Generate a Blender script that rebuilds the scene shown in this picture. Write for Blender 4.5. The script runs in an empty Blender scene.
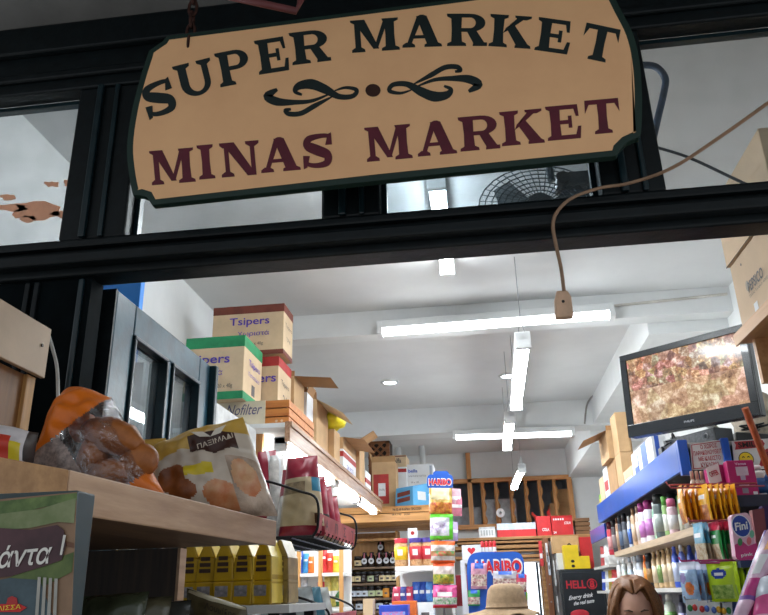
import bpy, bmesh, math, random
from mathutils import Vector, Matrix, noise
random.seed(7)
SC = bpy.context.scene
COL = SC.collection
R_ = math.radians
# ------------------------------------------------------------------ camera
FPX, PITCH, YAW, ROLL, CZ = 747.0, R_(21.1), R_(6.9), R_(1.5), 1.55
CF = Vector((-math.sin(YAW)*math.cos(PITCH), math.cos(YAW)*math.cos(PITCH), math.sin(PITCH)))
_r0 = Vector((math.cos(YAW), math.sin(YAW), 0)); _u0 = _r0.cross(CF)
CR = math.cos(ROLL)*_r0 - math.sin(ROLL)*_u0
CU = math.sin(ROLL)*_r0 + math.cos(ROLL)*_u0
def ray(x, y): return CF + (x-384)/FPX*CR - (y-307.5)/FPX*CU
def at(x, y, Y):
    q = ray(x, y); t = Y/q.y; return Vector((q.x*t, Y, CZ+q.z*t))
def proj(p):
    v = Vector(p)-Vector((0, 0, CZ)); a = v.dot(CF); return 384+FPX*v.dot(CR)/a, 307.5-FPX*v.dot(CU)/a
def inpoly(x, y, P):
    c = False
    for i in range(len(P)):
        (x0, y0), (x1, y1) = P[i-1], P[i]
        if (y0 > y) != (y1 > y) and x < (x1-x0)*(y-y0)/(y1-y0)+x0: c = not c
    return c
def atX(x, y, X):
    q = ray(x, y); t = X/q.x; return Vector((X, q.y*t, CZ+q.z*t))
def atZ(x, y, Z):
    q = ray(x, y); t = (Z-CZ)/q.z; return Vector((q.x*t, q.y*t, Z))
cam = bpy.data.cameras.new('camera'); co = bpy.data.objects.new('camera', cam); COL.objects.link(co)
cam.sensor_width = 36; cam.lens = FPX/768*36; cam.clip_start = .02
m = Matrix((CR, CU, -CF)).transposed().to_4x4(); m.translation = (0, 0, CZ); co.matrix_world = m
SC.camera = co
# ------------------------------------------------------------------ materials
def lin(c):
    c = c/255.0
    return c/12.92 if c <= .04045 else ((c+.055)/1.055)**2.4
def rgb(c): return (lin(c[0]), lin(c[1]), lin(c[2]), 1)
_mats = {}
def mat(c, rough=.5, var=.12, scale=14, metal=0, bump=0, stretch=None, kind=None, c2=None, spec=.5, coat=0):
    key = (tuple(c), rough, var, scale, metal, bump, stretch, kind, tuple(c2) if c2 else None, spec, coat)
    if key in _mats: return _mats[key]
    m = bpy.data.materials.new('surface'); m.use_nodes = True; _mats[key] = m
    nt = m.node_tree; b = nt.nodes['Principled BSDF']
    b.inputs['Roughness'].default_value = rough; b.inputs['Metallic'].default_value = metal
    b.inputs['Specular IOR Level'].default_value = spec; b.inputs['Coat Weight'].default_value = coat
    tc = nt.nodes.new('ShaderNodeTexCoord'); mp = nt.nodes.new('ShaderNodeMapping')
    nt.links.new(tc.outputs['Object'], mp.inputs['Vector'])
    if stretch: mp.inputs['Scale'].default_value = stretch
    if kind == 'voronoi':
        n = nt.nodes.new('ShaderNodeTexVoronoi'); n.inputs['Scale'].default_value = scale; out = n.outputs['Distance']
    else:
        n = nt.nodes.new('ShaderNodeTexNoise'); n.inputs['Scale'].default_value = scale
        n.inputs['Detail'].default_value = 5; n.inputs['Roughness'].default_value = .6; out = n.outputs['Fac']
    nt.links.new(mp.outputs['Vector'], n.inputs['Vector'])
    rp = nt.nodes.new('ShaderNodeValToRGB'); a = rgb(c)
    d = rgb(c2) if c2 else tuple(v*(1-2*var) for v in a[:3])+(1,)
    h = a if c2 else tuple(min(1, v*(1+var)) for v in a[:3])+(1,)
    lo, hi = (.35, .65) if kind != 'voronoi' else (.25, .45)
    rp.color_ramp.elements[0].position = lo; rp.color_ramp.elements[1].position = hi
    rp.color_ramp.elements[0].color = d; rp.color_ramp.elements[1].color = h
    nt.links.new(out, rp.inputs['Fac']); nt.links.new(rp.outputs['Color'], b.inputs['Base Color'])
    if bump:
        bp = nt.nodes.new('ShaderNodeBump'); bp.inputs['Strength'].default_value = bump; bp.inputs['Distance'].default_value = .01
        nt.links.new(out, bp.inputs['Height']); nt.links.new(bp.outputs['Normal'], b.inputs['Normal'])
    return m
def wood(c, c2, axis='x', scale=9, rough=.5, var=None):
    s = {'x': (.6, 9, 9), 'y': (9, .6, 9), 'z': (9, 9, .6)}[axis]
    return mat(c, rough, .2, scale, stretch=s, c2=c2, bump=.08)
def emit(c, s):
    m = bpy.data.materials.new('glow'); m.use_nodes = True; nt = m.node_tree; nt.nodes.clear()
    e = nt.nodes.new('ShaderNodeEmission'); o = nt.nodes.new('ShaderNodeOutputMaterial')
    e.inputs['Color'].default_value = rgb(c); e.inputs['Strength'].default_value = s
    nt.links.new(e.outputs[0], o.inputs[0]); return m
def glass(tint=(240, 246, 246), ior=1.45, rough=.02, dirt=.0, extra=0.0, crinkle=0, name='glass'):
    m = bpy.data.materials.new(name); m.use_nodes = True; nt = m.node_tree; nt.nodes.clear()
    o = nt.nodes.new('ShaderNodeOutputMaterial'); t = nt.nodes.new('ShaderNodeBsdfTransparent'); g = nt.nodes.new('ShaderNodeBsdfGlossy')
    fr = nt.nodes.new('ShaderNodeFresnel'); fr.inputs['IOR'].default_value = ior; mx = nt.nodes.new('ShaderNodeMixShader')
    t.inputs[0].default_value = rgb(tint); g.inputs['Roughness'].default_value = rough
    ge = nt.nodes.new('ShaderNodeNewGeometry'); ml = nt.nodes.new('ShaderNodeMath'); ml.operation = 'MULTIPLY_ADD'; ml.inputs[1].default_value = -2; ml.inputs[2].default_value = 1
    pw = nt.nodes.new('ShaderNodeMath'); pw.operation = 'POWER'; pw.inputs[0].default_value = ior   # same reflectance from both faces of a thin pane
    nt.links.new(ge.outputs['Backfacing'], ml.inputs[0]); nt.links.new(ml.outputs[0], pw.inputs[1]); nt.links.new(pw.outputs[0], fr.inputs['IOR'])
    fac = fr.outputs[0]
    if extra:
        ad = nt.nodes.new('ShaderNodeMath'); ad.operation = 'ADD'; ad.inputs[1].default_value = extra
        nt.links.new(fac, ad.inputs[0]); fac = ad.outputs[0]
    nt.links.new(fac, mx.inputs[0]); nt.links.new(t.outputs[0], mx.inputs[1]); nt.links.new(g.outputs[0], mx.inputs[2])
    tc = nt.nodes.new('ShaderNodeTexCoord'); n = nt.nodes.new('ShaderNodeTexNoise'); n.inputs['Scale'].default_value = 9 if not crinkle else 30
    n.inputs['Detail'].default_value = 4; nt.links.new(tc.outputs['Object'], n.inputs['Vector'])
    if crinkle:
        bp = nt.nodes.new('ShaderNodeBump'); bp.inputs['Strength'].default_value = crinkle; bp.inputs['Distance'].default_value = .02
        nt.links.new(n.outputs['Fac'], bp.inputs['Height']); nt.links.new(bp.outputs[0], g.inputs['Normal']); nt.links.new(bp.outputs[0], fr.inputs['Normal'])
    out = mx.outputs[0]
    if dirt:
        df = nt.nodes.new('ShaderNodeBsdfDiffuse'); df.inputs[0].default_value = rgb((190, 195, 198)); m2 = nt.nodes.new('ShaderNodeMixShader')
        rp = nt.nodes.new('ShaderNodeMapRange'); rp.inputs['From Min'].default_value = .4; rp.inputs['From Max'].default_value = .7
        rp.inputs['To Min'].default_value = dirt*.4; rp.inputs['To Max'].default_value = dirt
        nt.links.new(n.outputs['Fac'], rp.inputs['Value']); nt.links.new(rp.outputs[0], m2.inputs[0])
        nt.links.new(out, m2.inputs[1]); nt.links.new(df.outputs[0], m2.inputs[2]); out = m2.outputs[0]
    nt.links.new(out, o.inputs[0]); return m
# ------------------------------------------------------------------ meshes
class MB:
    def __init__(s, smooth=False): s.v = []; s.f = []; s.mi = []; s.ms = []; s.smooth = smooth
    def mat(s, m):
        if m not in s.ms: s.ms.append(m)
        return s.ms.index(m)
    def poly(s, pts, m):
        i = len(s.v); s.v += [Vector(p) for p in pts]; s.f.append(list(range(i, i+len(pts)))); s.mi.append(s.mat(m)); return s
    def hull8(s, p, m):      # 8 corners: bottom 0-3 ccw, top 4-7
        i = len(s.v); s.v += [Vector(q) for q in p]; k = s.mat(m)
        for f in ((3, 2, 1, 0), (4, 5, 6, 7), (0, 1, 5, 4), (1, 2, 6, 5), (2, 3, 7, 6), (3, 0, 4, 7)):
            s.f.append([i+a for a in f]); s.mi.append(k)
        return s
    def box(s, x0, x1, y0, y1, z0, z1, m):
        return s.hull8([(x0, y0, z0), (x1, y0, z0), (x1, y1, z0), (x0, y1, z0), (x0, y0, z1), (x1, y0, z1), (x1, y1, z1), (x0, y1, z1)], m)
    def obox(s, o, u, v, w, m):   # origin corner and three edge vectors
        o, u, v, w = Vector(o), Vector(u), Vector(v), Vector(w)
        return s.hull8([o, o+u, o+u+v, o+v, o+w, o+u+w, o+u+v+w, o+v+w], m)
    def prism(s, pts, depth, m):   # planar outline swept by the vector depth
        d = Vector(depth); n = len(pts); i = len(s.v); s.v += [Vector(p) for p in pts]+[Vector(p)+d for p in pts]; k = s.mat(m)
        s.f.append(list(range(i, i+n))); s.f.append(list(range(i+2*n-1, i+n-1, -1))); s.mi += [k, k]
        for a in range(n):
            b = (a+1) % n; s.f.append([i+a, i+n+a, i+n+b, i+b]); s.mi.append(k)
        return s
    def tube(s, pts, r, m, n=8, cap=True):
        pts = [Vector(p) for p in pts]; rs = r if isinstance(r, (list, tuple)) else [r]*len(pts)
        k = s.mat(m); i = len(s.v); prev = None
        for j, p in enumerate(pts):
            t = (pts[min(j+1, len(pts)-1)]-pts[max(j-1, 0)]).normalized()
            if prev is None:
                a = Vector((0, 0, 1)) if abs(t.z) < .9 else Vector((1, 0, 0)); u = t.cross(a).normalized()
            else: u = (prev-t*prev.dot(t)).normalized()
            prev = u; w = t.cross(u)
            for q in range(n):
                g = 2*math.pi*q/n; s.v.append(p+(u*math.cos(g)+w*math.sin(g))*rs[j])
        for j in range(len(pts)-1):
            for q in range(n):
                a = i+j*n+q; b = i+j*n+(q+1) % n; s.f.append([a, b, b+n, a+n]); s.mi.append(k)
        if cap:
            s.f.append([i+q for q in range(n)][::-1]); s.f.append([i+(len(pts)-1)*n+q for q in range(n)]); s.mi += [k, k]
        return s
    def lathe(s, c, prof, m, n=20, sx=1, sy=1):   # prof: (radius, z)
        c = Vector(c); k = s.mat(m); i = len(s.v)
        for (r, z) in prof:
            for q in range(n):
                g = 2*math.pi*q/n; s.v.append(c+Vector((r*math.cos(g)*sx, r*math.sin(g)*sy, z)))
        for j in range(len(prof)-1):
            for q in range(n):
                a = i+j*n+q; b = i+j*n+(q+1) % n; s.f.append([a, b, b+n, a+n]); s.mi.append(k)
        if prof[0][0] > 1e-6: s.f.append([i+q for q in range(n)][::-1]); s.mi.append(k)
        if prof[-1][0] > 1e-6: s.f.append([i+(len(prof)-1)*n+q for q in range(n)]); s.mi.append(k)
        return s
    def ball(s, c, rad, m, n=16, rings=10, fn=None):
        c = Vector(c); k = s.mat(m); i = len(s.v)
        for a in range(rings+1):
            th = math.pi*a/rings
            for q in range(n):
                g = 2*math.pi*q/n; d = Vector((math.sin(th)*math.cos(g), math.sin(th)*math.sin(g), math.cos(th)))
                p = Vector((d.x*rad[0], d.y*rad[1], d.z*rad[2]))
                if fn: p = fn(p, d)
                s.v.append(c+p)
        for a in range(rings):
            for q in range(n):
                x = i+a*n+q; y = i+a*n+(q+1) % n; s.f.append([x, x+n, y+n, y]); s.mi.append(k)
        return s
    def ribbon(s, pts, ws, nrm, m, th=.0012):   # flat stroke of varying width in the plane of normal nrm
        nrm = Vector(nrm).normalized(); pts = [Vector(p) for p in pts]; L = []; Rr = []
        for j, p in enumerate(pts):
            t = (pts[min(j+1, len(pts)-1)]-pts[max(j-1, 0)]).normalized(); u = nrm.cross(t)
            L.append(p+u*ws[j]/2); Rr.append(p-u*ws[j]/2)
        for j in range(len(pts)-1): s.prism([L[j], Rr[j], Rr[j+1], L[j+1]], nrm*th, m)
        return s
    def build(s, name, parent=None, bevel=0, local=False, smooth=None, kind=None):
        me = bpy.data.meshes.new(name)
        off = Vector((0, 0, 0)) if (local or parent is None) else world_loc(parent)
        me.from_pydata([tuple(p-off) for p in s.v], [], s.f)
        for mm in s.ms: me.materials.append(mm)
        me.polygons.foreach_set('material_index', s.mi)
        sm = s.smooth if smooth is None else smooth
        me.update(); bm = bmesh.new(); bm.from_mesh(me)
        bmesh.ops.remove_doubles(bm, verts=bm.verts, dist=1e-6) if sm else None
        bmesh.ops.recalc_face_normals(bm, faces=bm.faces); bm.to_mesh(me); bm.free()
        if sm: me.polygons.foreach_set('use_smooth', [True]*len(me.polygons))
        o = bpy.data.objects.new(name, me); COL.objects.link(o)
        if parent is not None: o.parent = parent
        if bevel:
            b = o.modifiers.new('bevel', 'BEVEL'); b.width = bevel; b.segments = 2; b.limit_method = 'ANGLE'
        if kind: o['kind'] = kind
        return o
def world_loc(o):
    p = Vector((0, 0, 0))
    while o is not None: p += Vector(o.location); o = o.parent
    return p
def tag(o, label, cat, group=None):
    o['label'] = label; o['category'] = cat
    if group: o['group'] = group
    return o
def thing(name, label, cat, loc, group=None, rotz=0):
    o = bpy.data.objects.new(name, None); COL.objects.link(o); o.empty_display_size = .05
    o.location = loc; o.rotation_euler = (0, 0, rotz); return tag(o, label, cat, group)
def dup(root, loc, label, group=None, mats=None, rotz=None, scale=None):
    c = root.copy(); COL.objects.link(c); c.location = loc; c['label'] = label
    if group: c['group'] = group
    if rotz is not None: c.rotation_euler = (0, 0, rotz)
    if scale: c.scale = scale
    def rec(a, b):
        for ch in list(a.children):
            d = ch.copy(); COL.objects.link(d); d.parent = b
            k = ch.name.split('.')[0]
            if mats and k in mats:
                d.material_slots[0].link = 'OBJECT'; d.material_slots[0].material = mats[k]
            rec(ch, d)
    rec(root, c)
    return c
_tc = {}
def text(s, name, parent, o, u, v, width=None, height=None, m=None, bold=0, shear=0, th=.0008, local=False, center=True):
    """lettering laid in the plane at o (middle of the text) with unit directions u (along) and v (up)"""
    key = (s, bold, shear)
    if key not in _tc:
        cu = bpy.data.curves.new('t', 'FONT'); cu.body = s; cu.offset = bold; cu.shear = shear; cu.align_x = 'CENTER'; cu.resolution_u = 3
        ob = bpy.data.objects.new('t', cu); COL.objects.link(ob); bpy.context.view_layer.update()
        me = bpy.data.meshes.new_from_object(ob.evaluated_get(bpy.context.evaluated_depsgraph_get()))
        _tc[key] = ([tuple(x.co) for x in me.vertices], [tuple(p.vertices) for p in me.polygons])
        bpy.data.objects.remove(ob); bpy.data.meshes.remove(me); bpy.data.curves.remove(cu)
    vs, fs = _tc[key]
    xs = [p[0] for p in vs]; ys = [p[1] for p in vs]; w = max(xs)-min(xs); h = max(ys)-min(ys)
    kx = width/w if width else height/h; ky = height/h if height else width/w
    cx = (max(xs)+min(xs))/2; cy = (max(ys)+min(ys))/2
    o, u, v = Vector(o), Vector(u).normalized(), Vector(v).normalized(); nn = u.cross(v).normalized()
    mb = MB(); mb.v = [o+u*((p[0]-cx)*kx)+v*((p[1]-cy)*ky)+nn*th for p in vs]; mb.f = [list(f) for f in fs]; mb.mi = [0]*len(fs); mb.ms = [m]
    n = bpy.data.meshes.new(name); off = Vector() if (local or parent is None) else world_loc(parent)
    n.from_pydata([tuple(p-off) for p in mb.v], [], mb.f); n.materials.append(m); n.update()
    ob = bpy.data.objects.new(name, n); COL.objects.link(ob)
    if parent is not None: ob.parent = parent
    return ob
def lerp(a, b, t): return a+(b-a)*t
def pouch(root, TL, TR, BR, BL, d, m, regions=(), nu=26, nv=26, seed=0, crinkle=.006, seal=.06, gusset=0, name='wrapper', flatb=.0, pix=False):
    """filled soft bag spanned between four corners; regions: (name, material, test(u,v)) on the camera-side face"""
    TL, TR, BR, BL = map(Vector, (TL, TR, BR, BL)); nrm = (TR-TL).cross(TL-BL).normalized()
    if nrm.y > 0: nrm = -nrm
    def P(u, v, side):
        p = BL.lerp(BR, u).lerp(TL.lerp(TR, u), v)
        e = max(0, math.sin(math.pi*u))**.5
        vv = max(0, math.sin(math.pi*min(1, max(0, (v+flatb)/(1+flatb)))))**(.45 if not gusset else .6)
        q = p*9+Vector((seed*3.1, side*5, seed))
        w = noise.noise(q*1.6)*crinkle*1.2+noise.noise(q*4.2)*crinkle
        bow = (noise.noise(Vector((v*4, seed, side)))*.012)*(1-abs(2*u-1)) if crinkle else 0
        return p+nrm*(side*(d/2*e*vv)+w*(.35+.65*e*vv)+bow*0)
    parts = {}
    def add(nm, mm, quad):
        if nm not in parts: parts[nm] = (MB(True), mm)
        parts[nm][0].poly(quad, mm)
    for side in (1, -1):
        g = [[P(i/nu, j/nv, side) for i in range(nu+1)] for j in range(nv+1)]
        for j in range(nv):
            for i in range(nu):
                u, v = (i+.5)/nu, (j+.5)/nv; q = [g[j][i], g[j][i+1], g[j+1][i+1], g[j+1][i]]
                hit = None
                if pix: u, v = proj(sum(q, Vector())/4)
                if side > 0:
                    for r in regions:
                        if r[2](u, v): hit = r
                if hit: add(hit[0], hit[1], q)
                else: add(name, m, q)
    for nm, (mb, mm) in parts.items(): mb.build(nm, root, smooth=True)
# corrugated cartons -------------------------------------------------------
KRAFT = mat((196, 160, 118), .8, .07, 8); KRAFT2 = mat((178, 138, 94), .8, .08, 8); KIN = mat((150, 112, 74), .9, .08, 8)
PALEK = mat((206, 180, 146), .8, .06, 8); WHITEC = mat((226, 228, 230), .6, .04, 8)
TAPE = mat((214, 190, 140), .25, .05, 20)
class Carton:
    def __init__(s, name, label, x0, x1, y0, y1, z0, z1, m=None, cat='box', group=None, open_top=False, tape=False):
        s.b = (x0, x1, y0, y1, z0, z1); m = m or KRAFT
        s.r = thing(name, label, cat, ((x0+x1)/2, (y0+y1)/2, z0), group)
        mb = MB()
        if open_top:
            t = .006
            mb.box(x0, x1, y0, y0+t, z0, z1, m); mb.box(x0, x1, y1-t, y1, z0, z1, m); mb.box(x0, x0+t, y0+t, y1-t, z0, z1, m)
            mb.box(x1-t, x1, y0+t, y1-t, z0, z1, m); mb.box(x0+t, x1-t, y0+t, y1-t, z0, z0+t, m); mb.build('body', s.r)
        else:
            mb.box(*s.b, m); mb.build('body', s.r, bevel=min(.003, (x1-x0)*.05))
        if tape:
            MB().box((x0+x1)/2-.02, (x0+x1)/2+.02, y0-.0008, y1+.0008, z1-.05, z1+.0008, TAPE).build('tape', s.r)
    def frame(s, face):
        x0, x1, y0, y1, z0, z1 = s.b
        if face == 'front': return Vector((x0, y0, z0)), Vector((x1-x0, 0, 0)), Vector((0, 0, z1-z0)), Vector((0, -1, 0))
        if face == 'right': return Vector((x1, y0, z0)), Vector((0, y1-y0, 0)), Vector((0, 0, z1-z0)), Vector((1, 0, 0))
        if face == 'left': return Vector((x0, y1, z0)), Vector((0, y0-y1, 0)), Vector((0, 0, z1-z0)), Vector((-1, 0, 0))
    def patch(s, face, u0, u1, v0, v1, m, name='printed_band', lift=.0007):
        o, u, v, n = s.frame(face)
        MB().obox(o+u*u0+v*v0-n*.0002, u*(u1-u0), v*(v1-v0), n*(lift+.0002), m).build(name, s.r); return s
    def text(s, t, face, cu, cv, w, h, m, bold=.0, shear=0, name='printed_text'):
        o, u, v, n = s.frame(face)
        text(t, name, s.r, o+u*cu+v*cv+n*.0012, u, v, w*u.length, h*v.length, m, bold, shear); return s
    def flap(s, side, length, ang, m=None, inset=.004):
        x0, x1, y0, y1, z0, z1 = s.b; a = R_(ang); m = m or KRAFT2; t = .004   # ang 0 = straight up, 90 = folded outwards level
        c, q = math.cos(a)*length, math.sin(a)*length
        spec = {'front': ((x0, y0, z1), (x1-x0, 0, 0), (0, -q, c), (0, t, .001)), 'back': ((x0, y1, z1), (x1-x0, 0, 0), (0, q, c), (0, -t, .001)),
                'left': ((x0, y0, z1), (0, y1-y0, 0), (-q, 0, c), (t, 0, .001)), 'right': ((x1, y0, z1), (0, y1-y0, 0), (q, 0, c), (-t, 0, .001))}[side]
        MB().obox(*spec, m).build('flap', s.r); return s
def slant_box(root, name, p, m, **k): return MB().hull8(p, m).build(name, root, **k)
ORD = ['first', 'second', 'third', 'fourth', 'fifth', 'sixth', 'seventh', 'eighth', 'ninth', 'tenth', 'eleventh', 'twelfth', 'thirteenth', 'fourteenth', 'fifteenth', 'sixteenth', 'seventeenth', 'eighteenth', 'nineteenth', 'twentieth', 'twenty-first', 'twenty-second', 'twenty-third', 'twenty-fourth']
SKY_NEAR, SKY_FAR, EXPO = .46, 3.0, 0.34
# ================================================================== setting
def struct(o): o['kind'] = 'structure'; return o
WALL = mat((222, 224, 224), .8, .03, 3, bump=.05); CEIL = mat((216, 217, 217), .85, .03, 2, bump=.05)
FLOOR = mat((150, 140, 128), .4, .1, 6); PORCH = mat((118, 118, 116), .9, .1, 4, bump=.3)
PAINT = mat((10, 19, 22), .45, .2, 10, stretch=(3, 3, 3), bump=.15, spec=.3)
PAINT2 = mat((16, 38, 44), .3, .2, 12, bump=.3, spec=.5)
DOORP = mat((24, 66, 82), .32, .3, 9, bump=.15, c2=(12, 40, 52), spec=.35)
struct(MB().box(-3, 3, -3, 11, -.1, 0, FLOOR).build('floor'))
struct(MB().box(-1.7, 1.7, 1.74, 10.6, 3.15, 3.25, CEIL).build('ceiling'))
struct(MB().box(-3, 3, .3, 1.6, 3.125, 3.3, PORCH).build('ceiling.001'))
struct(MB().box(-3, 3, 1.6, 1.74, 3.125, 3.3, PORCH).build('wall_front'))
struct(MB().box(-1.6, -1.5, 1.74, 9.2, 0, 3.15, WALL).build('wall_left'))
struct(MB().box(1.48, 1.58, 1.74, 9.2, 0, 3.15, WALL).build('wall_right'))
# back wall with the loft opening and the back doorway
LZ0, LZ1, LX0, LX1 = 2.30, 2.80, -.60, 1.06
DX0, DX1, DZ = .40, .70, 1.93
wb = MB()
wb.box(-1.5, 1.48, 9.2, 9.3, LZ1, 3.15, WALL); wb.box(-1.5, LX0, 9.2, 9.3, 0, LZ1, WALL); wb.box(LX1, 1.48, 9.2, 9.3, 0, LZ1, WALL)
wb.box(LX0, DX0, 9.2, 9.3, 0, LZ0, WALL); wb.box(DX0, DX1, 9.2, 9.3, DZ, LZ0, WALL); wb.box(DX1, LX1, 9.2, 9.3, 0, LZ0, WALL)
struct(wb.build('wall_back'))
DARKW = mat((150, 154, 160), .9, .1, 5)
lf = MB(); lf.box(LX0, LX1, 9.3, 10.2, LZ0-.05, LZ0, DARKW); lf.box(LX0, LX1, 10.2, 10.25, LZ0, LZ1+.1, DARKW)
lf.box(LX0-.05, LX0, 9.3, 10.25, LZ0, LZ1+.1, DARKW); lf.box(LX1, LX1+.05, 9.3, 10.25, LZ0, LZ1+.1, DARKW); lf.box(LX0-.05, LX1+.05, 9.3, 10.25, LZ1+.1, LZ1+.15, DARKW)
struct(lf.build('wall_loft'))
# beams under the ceiling
struct(MB().box(-1.5, 1.48, 4.16, 4.28, 3.0, 3.15, WALL).build('ceiling_beam'))
struct(MB().box(-1.5, 1.48, 6.74, 6.98, 2.915, 3.15, WALL).build('ceiling_beam.001'))
struct(MB().box(1.03, 1.48, 4.28, 6.74, 2.93, 3.15, WALL).build('ceiling_beam.002'))
struct(MB().box(1.03, 1.48, 6.98, 9.2, 2.80, 3.15, WALL).build('ceiling_beam.003'))
# cable moulding along the face of the first beam
struct(MB().tube([(.82, 4.155, 3.03), (.82, 4.15, 3.075), (1.1, 4.15, 3.085), (1.46, 4.15, 3.10)], .008, mat((200, 196, 188), .6)).build('trim_9'))
# shopfront joinery: head, transom bar, mullions, jambs
def joint(name, x0, x1, y0, y1, z0, z1, m=PAINT, bev=.006): return struct(MB().box(x0, x1, y0, y1, z0, z1, m).build(name, bevel=bev))
joint('trim_1', -1.7, 1.7, 1.62, 1.675, 2.905, 3.125)
joint('trim_1.001', -1.7, 1.7, 1.595, 1.62, 3.03, 3.125); joint('trim_1.002', -1.7, 1.7, 1.605, 1.62, 2.94, 2.965)
joint('trim_2', -1.7, 1.7, 1.62, 1.70, 2.325, 2.43)
joint('trim_2.001', -1.7, 1.7, 1.585, 1.62, 2.345, 2.375); joint('trim_2.002', -1.7, 1.7, 1.60, 1.62, 2.395, 2.418)
for k, (x0, x1) in enumerate(((-1.045, -.865), (-.345, -.2), (.335, .485), (1.25, 1.7), (-1.7, -1.55))):
    joint('trim_%d' % (3+k), x0, x1, 1.625, 1.70, 2.43, 2.905)
    if k < 3:
        xc = (x0+x1)/2
        joint('trim_%d.001' % (3+k), xc-.03, xc-.012, 1.61, 1.625, 2.43, 2.905, PAINT2, .004); joint('trim_%d.002' % (3+k), xc+.02, xc+.034, 1.615, 1.625, 2.43, 2.905, PAINT2, .004)
MATTE = mat((10, 18, 21), .85, .2, 10, spec=.08)
struct(MB().box(-1.7, -.945, 1.64, 1.70, 0, 2.325, MATTE).build('wall_front.001'))
struct(MB().box(1.15, 1.7, 1.64, 1.74, 0, 2.325, PAINT).build('wall_front.002'))
for x in (-1.12, -1.095, -.975): joint('trim_10', x, x+.014, 1.628, 1.64, 0, 2.32, PAINT2 if x > -1 else PAINT, .004)
GL = glass((246, 248, 248), 1.45, .02, .07, .02); GLC = glass((248, 250, 250), 1.45, .02, .05, .01); GLD = glass((226, 234, 238), 1.5, .03, .16, .06)
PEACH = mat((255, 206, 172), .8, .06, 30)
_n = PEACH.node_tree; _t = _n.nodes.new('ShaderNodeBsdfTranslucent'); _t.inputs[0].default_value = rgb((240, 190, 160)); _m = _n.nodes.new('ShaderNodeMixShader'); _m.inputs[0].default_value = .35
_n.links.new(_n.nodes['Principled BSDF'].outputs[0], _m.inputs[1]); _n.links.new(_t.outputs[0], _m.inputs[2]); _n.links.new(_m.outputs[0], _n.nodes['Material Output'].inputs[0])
for n, (x0, x1, g) in enumerate(((-1.55, -1.045, GL), (-.865, -.345, GL), (-.2, .335, GLD), (.485, 1.25, GLC)), 1):
    e = bpy.data.objects.new('window_%d' % n, None); COL.objects.link(e); e.location = (x0, 1.68, 2.43); struct(e)
    MB().box(x0, x1, 1.682, 1.687, 2.43, 2.905, g).build('glass_pane', e)
    f = MB()
    for a in ((x0, x1, 2.43, 2.442), (x0, x1, 2.893, 2.905), (x0, x0+.012, 2.442, 2.893), (x1-.012, x1, 2.442, 2.893)): f.box(a[0], a[1], 1.672, 1.694, a[2], a[3], PAINT2)
    f.build('window_frame', e)
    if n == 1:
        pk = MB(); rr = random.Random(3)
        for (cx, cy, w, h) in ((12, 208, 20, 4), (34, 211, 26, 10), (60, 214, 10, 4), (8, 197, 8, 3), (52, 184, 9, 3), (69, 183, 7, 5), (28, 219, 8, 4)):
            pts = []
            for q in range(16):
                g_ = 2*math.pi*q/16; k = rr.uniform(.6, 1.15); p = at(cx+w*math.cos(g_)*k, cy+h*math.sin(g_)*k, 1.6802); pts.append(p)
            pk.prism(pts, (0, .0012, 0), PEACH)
        pk.build('painted_reflection', e)  # sky reflection in the pane, put in as flat peach patches
# ---------------------------------------------------------------- door leaf, opened inwards
dr = bpy.data.objects.new('door_1', None); COL.objects.link(dr); dr.location = (-.98, 1.75, .02); struct(dr)
DX, DT = -.93, .05
stiles = [1.75, 1.865, 2.10, 2.137, 2.37, 2.44]
zt, zb = 2.335, .05; zp = 2.245; zm = 1.1
d = MB()
MB().box(DX-DT, DX, 1.742, 1.7495, zb, zt, PAINT).build('hinge_edge', dr)
d.box(DX-DT, DX, 1.75, 1.865, zb, zt, DOORP); d.box(DX-DT, DX, 2.37, 2.47, zb, zt, DOORP); d.box(DX-DT, DX, 1.865, 2.37, zp, zt, DOORP)
d.box(DX-DT, DX, 1.865, 2.37, zb, zm, DOORP); d.box(DX-DT, DX, 2.10, 2.137, zm, zp, DOORP)
d.build('door_leaf', dr, bevel=.005)
MB().box(DX-.012, DX+.022, 2.472, 2.50, zb, zt, PAINT2).build('meeting_bead', dr, bevel=.004)
DGL = glass((225, 236, 240), 1.5, .02, .12, .22)
for y0, y1 in ((1.865, 2.10), (2.137, 2.37)):
    g = MB().box(DX-.028, DX-.022, y0, y1, zm, zp, DGL).build('glass_pane', dr)
    b = MB()
    for a in ((y0, y1, zp-.012, zp), (y0, y0+.012, zm, zp-.012), (y1-.012, y1, zm, zp-.012)): b.box(DX-.02, DX+.008, a[0], a[1], a[2], a[3], PAINT2)
    b.build('glazing_bead', dr, bevel=.003)
for z in (2.15, 1.2, .3): MB().tube([(DX-DT-.006, 1.745, z-.05), (DX-DT-.006, 1.745, z+.05)], .009, mat((70, 66, 62), .4, metal=.8)).build('hinge', dr)
PANELBLUE = mat((40, 130, 215), .5, .05, 6)
o = thing('blue_board', 'bright blue board standing behind the top of the open glazed door', 'board', (-1.2, 2.3, 2.0))
MB().box(-1.44, at(143, 293, 2.3).x, 2.28, 2.31, 2.30, 2.62, PANELBLUE).build('board', o, bevel=.003)
MB().box(-1.44, -1.09, 2.278, 2.312, 2.0, 2.30, mat((200, 206, 210), .6)).build('base_rail', o)
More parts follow.
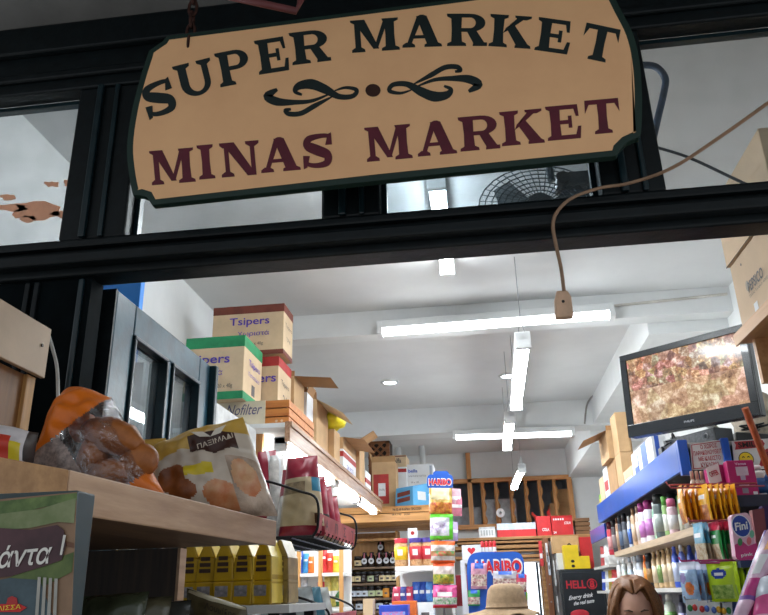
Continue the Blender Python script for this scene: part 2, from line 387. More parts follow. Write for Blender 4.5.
# ================================================================== hanging sign
def smooth(pts, k=8):
    out = []
    n = len(pts)
    for i in range(n-1):
        p0, p1, p2, p3 = pts[max(i-1, 0)], pts[i], pts[i+1], pts[min(i+2, n-1)]
        for j in range(k):
            t = j/k
            out.append(tuple(.5*(2*b+(-a+c)*t+(2*a-5*b+4*c-d)*t*t+(-a+3*b-3*c+d)*t**3) for a, b, c, d in zip(p0, p1, p2, p3)))
    out.append(pts[-1]); return out
SY = 1.5
sp = [(167, 36), (163, 41), (157, 45), (149, 51), (140, 79), (131.5, 113), (127, 147), (129, 174), (133, 195), (140, 195), (147, 197), (152, 205),
      (382, 180), (617, 155.5), (620, 149), (627, 142), (636, 138), (641, 133), (642, 96), (639.5, 61), (633, 34), (621, 10), (612, -8), (606, -9), (600, -13), (598, -19)]
sp = sp[0:3]+smooth(sp[3:9], 4)[:-1]+sp[8:16]+smooth(sp[16:23], 4)[:-1]+sp[22:]
outer = [at(x, y, SY) for x, y in sp]
def inset(pts, dd):
    n = len(pts); out = []
    for i in range(n):
        a, b, c = pts[i-1], pts[i], pts[(i+1) % n]
        e1 = (b-a).normalized(); e2 = (c-b).normalized(); nn = Vector((-(e1+e2).z, 0, (e1+e2).x)).normalized()
        out.append(b+nn*dd)
    return out
cen = sum(outer, Vector())/len(outer)
inn = inset(outer, .0165)
if sum((p-cen).length for p in inn) > sum((p-cen).length for p in outer): inn = inset(outer, -.0165)
sign = thing('shop_sign', 'cream hanging shop sign with notched corners, dark green border and old-style lettering', 'sign', (cen.x, SY, 2.44))
SGREEN = mat((22, 48, 40), .5, .1, 8); CREAM = mat((255, 198, 146), .55, .035, 5, spec=.3); INKD = mat((18, 34, 34), .55, .1, 10); INKM = mat((98, 26, 44), .55, .12, 12)
MB().prism(outer, (0, .02, 0), SGREEN).build('board', sign)
sface = MB().prism(inn, (0, -.0012, 0), CREAM).build('cream_face', sign)
# slab-serif capitals drawn as outlines in a unit box (-.5...5)
def arc(cx, cy, rx, ry, a0, a1, n=12): return [(cx+rx*math.cos(R_(a0+(a1-a0)*i/n)), cy+ry*math.sin(R_(a0+(a1-a0)*i/n))) for i in range(n+1)]
def band(outp, inp): return [[outp[i], outp[i+1], inp[i+1], inp[i]] for i in range(len(outp)-1)]
def slab(x0, x1, y0, y1): 
    k = .03*(1 if y0 < 0 else -1)
    return [(x0, y0), (x1, y0), (x1, y1), (x0, y1)]
def stem(x, w, y0=-.5, y1=.5): return [(x-w/2*1.06, y0), (x+w/2*1.06, y0), (x+w/2*.92, (y0+y1)/2), (x+w/2*1.06, y1), (x-w/2*1.06, y1), (x-w/2*.92, (y0+y1)/2)]
def foot(x, w, y, s=1, h=.10): return [(x-w/2, y), (x+w/2, y), (x+w/2*.96, y+h*.75*s), (x+w*.2, y+h*1.5*s), (x-w*.2, y+h*1.5*s), (x-w/2*.96, y+h*.75*s)]
def var_stroke(pts, ws):
    L = []; Rr = []; n = len(pts)
    for i in range(n):
        a = pts[max(i-1, 0)]; b = pts[min(i+1, n-1)]; dx, dy = b[0]-a[0], b[1]-a[1]; l = math.hypot(dx, dy) or 1
        nx, ny = -dy/l, dx/l; L.append((pts[i][0]+nx*ws[i]/2, pts[i][1]+ny*ws[i]/2)); Rr.append((pts[i][0]-nx*ws[i]/2, pts[i][1]-ny*ws[i]/2))
    return [[L[i], Rr[i], Rr[i+1], L[i+1]] for i in range(n-1)]
def glyph(ch):
    if ch == 'S':
        c = smooth([(.33, .2), (.36, .40, ), (.08, .43), (-.25, .36), (-.29, .17), (-.02, .02), (.27, -.14), (.24, -.37), (-.06, -.43), (-.34, -.36), (-.36, -.16)], 6)
        n = len(c); ws = []
        for i in range(n):
            t = i/(n-1); ws.append(.1+.2*math.exp(-((t-.5)/.23)**2))
        ps = var_stroke(c, ws)
        ps.append([(.24, .16), (.44, .16), (.44, .5), (.34, .46)]); ps.append([(-.26, -.14), (-.46, -.12), (-.47, -.5), (-.36, -.46)]); return ps
    if ch == 'U':
        o = arc(0, -.12, .39, .38, 180, 360); i = arc(.03, -.12, .2, .26, 180, 360)
        return band(o, i)+[[(-.39, -.12), (-.17, -.12), (-.17, .5), (-.39, .5)], [(.23, -.12), (.39, -.12), (.39, .5), (.23, .5)], foot(-.28, .44, .5, -1), foot(.31, .38, .5, -1)]
    if ch in 'PR':
        o = arc(.08, .22, .38, .28, 90, -90); i = arc(.08, .22, .14, .17, 90, -90)
        ps = band(o, i)+[stem(-.26, .26), [(-.3, .5), (.08, .5), (.08, .39), (-.3, .39)], [(-.3, .05), (.08, .05), (.08, -.06), (-.3, -.06)], foot(-.26, .48, -.5), foot(-.3, .4, .5, -1)]
        if ch == 'R': ps += [[(-.02, -.0), (.22, 0), (.44, -.42), (.16, -.42)], [(.14, -.5), (.5, -.5), (.5, -.4), (.16, -.38)]]
        return ps
    if ch == 'E':
        return [stem(-.24, .28), foot(-.26, .46, -.5), foot(-.26, .46, .5, -1), [(-.3, .5), (.40, .5), (.40, .38), (-.3, .38)], [(.26, .5), (.40, .5), (.42, .16), (.34, .16)],
                [(-.2, .06), (.2, .06), (.2, -.05), (-.2, -.05)], [(.12, .18), (.22, .18), (.22, -.17), (.12, -.17)], [(-.3, -.5), (.42, -.5), (.42, -.38), (-.3, -.38)], [(.28, -.5), (.43, -.5), (.47, -.14), (.38, -.14)]]
    if ch == 'M':
        return [[(-.42, -.5), (-.30, -.5), (-.30, .5), (-.42, .5)], stem(.31, .2), [(-.44, .5), (-.2, .5), (.07, -.42), (-.05, -.42)], [(-.04, -.42), (.04, -.42), (.30, .5), (.2, .5)],
                foot(-.36, .28, -.5), foot(.31, .38, -.5), foot(-.36, .28, .5, -1, .08), foot(.33, .34, .5, -1, .08)]
    if ch == 'A':
        return [[(-.38, -.42), (-.27, -.42), (.05, .5), (-.1, .5)], [(.13, -.42), (.42, -.42), (.14, .5), (-.12, .5)], [(-.24, -.12), (.2, -.12), (.2, -.22), (-.27, -.22)], foot(-.33, .32, -.5), foot(.28, .44, -.5), arc(.02, .44, .13, .1, 0, 360, 10)[:-1]]
    if ch == 'K':
        return [stem(-.27, .24), foot(-.27, .44, -.5), foot(-.27, .44, .5, -1), [(-.16, -.06), (-.1, .1), (.3, .46), (.18, .46)], [(-.16, -.06), (-.06, .02), (.36, .44), (.22, .46)], [(-.08, .08), (.1, .2), (.46, -.42), (.16, -.42)], foot(.3, .4, .5, -1, .08), foot(.32, .38, -.5)]
    if ch == 'T':
        return [stem(0, .26), foot(0, .5, -.5), [(-.46, .5), (.46, .5), (.44, .37), (-.44, .37)], [(-.47, .5), (-.36, .5), (-.36, .37), (-.48, .12)], [(.47, .5), (.36, .5), (.36, .37), (.48, .12)]]
    if ch == 'I': return [stem(0, .5), foot(0, .95, -.5), foot(0, .95, .5, -1)]
    if ch == 'N':
        return [[(-.38, -.5), (-.27, -.5), (-.27, .5), (-.38, .5)], [(.27, -.5), (.38, -.5), (.38, .5), (.27, .5)], [(-.42, .5), (-.12, .5), (.38, -.5), (.16, -.5)], foot(-.33, .32, -.5), foot(-.36, .26, .5, -1), foot(.33, .34, .5, -1)]
def letter(ch, cx, cy, w, h, rot, m):
    mb = MB(); a = R_(-rot); ca, sa = math.cos(a), math.sin(a)
    for k, p in enumerate(glyph(ch)):
        pts = []
        for (gx, gy) in p:
            X, Y = gx*w, -gy*h; q = at(cx+X*ca-Y*sa, cy+X*sa+Y*ca, SY-.0012); pts.append(q)
        mb.prism(pts, (0, -.0010-.00002*k, 0), m)
    mb.build('letter', sface)
for row in ((('S', 159.5, 98.5, 35, 34, 20), ('U', 195, 79, 39, 34, 14), ('P', 234, 67.5, 34, 34, 11), ('E', 272.5, 55.5, 33, 34, 9), ('R', 310, 47, 39, 32, 7), ('M', 375, 35.3, 48, 32, 4), ('A', 421.5, 31.6, 40, 31, 2),
             ('R', 467, 30, 40, 32, 0), ('K', 510, 31.5, 42, 32, -4), ('E', 554, 36, 36, 33, -8), ('T', 600, 43.5, 37, 35, -12), INKD),
            (('M', 172.5, 166.5, 44, 34, 5), ('I', 206, 162, 17, 34, 5), ('N', 240, 159, 40, 34, 5), ('A', 279.5, 155, 40, 33, 5), ('S', 318, 151, 33, 34, 5), ('M', 388.5, 143, 46, 34, 5), ('A', 436, 138.5, 40, 33, 5), ('R', 479, 133, 40, 34, 5),
             ('K', 521.5, 127.5, 43, 34, 5), ('E', 564, 122.5, 36, 34, 5), ('T', 602.5, 116.5, 36, 34, 5), INKM)):
    for l in row[:-1]: letter(*l, row[-1])
def flour(points, ws, flip):
    c = smooth([(250+x/2.927, y/2.927) for x, y in points], 6); n = len(c); k = (len(ws)-1)/(n-1); W = []
    for i in range(n):
        t = i*k; j = min(int(t), len(ws)-2); W.append(lerp(ws[j], ws[j+1], t-j)/2.927)
    if flip: c = [(373*2-x, 90.5*2-y) for x, y in c]
    mb = MB()
    for q in var_stroke(c, W): mb.prism([at(x, y, SY-.0012) for x, y in q], (0, -.001, 0), INKD)
    mb.build('scroll', sface)
for fl in (0, 1):
    flour([(472, 264), (440, 273), (408, 266), (420, 248), (460, 247), (500, 268), (540, 283), (576, 278), (588, 262), (568, 252)], [3, 8, 12, 13, 16, 26, 30, 22, 12, 6], fl)
    flour([(480, 246), (530, 220), (570, 198), (605, 196), (616, 206), (600, 210)], [3, 14, 14, 14, 12, 6], fl)
    flour([(492, 252), (540, 234), (590, 230), (640, 232), (668, 248), (640, 268)], [4, 10, 14, 24, 26, 8], fl)
mb = MB(); mb.prism([at(373+7.6*math.cos(i*.3927), 90.5+6.4*math.sin(i*.3927), SY-.0012) for i in range(16)], (0, -.001, 0), mat((62, 34, 26), .4)); mb.build('dot', sface)
# chain holding the sign
IRON = mat((78, 48, 40), .7, .3, 40, metal=.5)
top = at(189, 37, SY); ch = thing('sign_chain', 'rusty iron chain holding the left end of the cream shop sign', 'chain', (top.x, SY+.008, 2.93))
for k in range(6):
    z = top.z-.015+.04*k; lk = MB(); ax = (1, 0) if k % 2 else (0, 1); pts = []
    for q in range(17):
        g = 2*math.pi*q/16; pts.append((top.x+ax[0]*.011*math.cos(g), SY+.009+ax[1]*.011*math.cos(g), z+.026*math.sin(g)))
    lk.tube(pts, .0042, IRON, 6, False).build('link', ch, smooth=True)
rp = at(245, 0, 1.25); rq = at(296, 11, 1.25)
o = MB().tube([rp-(rq-rp)*.5, rq, rq+Vector((.003, .03, .06)), Vector((rq.x, rq.y+.04, 3.125))], .008, mat((104, 52, 52), .6)).build('iron_rod', smooth=True); tag(o, 'thin red-brown metal rod above the top edge of the shop sign', 'rod')
# brown wire with connector
WIRE = mat((156, 124, 98), .6, .1, 30)
wpts = [Vector((1.25, 1.30, 3.12)), at(800, 80, 1.35), at(768, 103, 1.38), at(720, 137, 1.44), at(672, 168, 1.50), at(630, 183, 1.55), at(600, 188, 1.565), at(572, 198, 1.565), at(557, 212, 1.565), at(553, 226, 1.565), at(556, 245, 1.565), at(561, 268, 1.565), at(564, 291, 1.565)]
cs = [Vector(p) for p in smooth([tuple(p) for p in wpts], 6)]
cord = thing('hanging_cord', 'brown electric cord sagging from upper right with a beige connector at its end', 'cord', tuple(cs[-1]))
MB().tube(cs, .0042, WIRE, 6).build('wire', cord, smooth=True)
cb = at(563.5, 304, 1.565); BEIGE = mat((214, 176, 146), .5, .1, 20)
pl = MB(); pl.prism([cb+Vector((x, 0, z)) for x, z in ((-.012, .033), (.012, .033), (.019, .018), (.019, -.03), (-.02, -.03), (-.018, .012))], (0, .022, 0), BEIGE); pl.build('connector', cord, bevel=.004)
MB().tube([cb+Vector((0, -.001, .006)), cb+Vector((0, .002, .006))], .0035, mat((40, 34, 30), .6)).build('screw', cord)
# ================================================================== left foreground
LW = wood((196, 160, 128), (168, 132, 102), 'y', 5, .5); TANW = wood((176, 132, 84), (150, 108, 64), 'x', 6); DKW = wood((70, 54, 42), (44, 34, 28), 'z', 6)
ZT = 1.70
C1 = atZ(66, 470, ZT); C2 = atZ(274, 521, ZT); C0 = atZ(0, 458, ZT); Cm = C1+(C0-C1)*1.06
sh = thing('display_shelf', 'pale wooden display shelf in the left foreground with rusk bags on it', 'shelf', (-.9, 1.2, 0))
bp = [C1, C2, Vector((-1.4, C2.y, ZT)), Vector((-1.4, Cm.y, ZT)), Cm]
MB().prism([p-Vector((0, 0, .005)) for p in bp], (0, 0, -.041), wood((128, 98, 72), (98, 72, 52), 'y', 5)).build('shelf_board', sh)  # browner than the edging: shade of the underside put into the board colour
e = (C2-C1).normalized(); n = Vector((e.y, -e.x, 0))
MB().obox(C1-Vector((0, 0, .05)), C2-C1, n*.006, (0, 0, .05), LW).build('front_edging', sh, bevel=.002)
e2 = (Cm-C1); n2 = Vector((e2.y, -e2.x, 0)).normalized()
if n2.y > 0: n2 = -n2
MB().obox(C1-Vector((0, 0, .05)), e2, n2*.006 if n2.x > 0 else -n2*.006, (0, 0, .05), TANW).build('end_edging', sh, bevel=.002)
xp = at(182, 575, 1.575).x
MB().box(-1.4, xp-.006, 1.56, 1.59, 0, ZT-.047, DKW).build('end_panel', sh); MB().box(xp-.006, xp, 1.558, 1.592, 0, ZT-.047, LW).build('edge_strip', sh)  # dark end panel: its shade under the board is put into the wood colour
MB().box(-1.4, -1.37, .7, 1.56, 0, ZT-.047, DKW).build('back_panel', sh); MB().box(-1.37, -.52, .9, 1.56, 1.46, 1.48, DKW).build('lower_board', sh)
def film(tint=(248, 246, 246), cr=.9): return glass(tint, 1.45, .10, .06, .07, cr, 'film')
FILM = film()
# cabinet with cream fascia
cb = thing('wooden_cabinet', 'small open wooden cabinet with cream overhanging fascia at the left edge', 'cabinet', (-1.15, 1.2, ZT))
CRW = mat((204, 178, 150), .6, .05, 6)
MB().box(-.962, -.950, .7, 1.505, 2.022, 2.138, CRW).build('fascia', cb, bevel=.002)
MB().box(-1.38, -.962, .7, 1.50, 2.125, 2.138, CRW).build('top_board', cb)
MB().tube([(-.9495, 1.475, 2.09), (-.947, 1.475, 2.09)], .004, mat((80, 70, 60), .4)).build('screw', cb)
MB().box(-1.0, -.966, 1.465, 1.497, ZT, 2.022, wood((206, 158, 98), (180, 132, 76), 'z', 6)).build('corner_post', cb, bevel=.002)
MB().box(-1.38, -.975, .7, 1.465, ZT, 2.022, wood((146, 98, 46), (120, 78, 36), 'z', 5)).build('body', cb)
o = MB().tube([Vector(p) for p in smooth([tuple(at(48, 333, 1.50)), tuple(at(53, 350, 1.52)), tuple(at(57, 368, 1.54)), tuple(at(58, 395, 1.55)), tuple(at(58, 440, 1.56))], 6)], .004, mat((186, 184, 178), .35), 6).build('white_cable', smooth=True)
tag(o, 'thin white cable drooping from the cream cabinet corner', 'cable')
# bag of rusks with orange top
ORG = mat((222, 112, 20), .35, .1, 12, bump=.2); GREYP = mat((150, 132, 124), .5, .25, 120); REDW = mat((206, 60, 40), .4, .1, 12)
def corners(tl, tr, br, bl, zb=ZT+.004):
    TL, TR = at(*tl), at(*tr); BR, BL = at(*br), at(*bl); BR.z = BL.z = zb; return TL, TR, BR, BL
def center(cs): 
    c = sum(cs, Vector())/4; return c
cs = corners((66, 391, 1.22), (112, 398, 1.20), (170, 495, 1.22), (26, 470, 1.10))
bag = thing('rusk_bag', 'clear bag of brown bread rings with a bright orange top on the pale shelf', 'bag', (center(cs).x, center(cs).y, ZT+.004))
pouch(bag, *cs, .15, FILM, [('printed_top', ORG, lambda x, y: inpoly(x, y, [(101, 402), (78, 418), (56, 436), (20, 462), (0, 440), (40, 370), (130, 370), (130, 392)])), ('grey_panel', GREYP, lambda x, y: inpoly(x, y, [(56, 436), (66, 446), (84, 476), (84, 500), (20, 500), (20, 464)])),
      ('orange_corner', ORG, lambda x, y: inpoly(x, y, [(128, 486), (142, 474), (158, 470), (180, 474), (180, 510), (128, 510)]))], seed=2, crinkle=.012, nu=60, nv=60, name='clear_film', pix=True)
BUN = mat((176, 104, 44), .45, .25, 16, bump=.3, c2=(120, 62, 24))
for k, (px, py, Y, rx, rz, w) in enumerate(((112, 436, 1.185, .058, .030, .35), (138, 462, 1.20, .036, .032, -.5), (94, 456, 1.19, .026, .036, .1), (110, 473, 1.19, .040, .024, 0), (122, 455, 1.22, .046, .028, .4), (84, 428, 1.21, .024, .026, 0))):
    p = at(px, py, Y)
    mb = MB(True); mb.ball((0, 0, 0), (rx, .028, rz), BUN, 18, 12, lambda p, d: p*(1+.12*noise.noise(d*2+Vector((k, 0, 0)))))
    o = mb.build('bread_roll', smooth=True); o.location = p; o.rotation_euler = (0, w, 0)
    tag(o, ['largest golden brown bread roll, upper middle of the orange-topped clear bag', 'rounded brown bread roll at the right side of the orange-topped bag', 'small bread roll beside the grey panel of the orange-topped bag',
            'flat brown bread roll at the bottom of the orange-topped bag', 'bread roll half hidden in the middle of the orange-topped bag', 'little bread roll just under the orange top of the bag'][k], 'bread', 'rolls in the orange-topped bag')
# gold rusk bag
GOLD = mat((206, 164, 74), .3, .1, 12, bump=.15); BEI = mat((206, 190, 172), .3, .1, 7, bump=.2); CHOC = mat((66, 34, 24), .4, .1, 10); YEL = mat((216, 190, 30), .4, .06, 10); COOK = mat((164, 92, 40), .4, .25, 16, c2=(112, 56, 22))
cs = corners((152, 447, 1.43), (243, 417, 1.47), (278, 522, 1.50), (150, 498, 1.38))
bag = thing('rusk_bag', 'gold and beige printed rusk bag with a brown label, right end of the pale shelf', 'bag', (center(cs).x, center(cs).y, ZT+.004))
def ell(u, v, cu, cv, ru, rv): return ((u-cu)/ru)**2+((v-cv)/rv)**2 < 1
pouch(bag, *cs, .11, BEI, [('gold_band', GOLD, lambda u, v: v > .80 or (v > .62+.1*u and u < .46)), ('brown_label', CHOC, lambda u, v: .42 < u < .86 and .56+.22*abs(u-.64) < v < .80), ('yellow_sticker', YEL, lambda u, v: .34 < u < .58 and .27+.1*u < v < .40+.1*u),
      ('biscuit_print', COOK, lambda u, v: ell(u, v, .22, .33, .13, .17) or ell(u, v, .3, .18, .12, .1)), ('biscuit_print_right', mat((196, 110, 60), .3, .3, 18, c2=(214, 170, 128)), lambda u, v: ell(u, v, .62, .13, .16, .14) or ell(u, v, .84, .30, .11, .17)),
      ('clear_side', mat((190, 166, 146), .12, .2, 20, bump=.5), lambda u, v: u > .72 and v < .5 and not ell(u, v, .84, .30, .11, .17))], seed=5, crinkle=.012, nu=70, nv=70)
nrm = (cs[1]-cs[0]).cross(cs[0]-cs[3]).normalized(); nrm = -nrm if nrm.y > 0 else nrm
uu = (cs[1]-cs[0]).normalized(); vv = nrm.cross(uu)
def onbag(u, v, lift): return cs[3].lerp(cs[2], u).lerp(cs[0].lerp(cs[1], u), v)+nrm*lift
text('ΠΑΞΙΜΑΔΙ', 'printed_word', bag, onbag(.67, .63, .066), uu, vv, .07, .012, mat((222, 206, 186), .5), .01)
wf = MB()
for s_ in (-1, 1): wf.prism([onbag(.64+s_*a, .70+b, .068) for a, b in ((0, -.02), (.06, .05), (.17, .07), (.10, -.0))], nrm*.001, mat((226, 216, 200), .5))
wf.build('white_leaf_emblem', bag)
# white yellow wrapper at far left
cs = corners((-30, 424, 1.02), (38, 432, 1.05), (34, 466, 1.05), (-30, 462, 1.0))
bag = thing('snack_bag', 'crumpled white wrapper with red and yellow print at the left frame edge', 'bag', (center(cs).x, center(cs).y, ZT+.004))
pouch(bag, *cs, .09, mat((214, 206, 206), .3, .15, 10, bump=.3), [('yellow_print', YEL, lambda u, v: .70 < u < .85 and .1 < v < .6), ('red_print', REDW, lambda u, v: .55 < u < .7 and .3 < v < .75), ('black_edge', mat((40, 24, 20), .4), lambda u, v: u > .88 and v > .4)], seed=9, crinkle=.014)
# gold bag corner behind
cs = corners((140, 440, 1.5), (166, 438, 1.5), (166, 470, 1.52), (146, 470, 1.5))
bag = thing('rusk_bag', 'gold bag corner showing between the orange-topped and the brown-labelled bags', 'bag', (center(cs).x, center(cs).y, ZT+.004))
pouch(bag, *cs, .05, GOLD, [('dark_print', CHOC, lambda u, v: .3 < u < .9 and .6 < v < .75)], seed=11, nu=14, nv=14)
# packets on the dark lower board
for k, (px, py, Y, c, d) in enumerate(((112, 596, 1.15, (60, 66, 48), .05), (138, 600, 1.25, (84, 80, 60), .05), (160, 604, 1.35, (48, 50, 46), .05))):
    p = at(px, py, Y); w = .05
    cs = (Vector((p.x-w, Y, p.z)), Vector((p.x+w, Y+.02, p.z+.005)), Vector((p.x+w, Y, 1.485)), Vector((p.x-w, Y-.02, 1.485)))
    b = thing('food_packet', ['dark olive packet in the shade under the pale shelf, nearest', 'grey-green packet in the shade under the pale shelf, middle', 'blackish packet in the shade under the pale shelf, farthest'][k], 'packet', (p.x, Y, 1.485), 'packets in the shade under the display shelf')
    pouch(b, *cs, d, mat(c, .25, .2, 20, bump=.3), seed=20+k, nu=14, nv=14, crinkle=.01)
# ---------------------------------------------------------------- advert panel with pepper photo
ap = thing('advert_panel', 'framed food advert with dark plum banner and fork, lower left corner', 'advert', (-.55, .72, 0))
AY = .70; xr = at(78, 490, AY).x; zt = at(78, 490, AY).z; TEAL = mat((50, 64, 66), .4, .1, 12)
MB().box(-.75, xr, AY, AY+.036, 1.25, zt, TEAL).build('frame', ap, bevel=.002)
for x in (-.72, -.46): MB().box(x, x+.025, AY+.008, AY+.028, 0, 1.25, TEAL).build('leg', ap)
def art(name, pts, m, lift): return MB().prism([at(x, y, AY-lift) for x, y in pts], (0, -.0004, 0), m).build(name, ap)
art('printed_sheet', [(-60, 505), (77, 492), (70, 660), (-60, 660)], mat((140, 110, 84), .5, .1, 30), .0004)
art('green_pepper', [(-60, 508), (77, 493), (77, 500), (40, 508), (0, 519), (-60, 530)], mat((60, 84, 36), .4, .25, 50, c2=(104, 126, 66)), .0010)
art('pale_stalk', [(-60, 525), (0, 514), (40, 509), (76, 498), (74, 523), (58, 522), (30, 528), (0, 530), (-60, 534)], mat((140, 146, 108), .4, .15, 30, c2=(104, 118, 72)), .0016)
art('green_leaf', [(0, 582), (30, 568), (74, 552), (72, 572), (40, 588), (10, 600)], mat((66, 86, 36), .4, .3, 40, c2=(96, 112, 56)), .0013)
art('wood_bar', [(62, 540), (74, 543), (74, 548), (62, 545)], mat((110, 72, 50), .5), .0012)
art('grey_cloth', [(-60, 590), (10, 578), (40, 580), (52, 615), (50, 660), (-60, 660)], mat((66, 84, 92), .5, .2, 30), .0018)
art('plum_banner', [(-60, 532), (0, 528), (30, 530), (57, 525), (64, 530), (66, 545), (62, 560), (45, 566), (12, 576), (-60, 584)], mat((52, 24, 30), .3, .2, 30, c2=(78, 44, 50)), .0024)
art('white_stroke', [(63.5, 535), (66, 535), (62, 555), (60, 555)], mat((226, 222, 214), .5), .0030)
ua = (at(60, 551, AY)-at(0, 557, AY)).normalized(); va = Vector((0, -1, 0)).cross(ua)*-1
if va.z < 0: va = -va
text('πάντα', 'printed_word', ap, at(19, 555.5, AY-.003), ua, va, (at(52, 553, AY)-at(-14, 558, AY)).length, (at(30, 543, AY)-at(30, 570, AY)).length*.82, mat((232, 228, 220), .5), .015, .25)
for k in range(4):
    x = 38+5.6*k
    art('fork_tine', [(x, 577+k*.5), (x+3, 577+k*.5), (x-1+k*.6, 640), (x-4.5+k*.6, 640)], mat((168, 166, 158), .3, .1, 20), .0026)
art('red_badge', [(-30, 604), (20, 604), (27, 607.5), (20, 612), (-30, 612)], mat((200, 36, 30), .4), .0028)
art('red_badge_top', [(6, 606), (8, 598), (12, 596), (17, 598), (18, 606)], mat((176, 40, 40), .4), .0027)
text('ΜΕΛΙΣΣΑ', 'badge_word', ap, at(4, 608, AY-.0034), ua, va, .034, .004, mat((236, 206, 60), .5), .01)
# ================================================================== left wall shelving
SHZ = 2.28
WSH = mat((222, 222, 220), .5, .04, 6); FASC = wood((190, 150, 118), (150, 112, 86), 'y', 6, .25)
un = thing('wall_shelving', 'long left wall shelving with wooden fascia and cartons on top', 'shelving', (-1.15, 4.7, 0))
MB().box(-1.5, -.845, 3.2, 6.3, SHZ-.02, SHZ, WSH).build('top_board', un)
MB().box(-.845, -.82, 3.2, 6.3, 2.195, 2.285, FASC).build('fascia', un, bevel=.003)
MB().box(-.82, -.812, 3.2, 6.3, 2.262, 2.285, FASC).build('fascia_bead', un, bevel=.002)
MB().box(-1.5, -1.46, 2.5, 6.3, 0, SHZ-.02, WSH).build('back_panel', un)
for z in (1.50, 1.05, .55, .1): MB().box(-1.46, -.60 if z < 1.5 else -.93, 2.5, 4.3, z, z+.025, WSH).build('shelf', un)
MB().box(-1.46, -.98, 3.32, 3.35, 1.525, 2.26, wood((196, 140, 84), (170, 116, 64), 'z', 6)).build('divider', un)
TUBEW = emit((244, 251, 255), 52); TUBEB = emit((244, 251, 255), 9); FIX = mat((220, 222, 222), .35, .03, 8); CHROME = mat((150, 152, 156), .3, metal=.8)
def tube_light(name, a, b, label, group, housing=True, up=Vector((0, 0, 1)), r=.033, loc=None, bare=False, em=None):
    a, b = Vector(a), Vector(b); t = thing(name, label, 'light', tuple((a+b)/2), group); d = (b-a).normalized(); s = d.cross(up).normalized(); w = s.cross(d)
    tb = MB(True); n_ = 14
    for q in range(n_):
        g0, g1 = 2*math.pi*q/n_, 2*math.pi*(q+1)/n_; lit = (math.cos((g0+g1)/2) > -.05 or bare); k0 = s*math.sin(g0)-w*math.cos(g0); k1 = s*math.sin(g1)-w*math.cos(g1)
        tb.poly([a+d*.03+k0*r, b-d*.03+k0*r, b-d*.03+k1*r, a+d*.03+k1*r], (em or TUBEW) if lit else FIX)
    tb.build('tube', t)
    if housing: MB().obox(a-s*(r+.004)+w*.004, (b-a), s*(2*r+.008), w*(r+.012), FIX).build('housing', t, bevel=.004)
    for p in (a, b):
        q = p if p is a else p-d*.03
        MB().obox(q-s*(r+.005)-w*(r+.002), d*.03, s*(2*r+.01), w*(2*r+.016), FIX).build('end_cap', t, bevel=.003)
    return t
G = 'fluorescent lamps under the left shelf'
tube_light('strip_light', (-.885, 3.28, 2.195), (-.885, 4.45, 2.195), 'lit fluorescent tube under the left fascia, nearest the door', G, r=.024)
tube_light('strip_light', (-.885, 4.55, 2.195), (-.885, 5.35, 2.195), 'lit fluorescent tube under the left fascia, middle one', G, r=.024)
tube_light('strip_light', (-.885, 5.42, 2.195), (-.885, 6.25, 2.195), 'lit fluorescent tube under the left fascia, farthest from the door', G, r=.024)
# cartons at the near end of the top
INKP = mat((84, 62, 168), .6); BRN = mat((112, 52, 38), .6); GRN = mat((28, 136, 84), .6); RED = mat((176, 44, 42), .6); INKG = mat((90, 84, 84), .7)
ct = thing('wooden_crate', 'flat orange slatted crate with a beige paper label, under the snack cartons', 'crate', (-1.02, 3.5, SHZ+.005))
OW = wood((206, 132, 62), (178, 104, 44), 'x', 5)
for z in (0, .04, .08): MB().box(-1.22, -.842, 3.26, 3.272, SHZ+.005+z, SHZ+.005+z+.034, OW).build('slat', ct, bevel=.001); MB().box(-.854, -.842, 3.272, 3.78, SHZ+.005+z, SHZ+.005+z+.034, OW).build('slat', ct, bevel=.001)
for x in (-1.22, -.874): MB().box(x, x+.02, 3.272, 3.292, SHZ+.005, SHZ+.121, OW).build('corner_block', ct)
MB().box(-1.21, -.86, 3.272, 3.78, SHZ+.012, SHZ+.11, mat((150, 110, 70), .8)).build('filling', ct)
xs = at(265, 418, 3.257).x
MB().box(-1.222, xs, 3.256, 3.2595, SHZ+.006, SHZ+.12, mat((214, 200, 172), .5, .06, 8)).build('paper_label', ct)
text('Nofilter', 'printed_word', ct, (xs-.10, 3.2555, SHZ+.082), (1, 0, 0), (0, 0, 1), .17, .05, mat((88, 86, 120), .6), .0, .35)
for k in range(2): MB().tube([(-.90+.025*k, 3.2585, SHZ+.022), (-.90+.025*k, 3.261, SHZ+.022)], .006, mat((226, 190, 150), .6)).build('stamp', ct)
def snack_carton(label, x0, x1, y0, y1, z0, z1, bc, top, bottom):
    c = Carton('snack_carton', label, x0, x1, y0, y1, z0, z1, PALEK, 'box', 'snack cartons over the left shelf')
    for f in ('front', 'right'): c.patch(f, .0, 1, 1-top, 1, bc); c.patch(f, 0, 1, 0, bottom, bc)
    return c
c = snack_carton('brown-banded snack carton, topmost of the stack by the glazed door', -1.33, -.95, 3.53, 3.72, 2.712, 2.985, BRN, .16, .09)
c.text('Tsipers', 'front', .52, .66, .56, .20, INKP, .012); c.text('Χωριστά', 'front', .58, .42, .44, .12, INKP, .004); c.text('20 x 40g', 'front', .62, .22, .2, .08, INKG)
c.text('Tsipers', 'right', .5, .6, .7, .1, INKG); c.text('TOP 48', 'right', .5, .35, .4, .08, INKG)
c = snack_carton('green-banded snack carton, lower front one with its corner to the aisle', -1.33, -1.045, 3.20, 3.49, 2.402, 2.705, GRN, .18, .12)
c.text('Tsipers', 'front', .36, .62, .80, .19, INKP, .012); c.text('ξίδια', 'front', .50, .42, .3, .12, INKP, .004); c.text('Tsipers', 'right', .55, .62, .6, .13, INKP, .006); c.text('Πατατάκια', 'right', .55, .45, .6, .07, INKP)
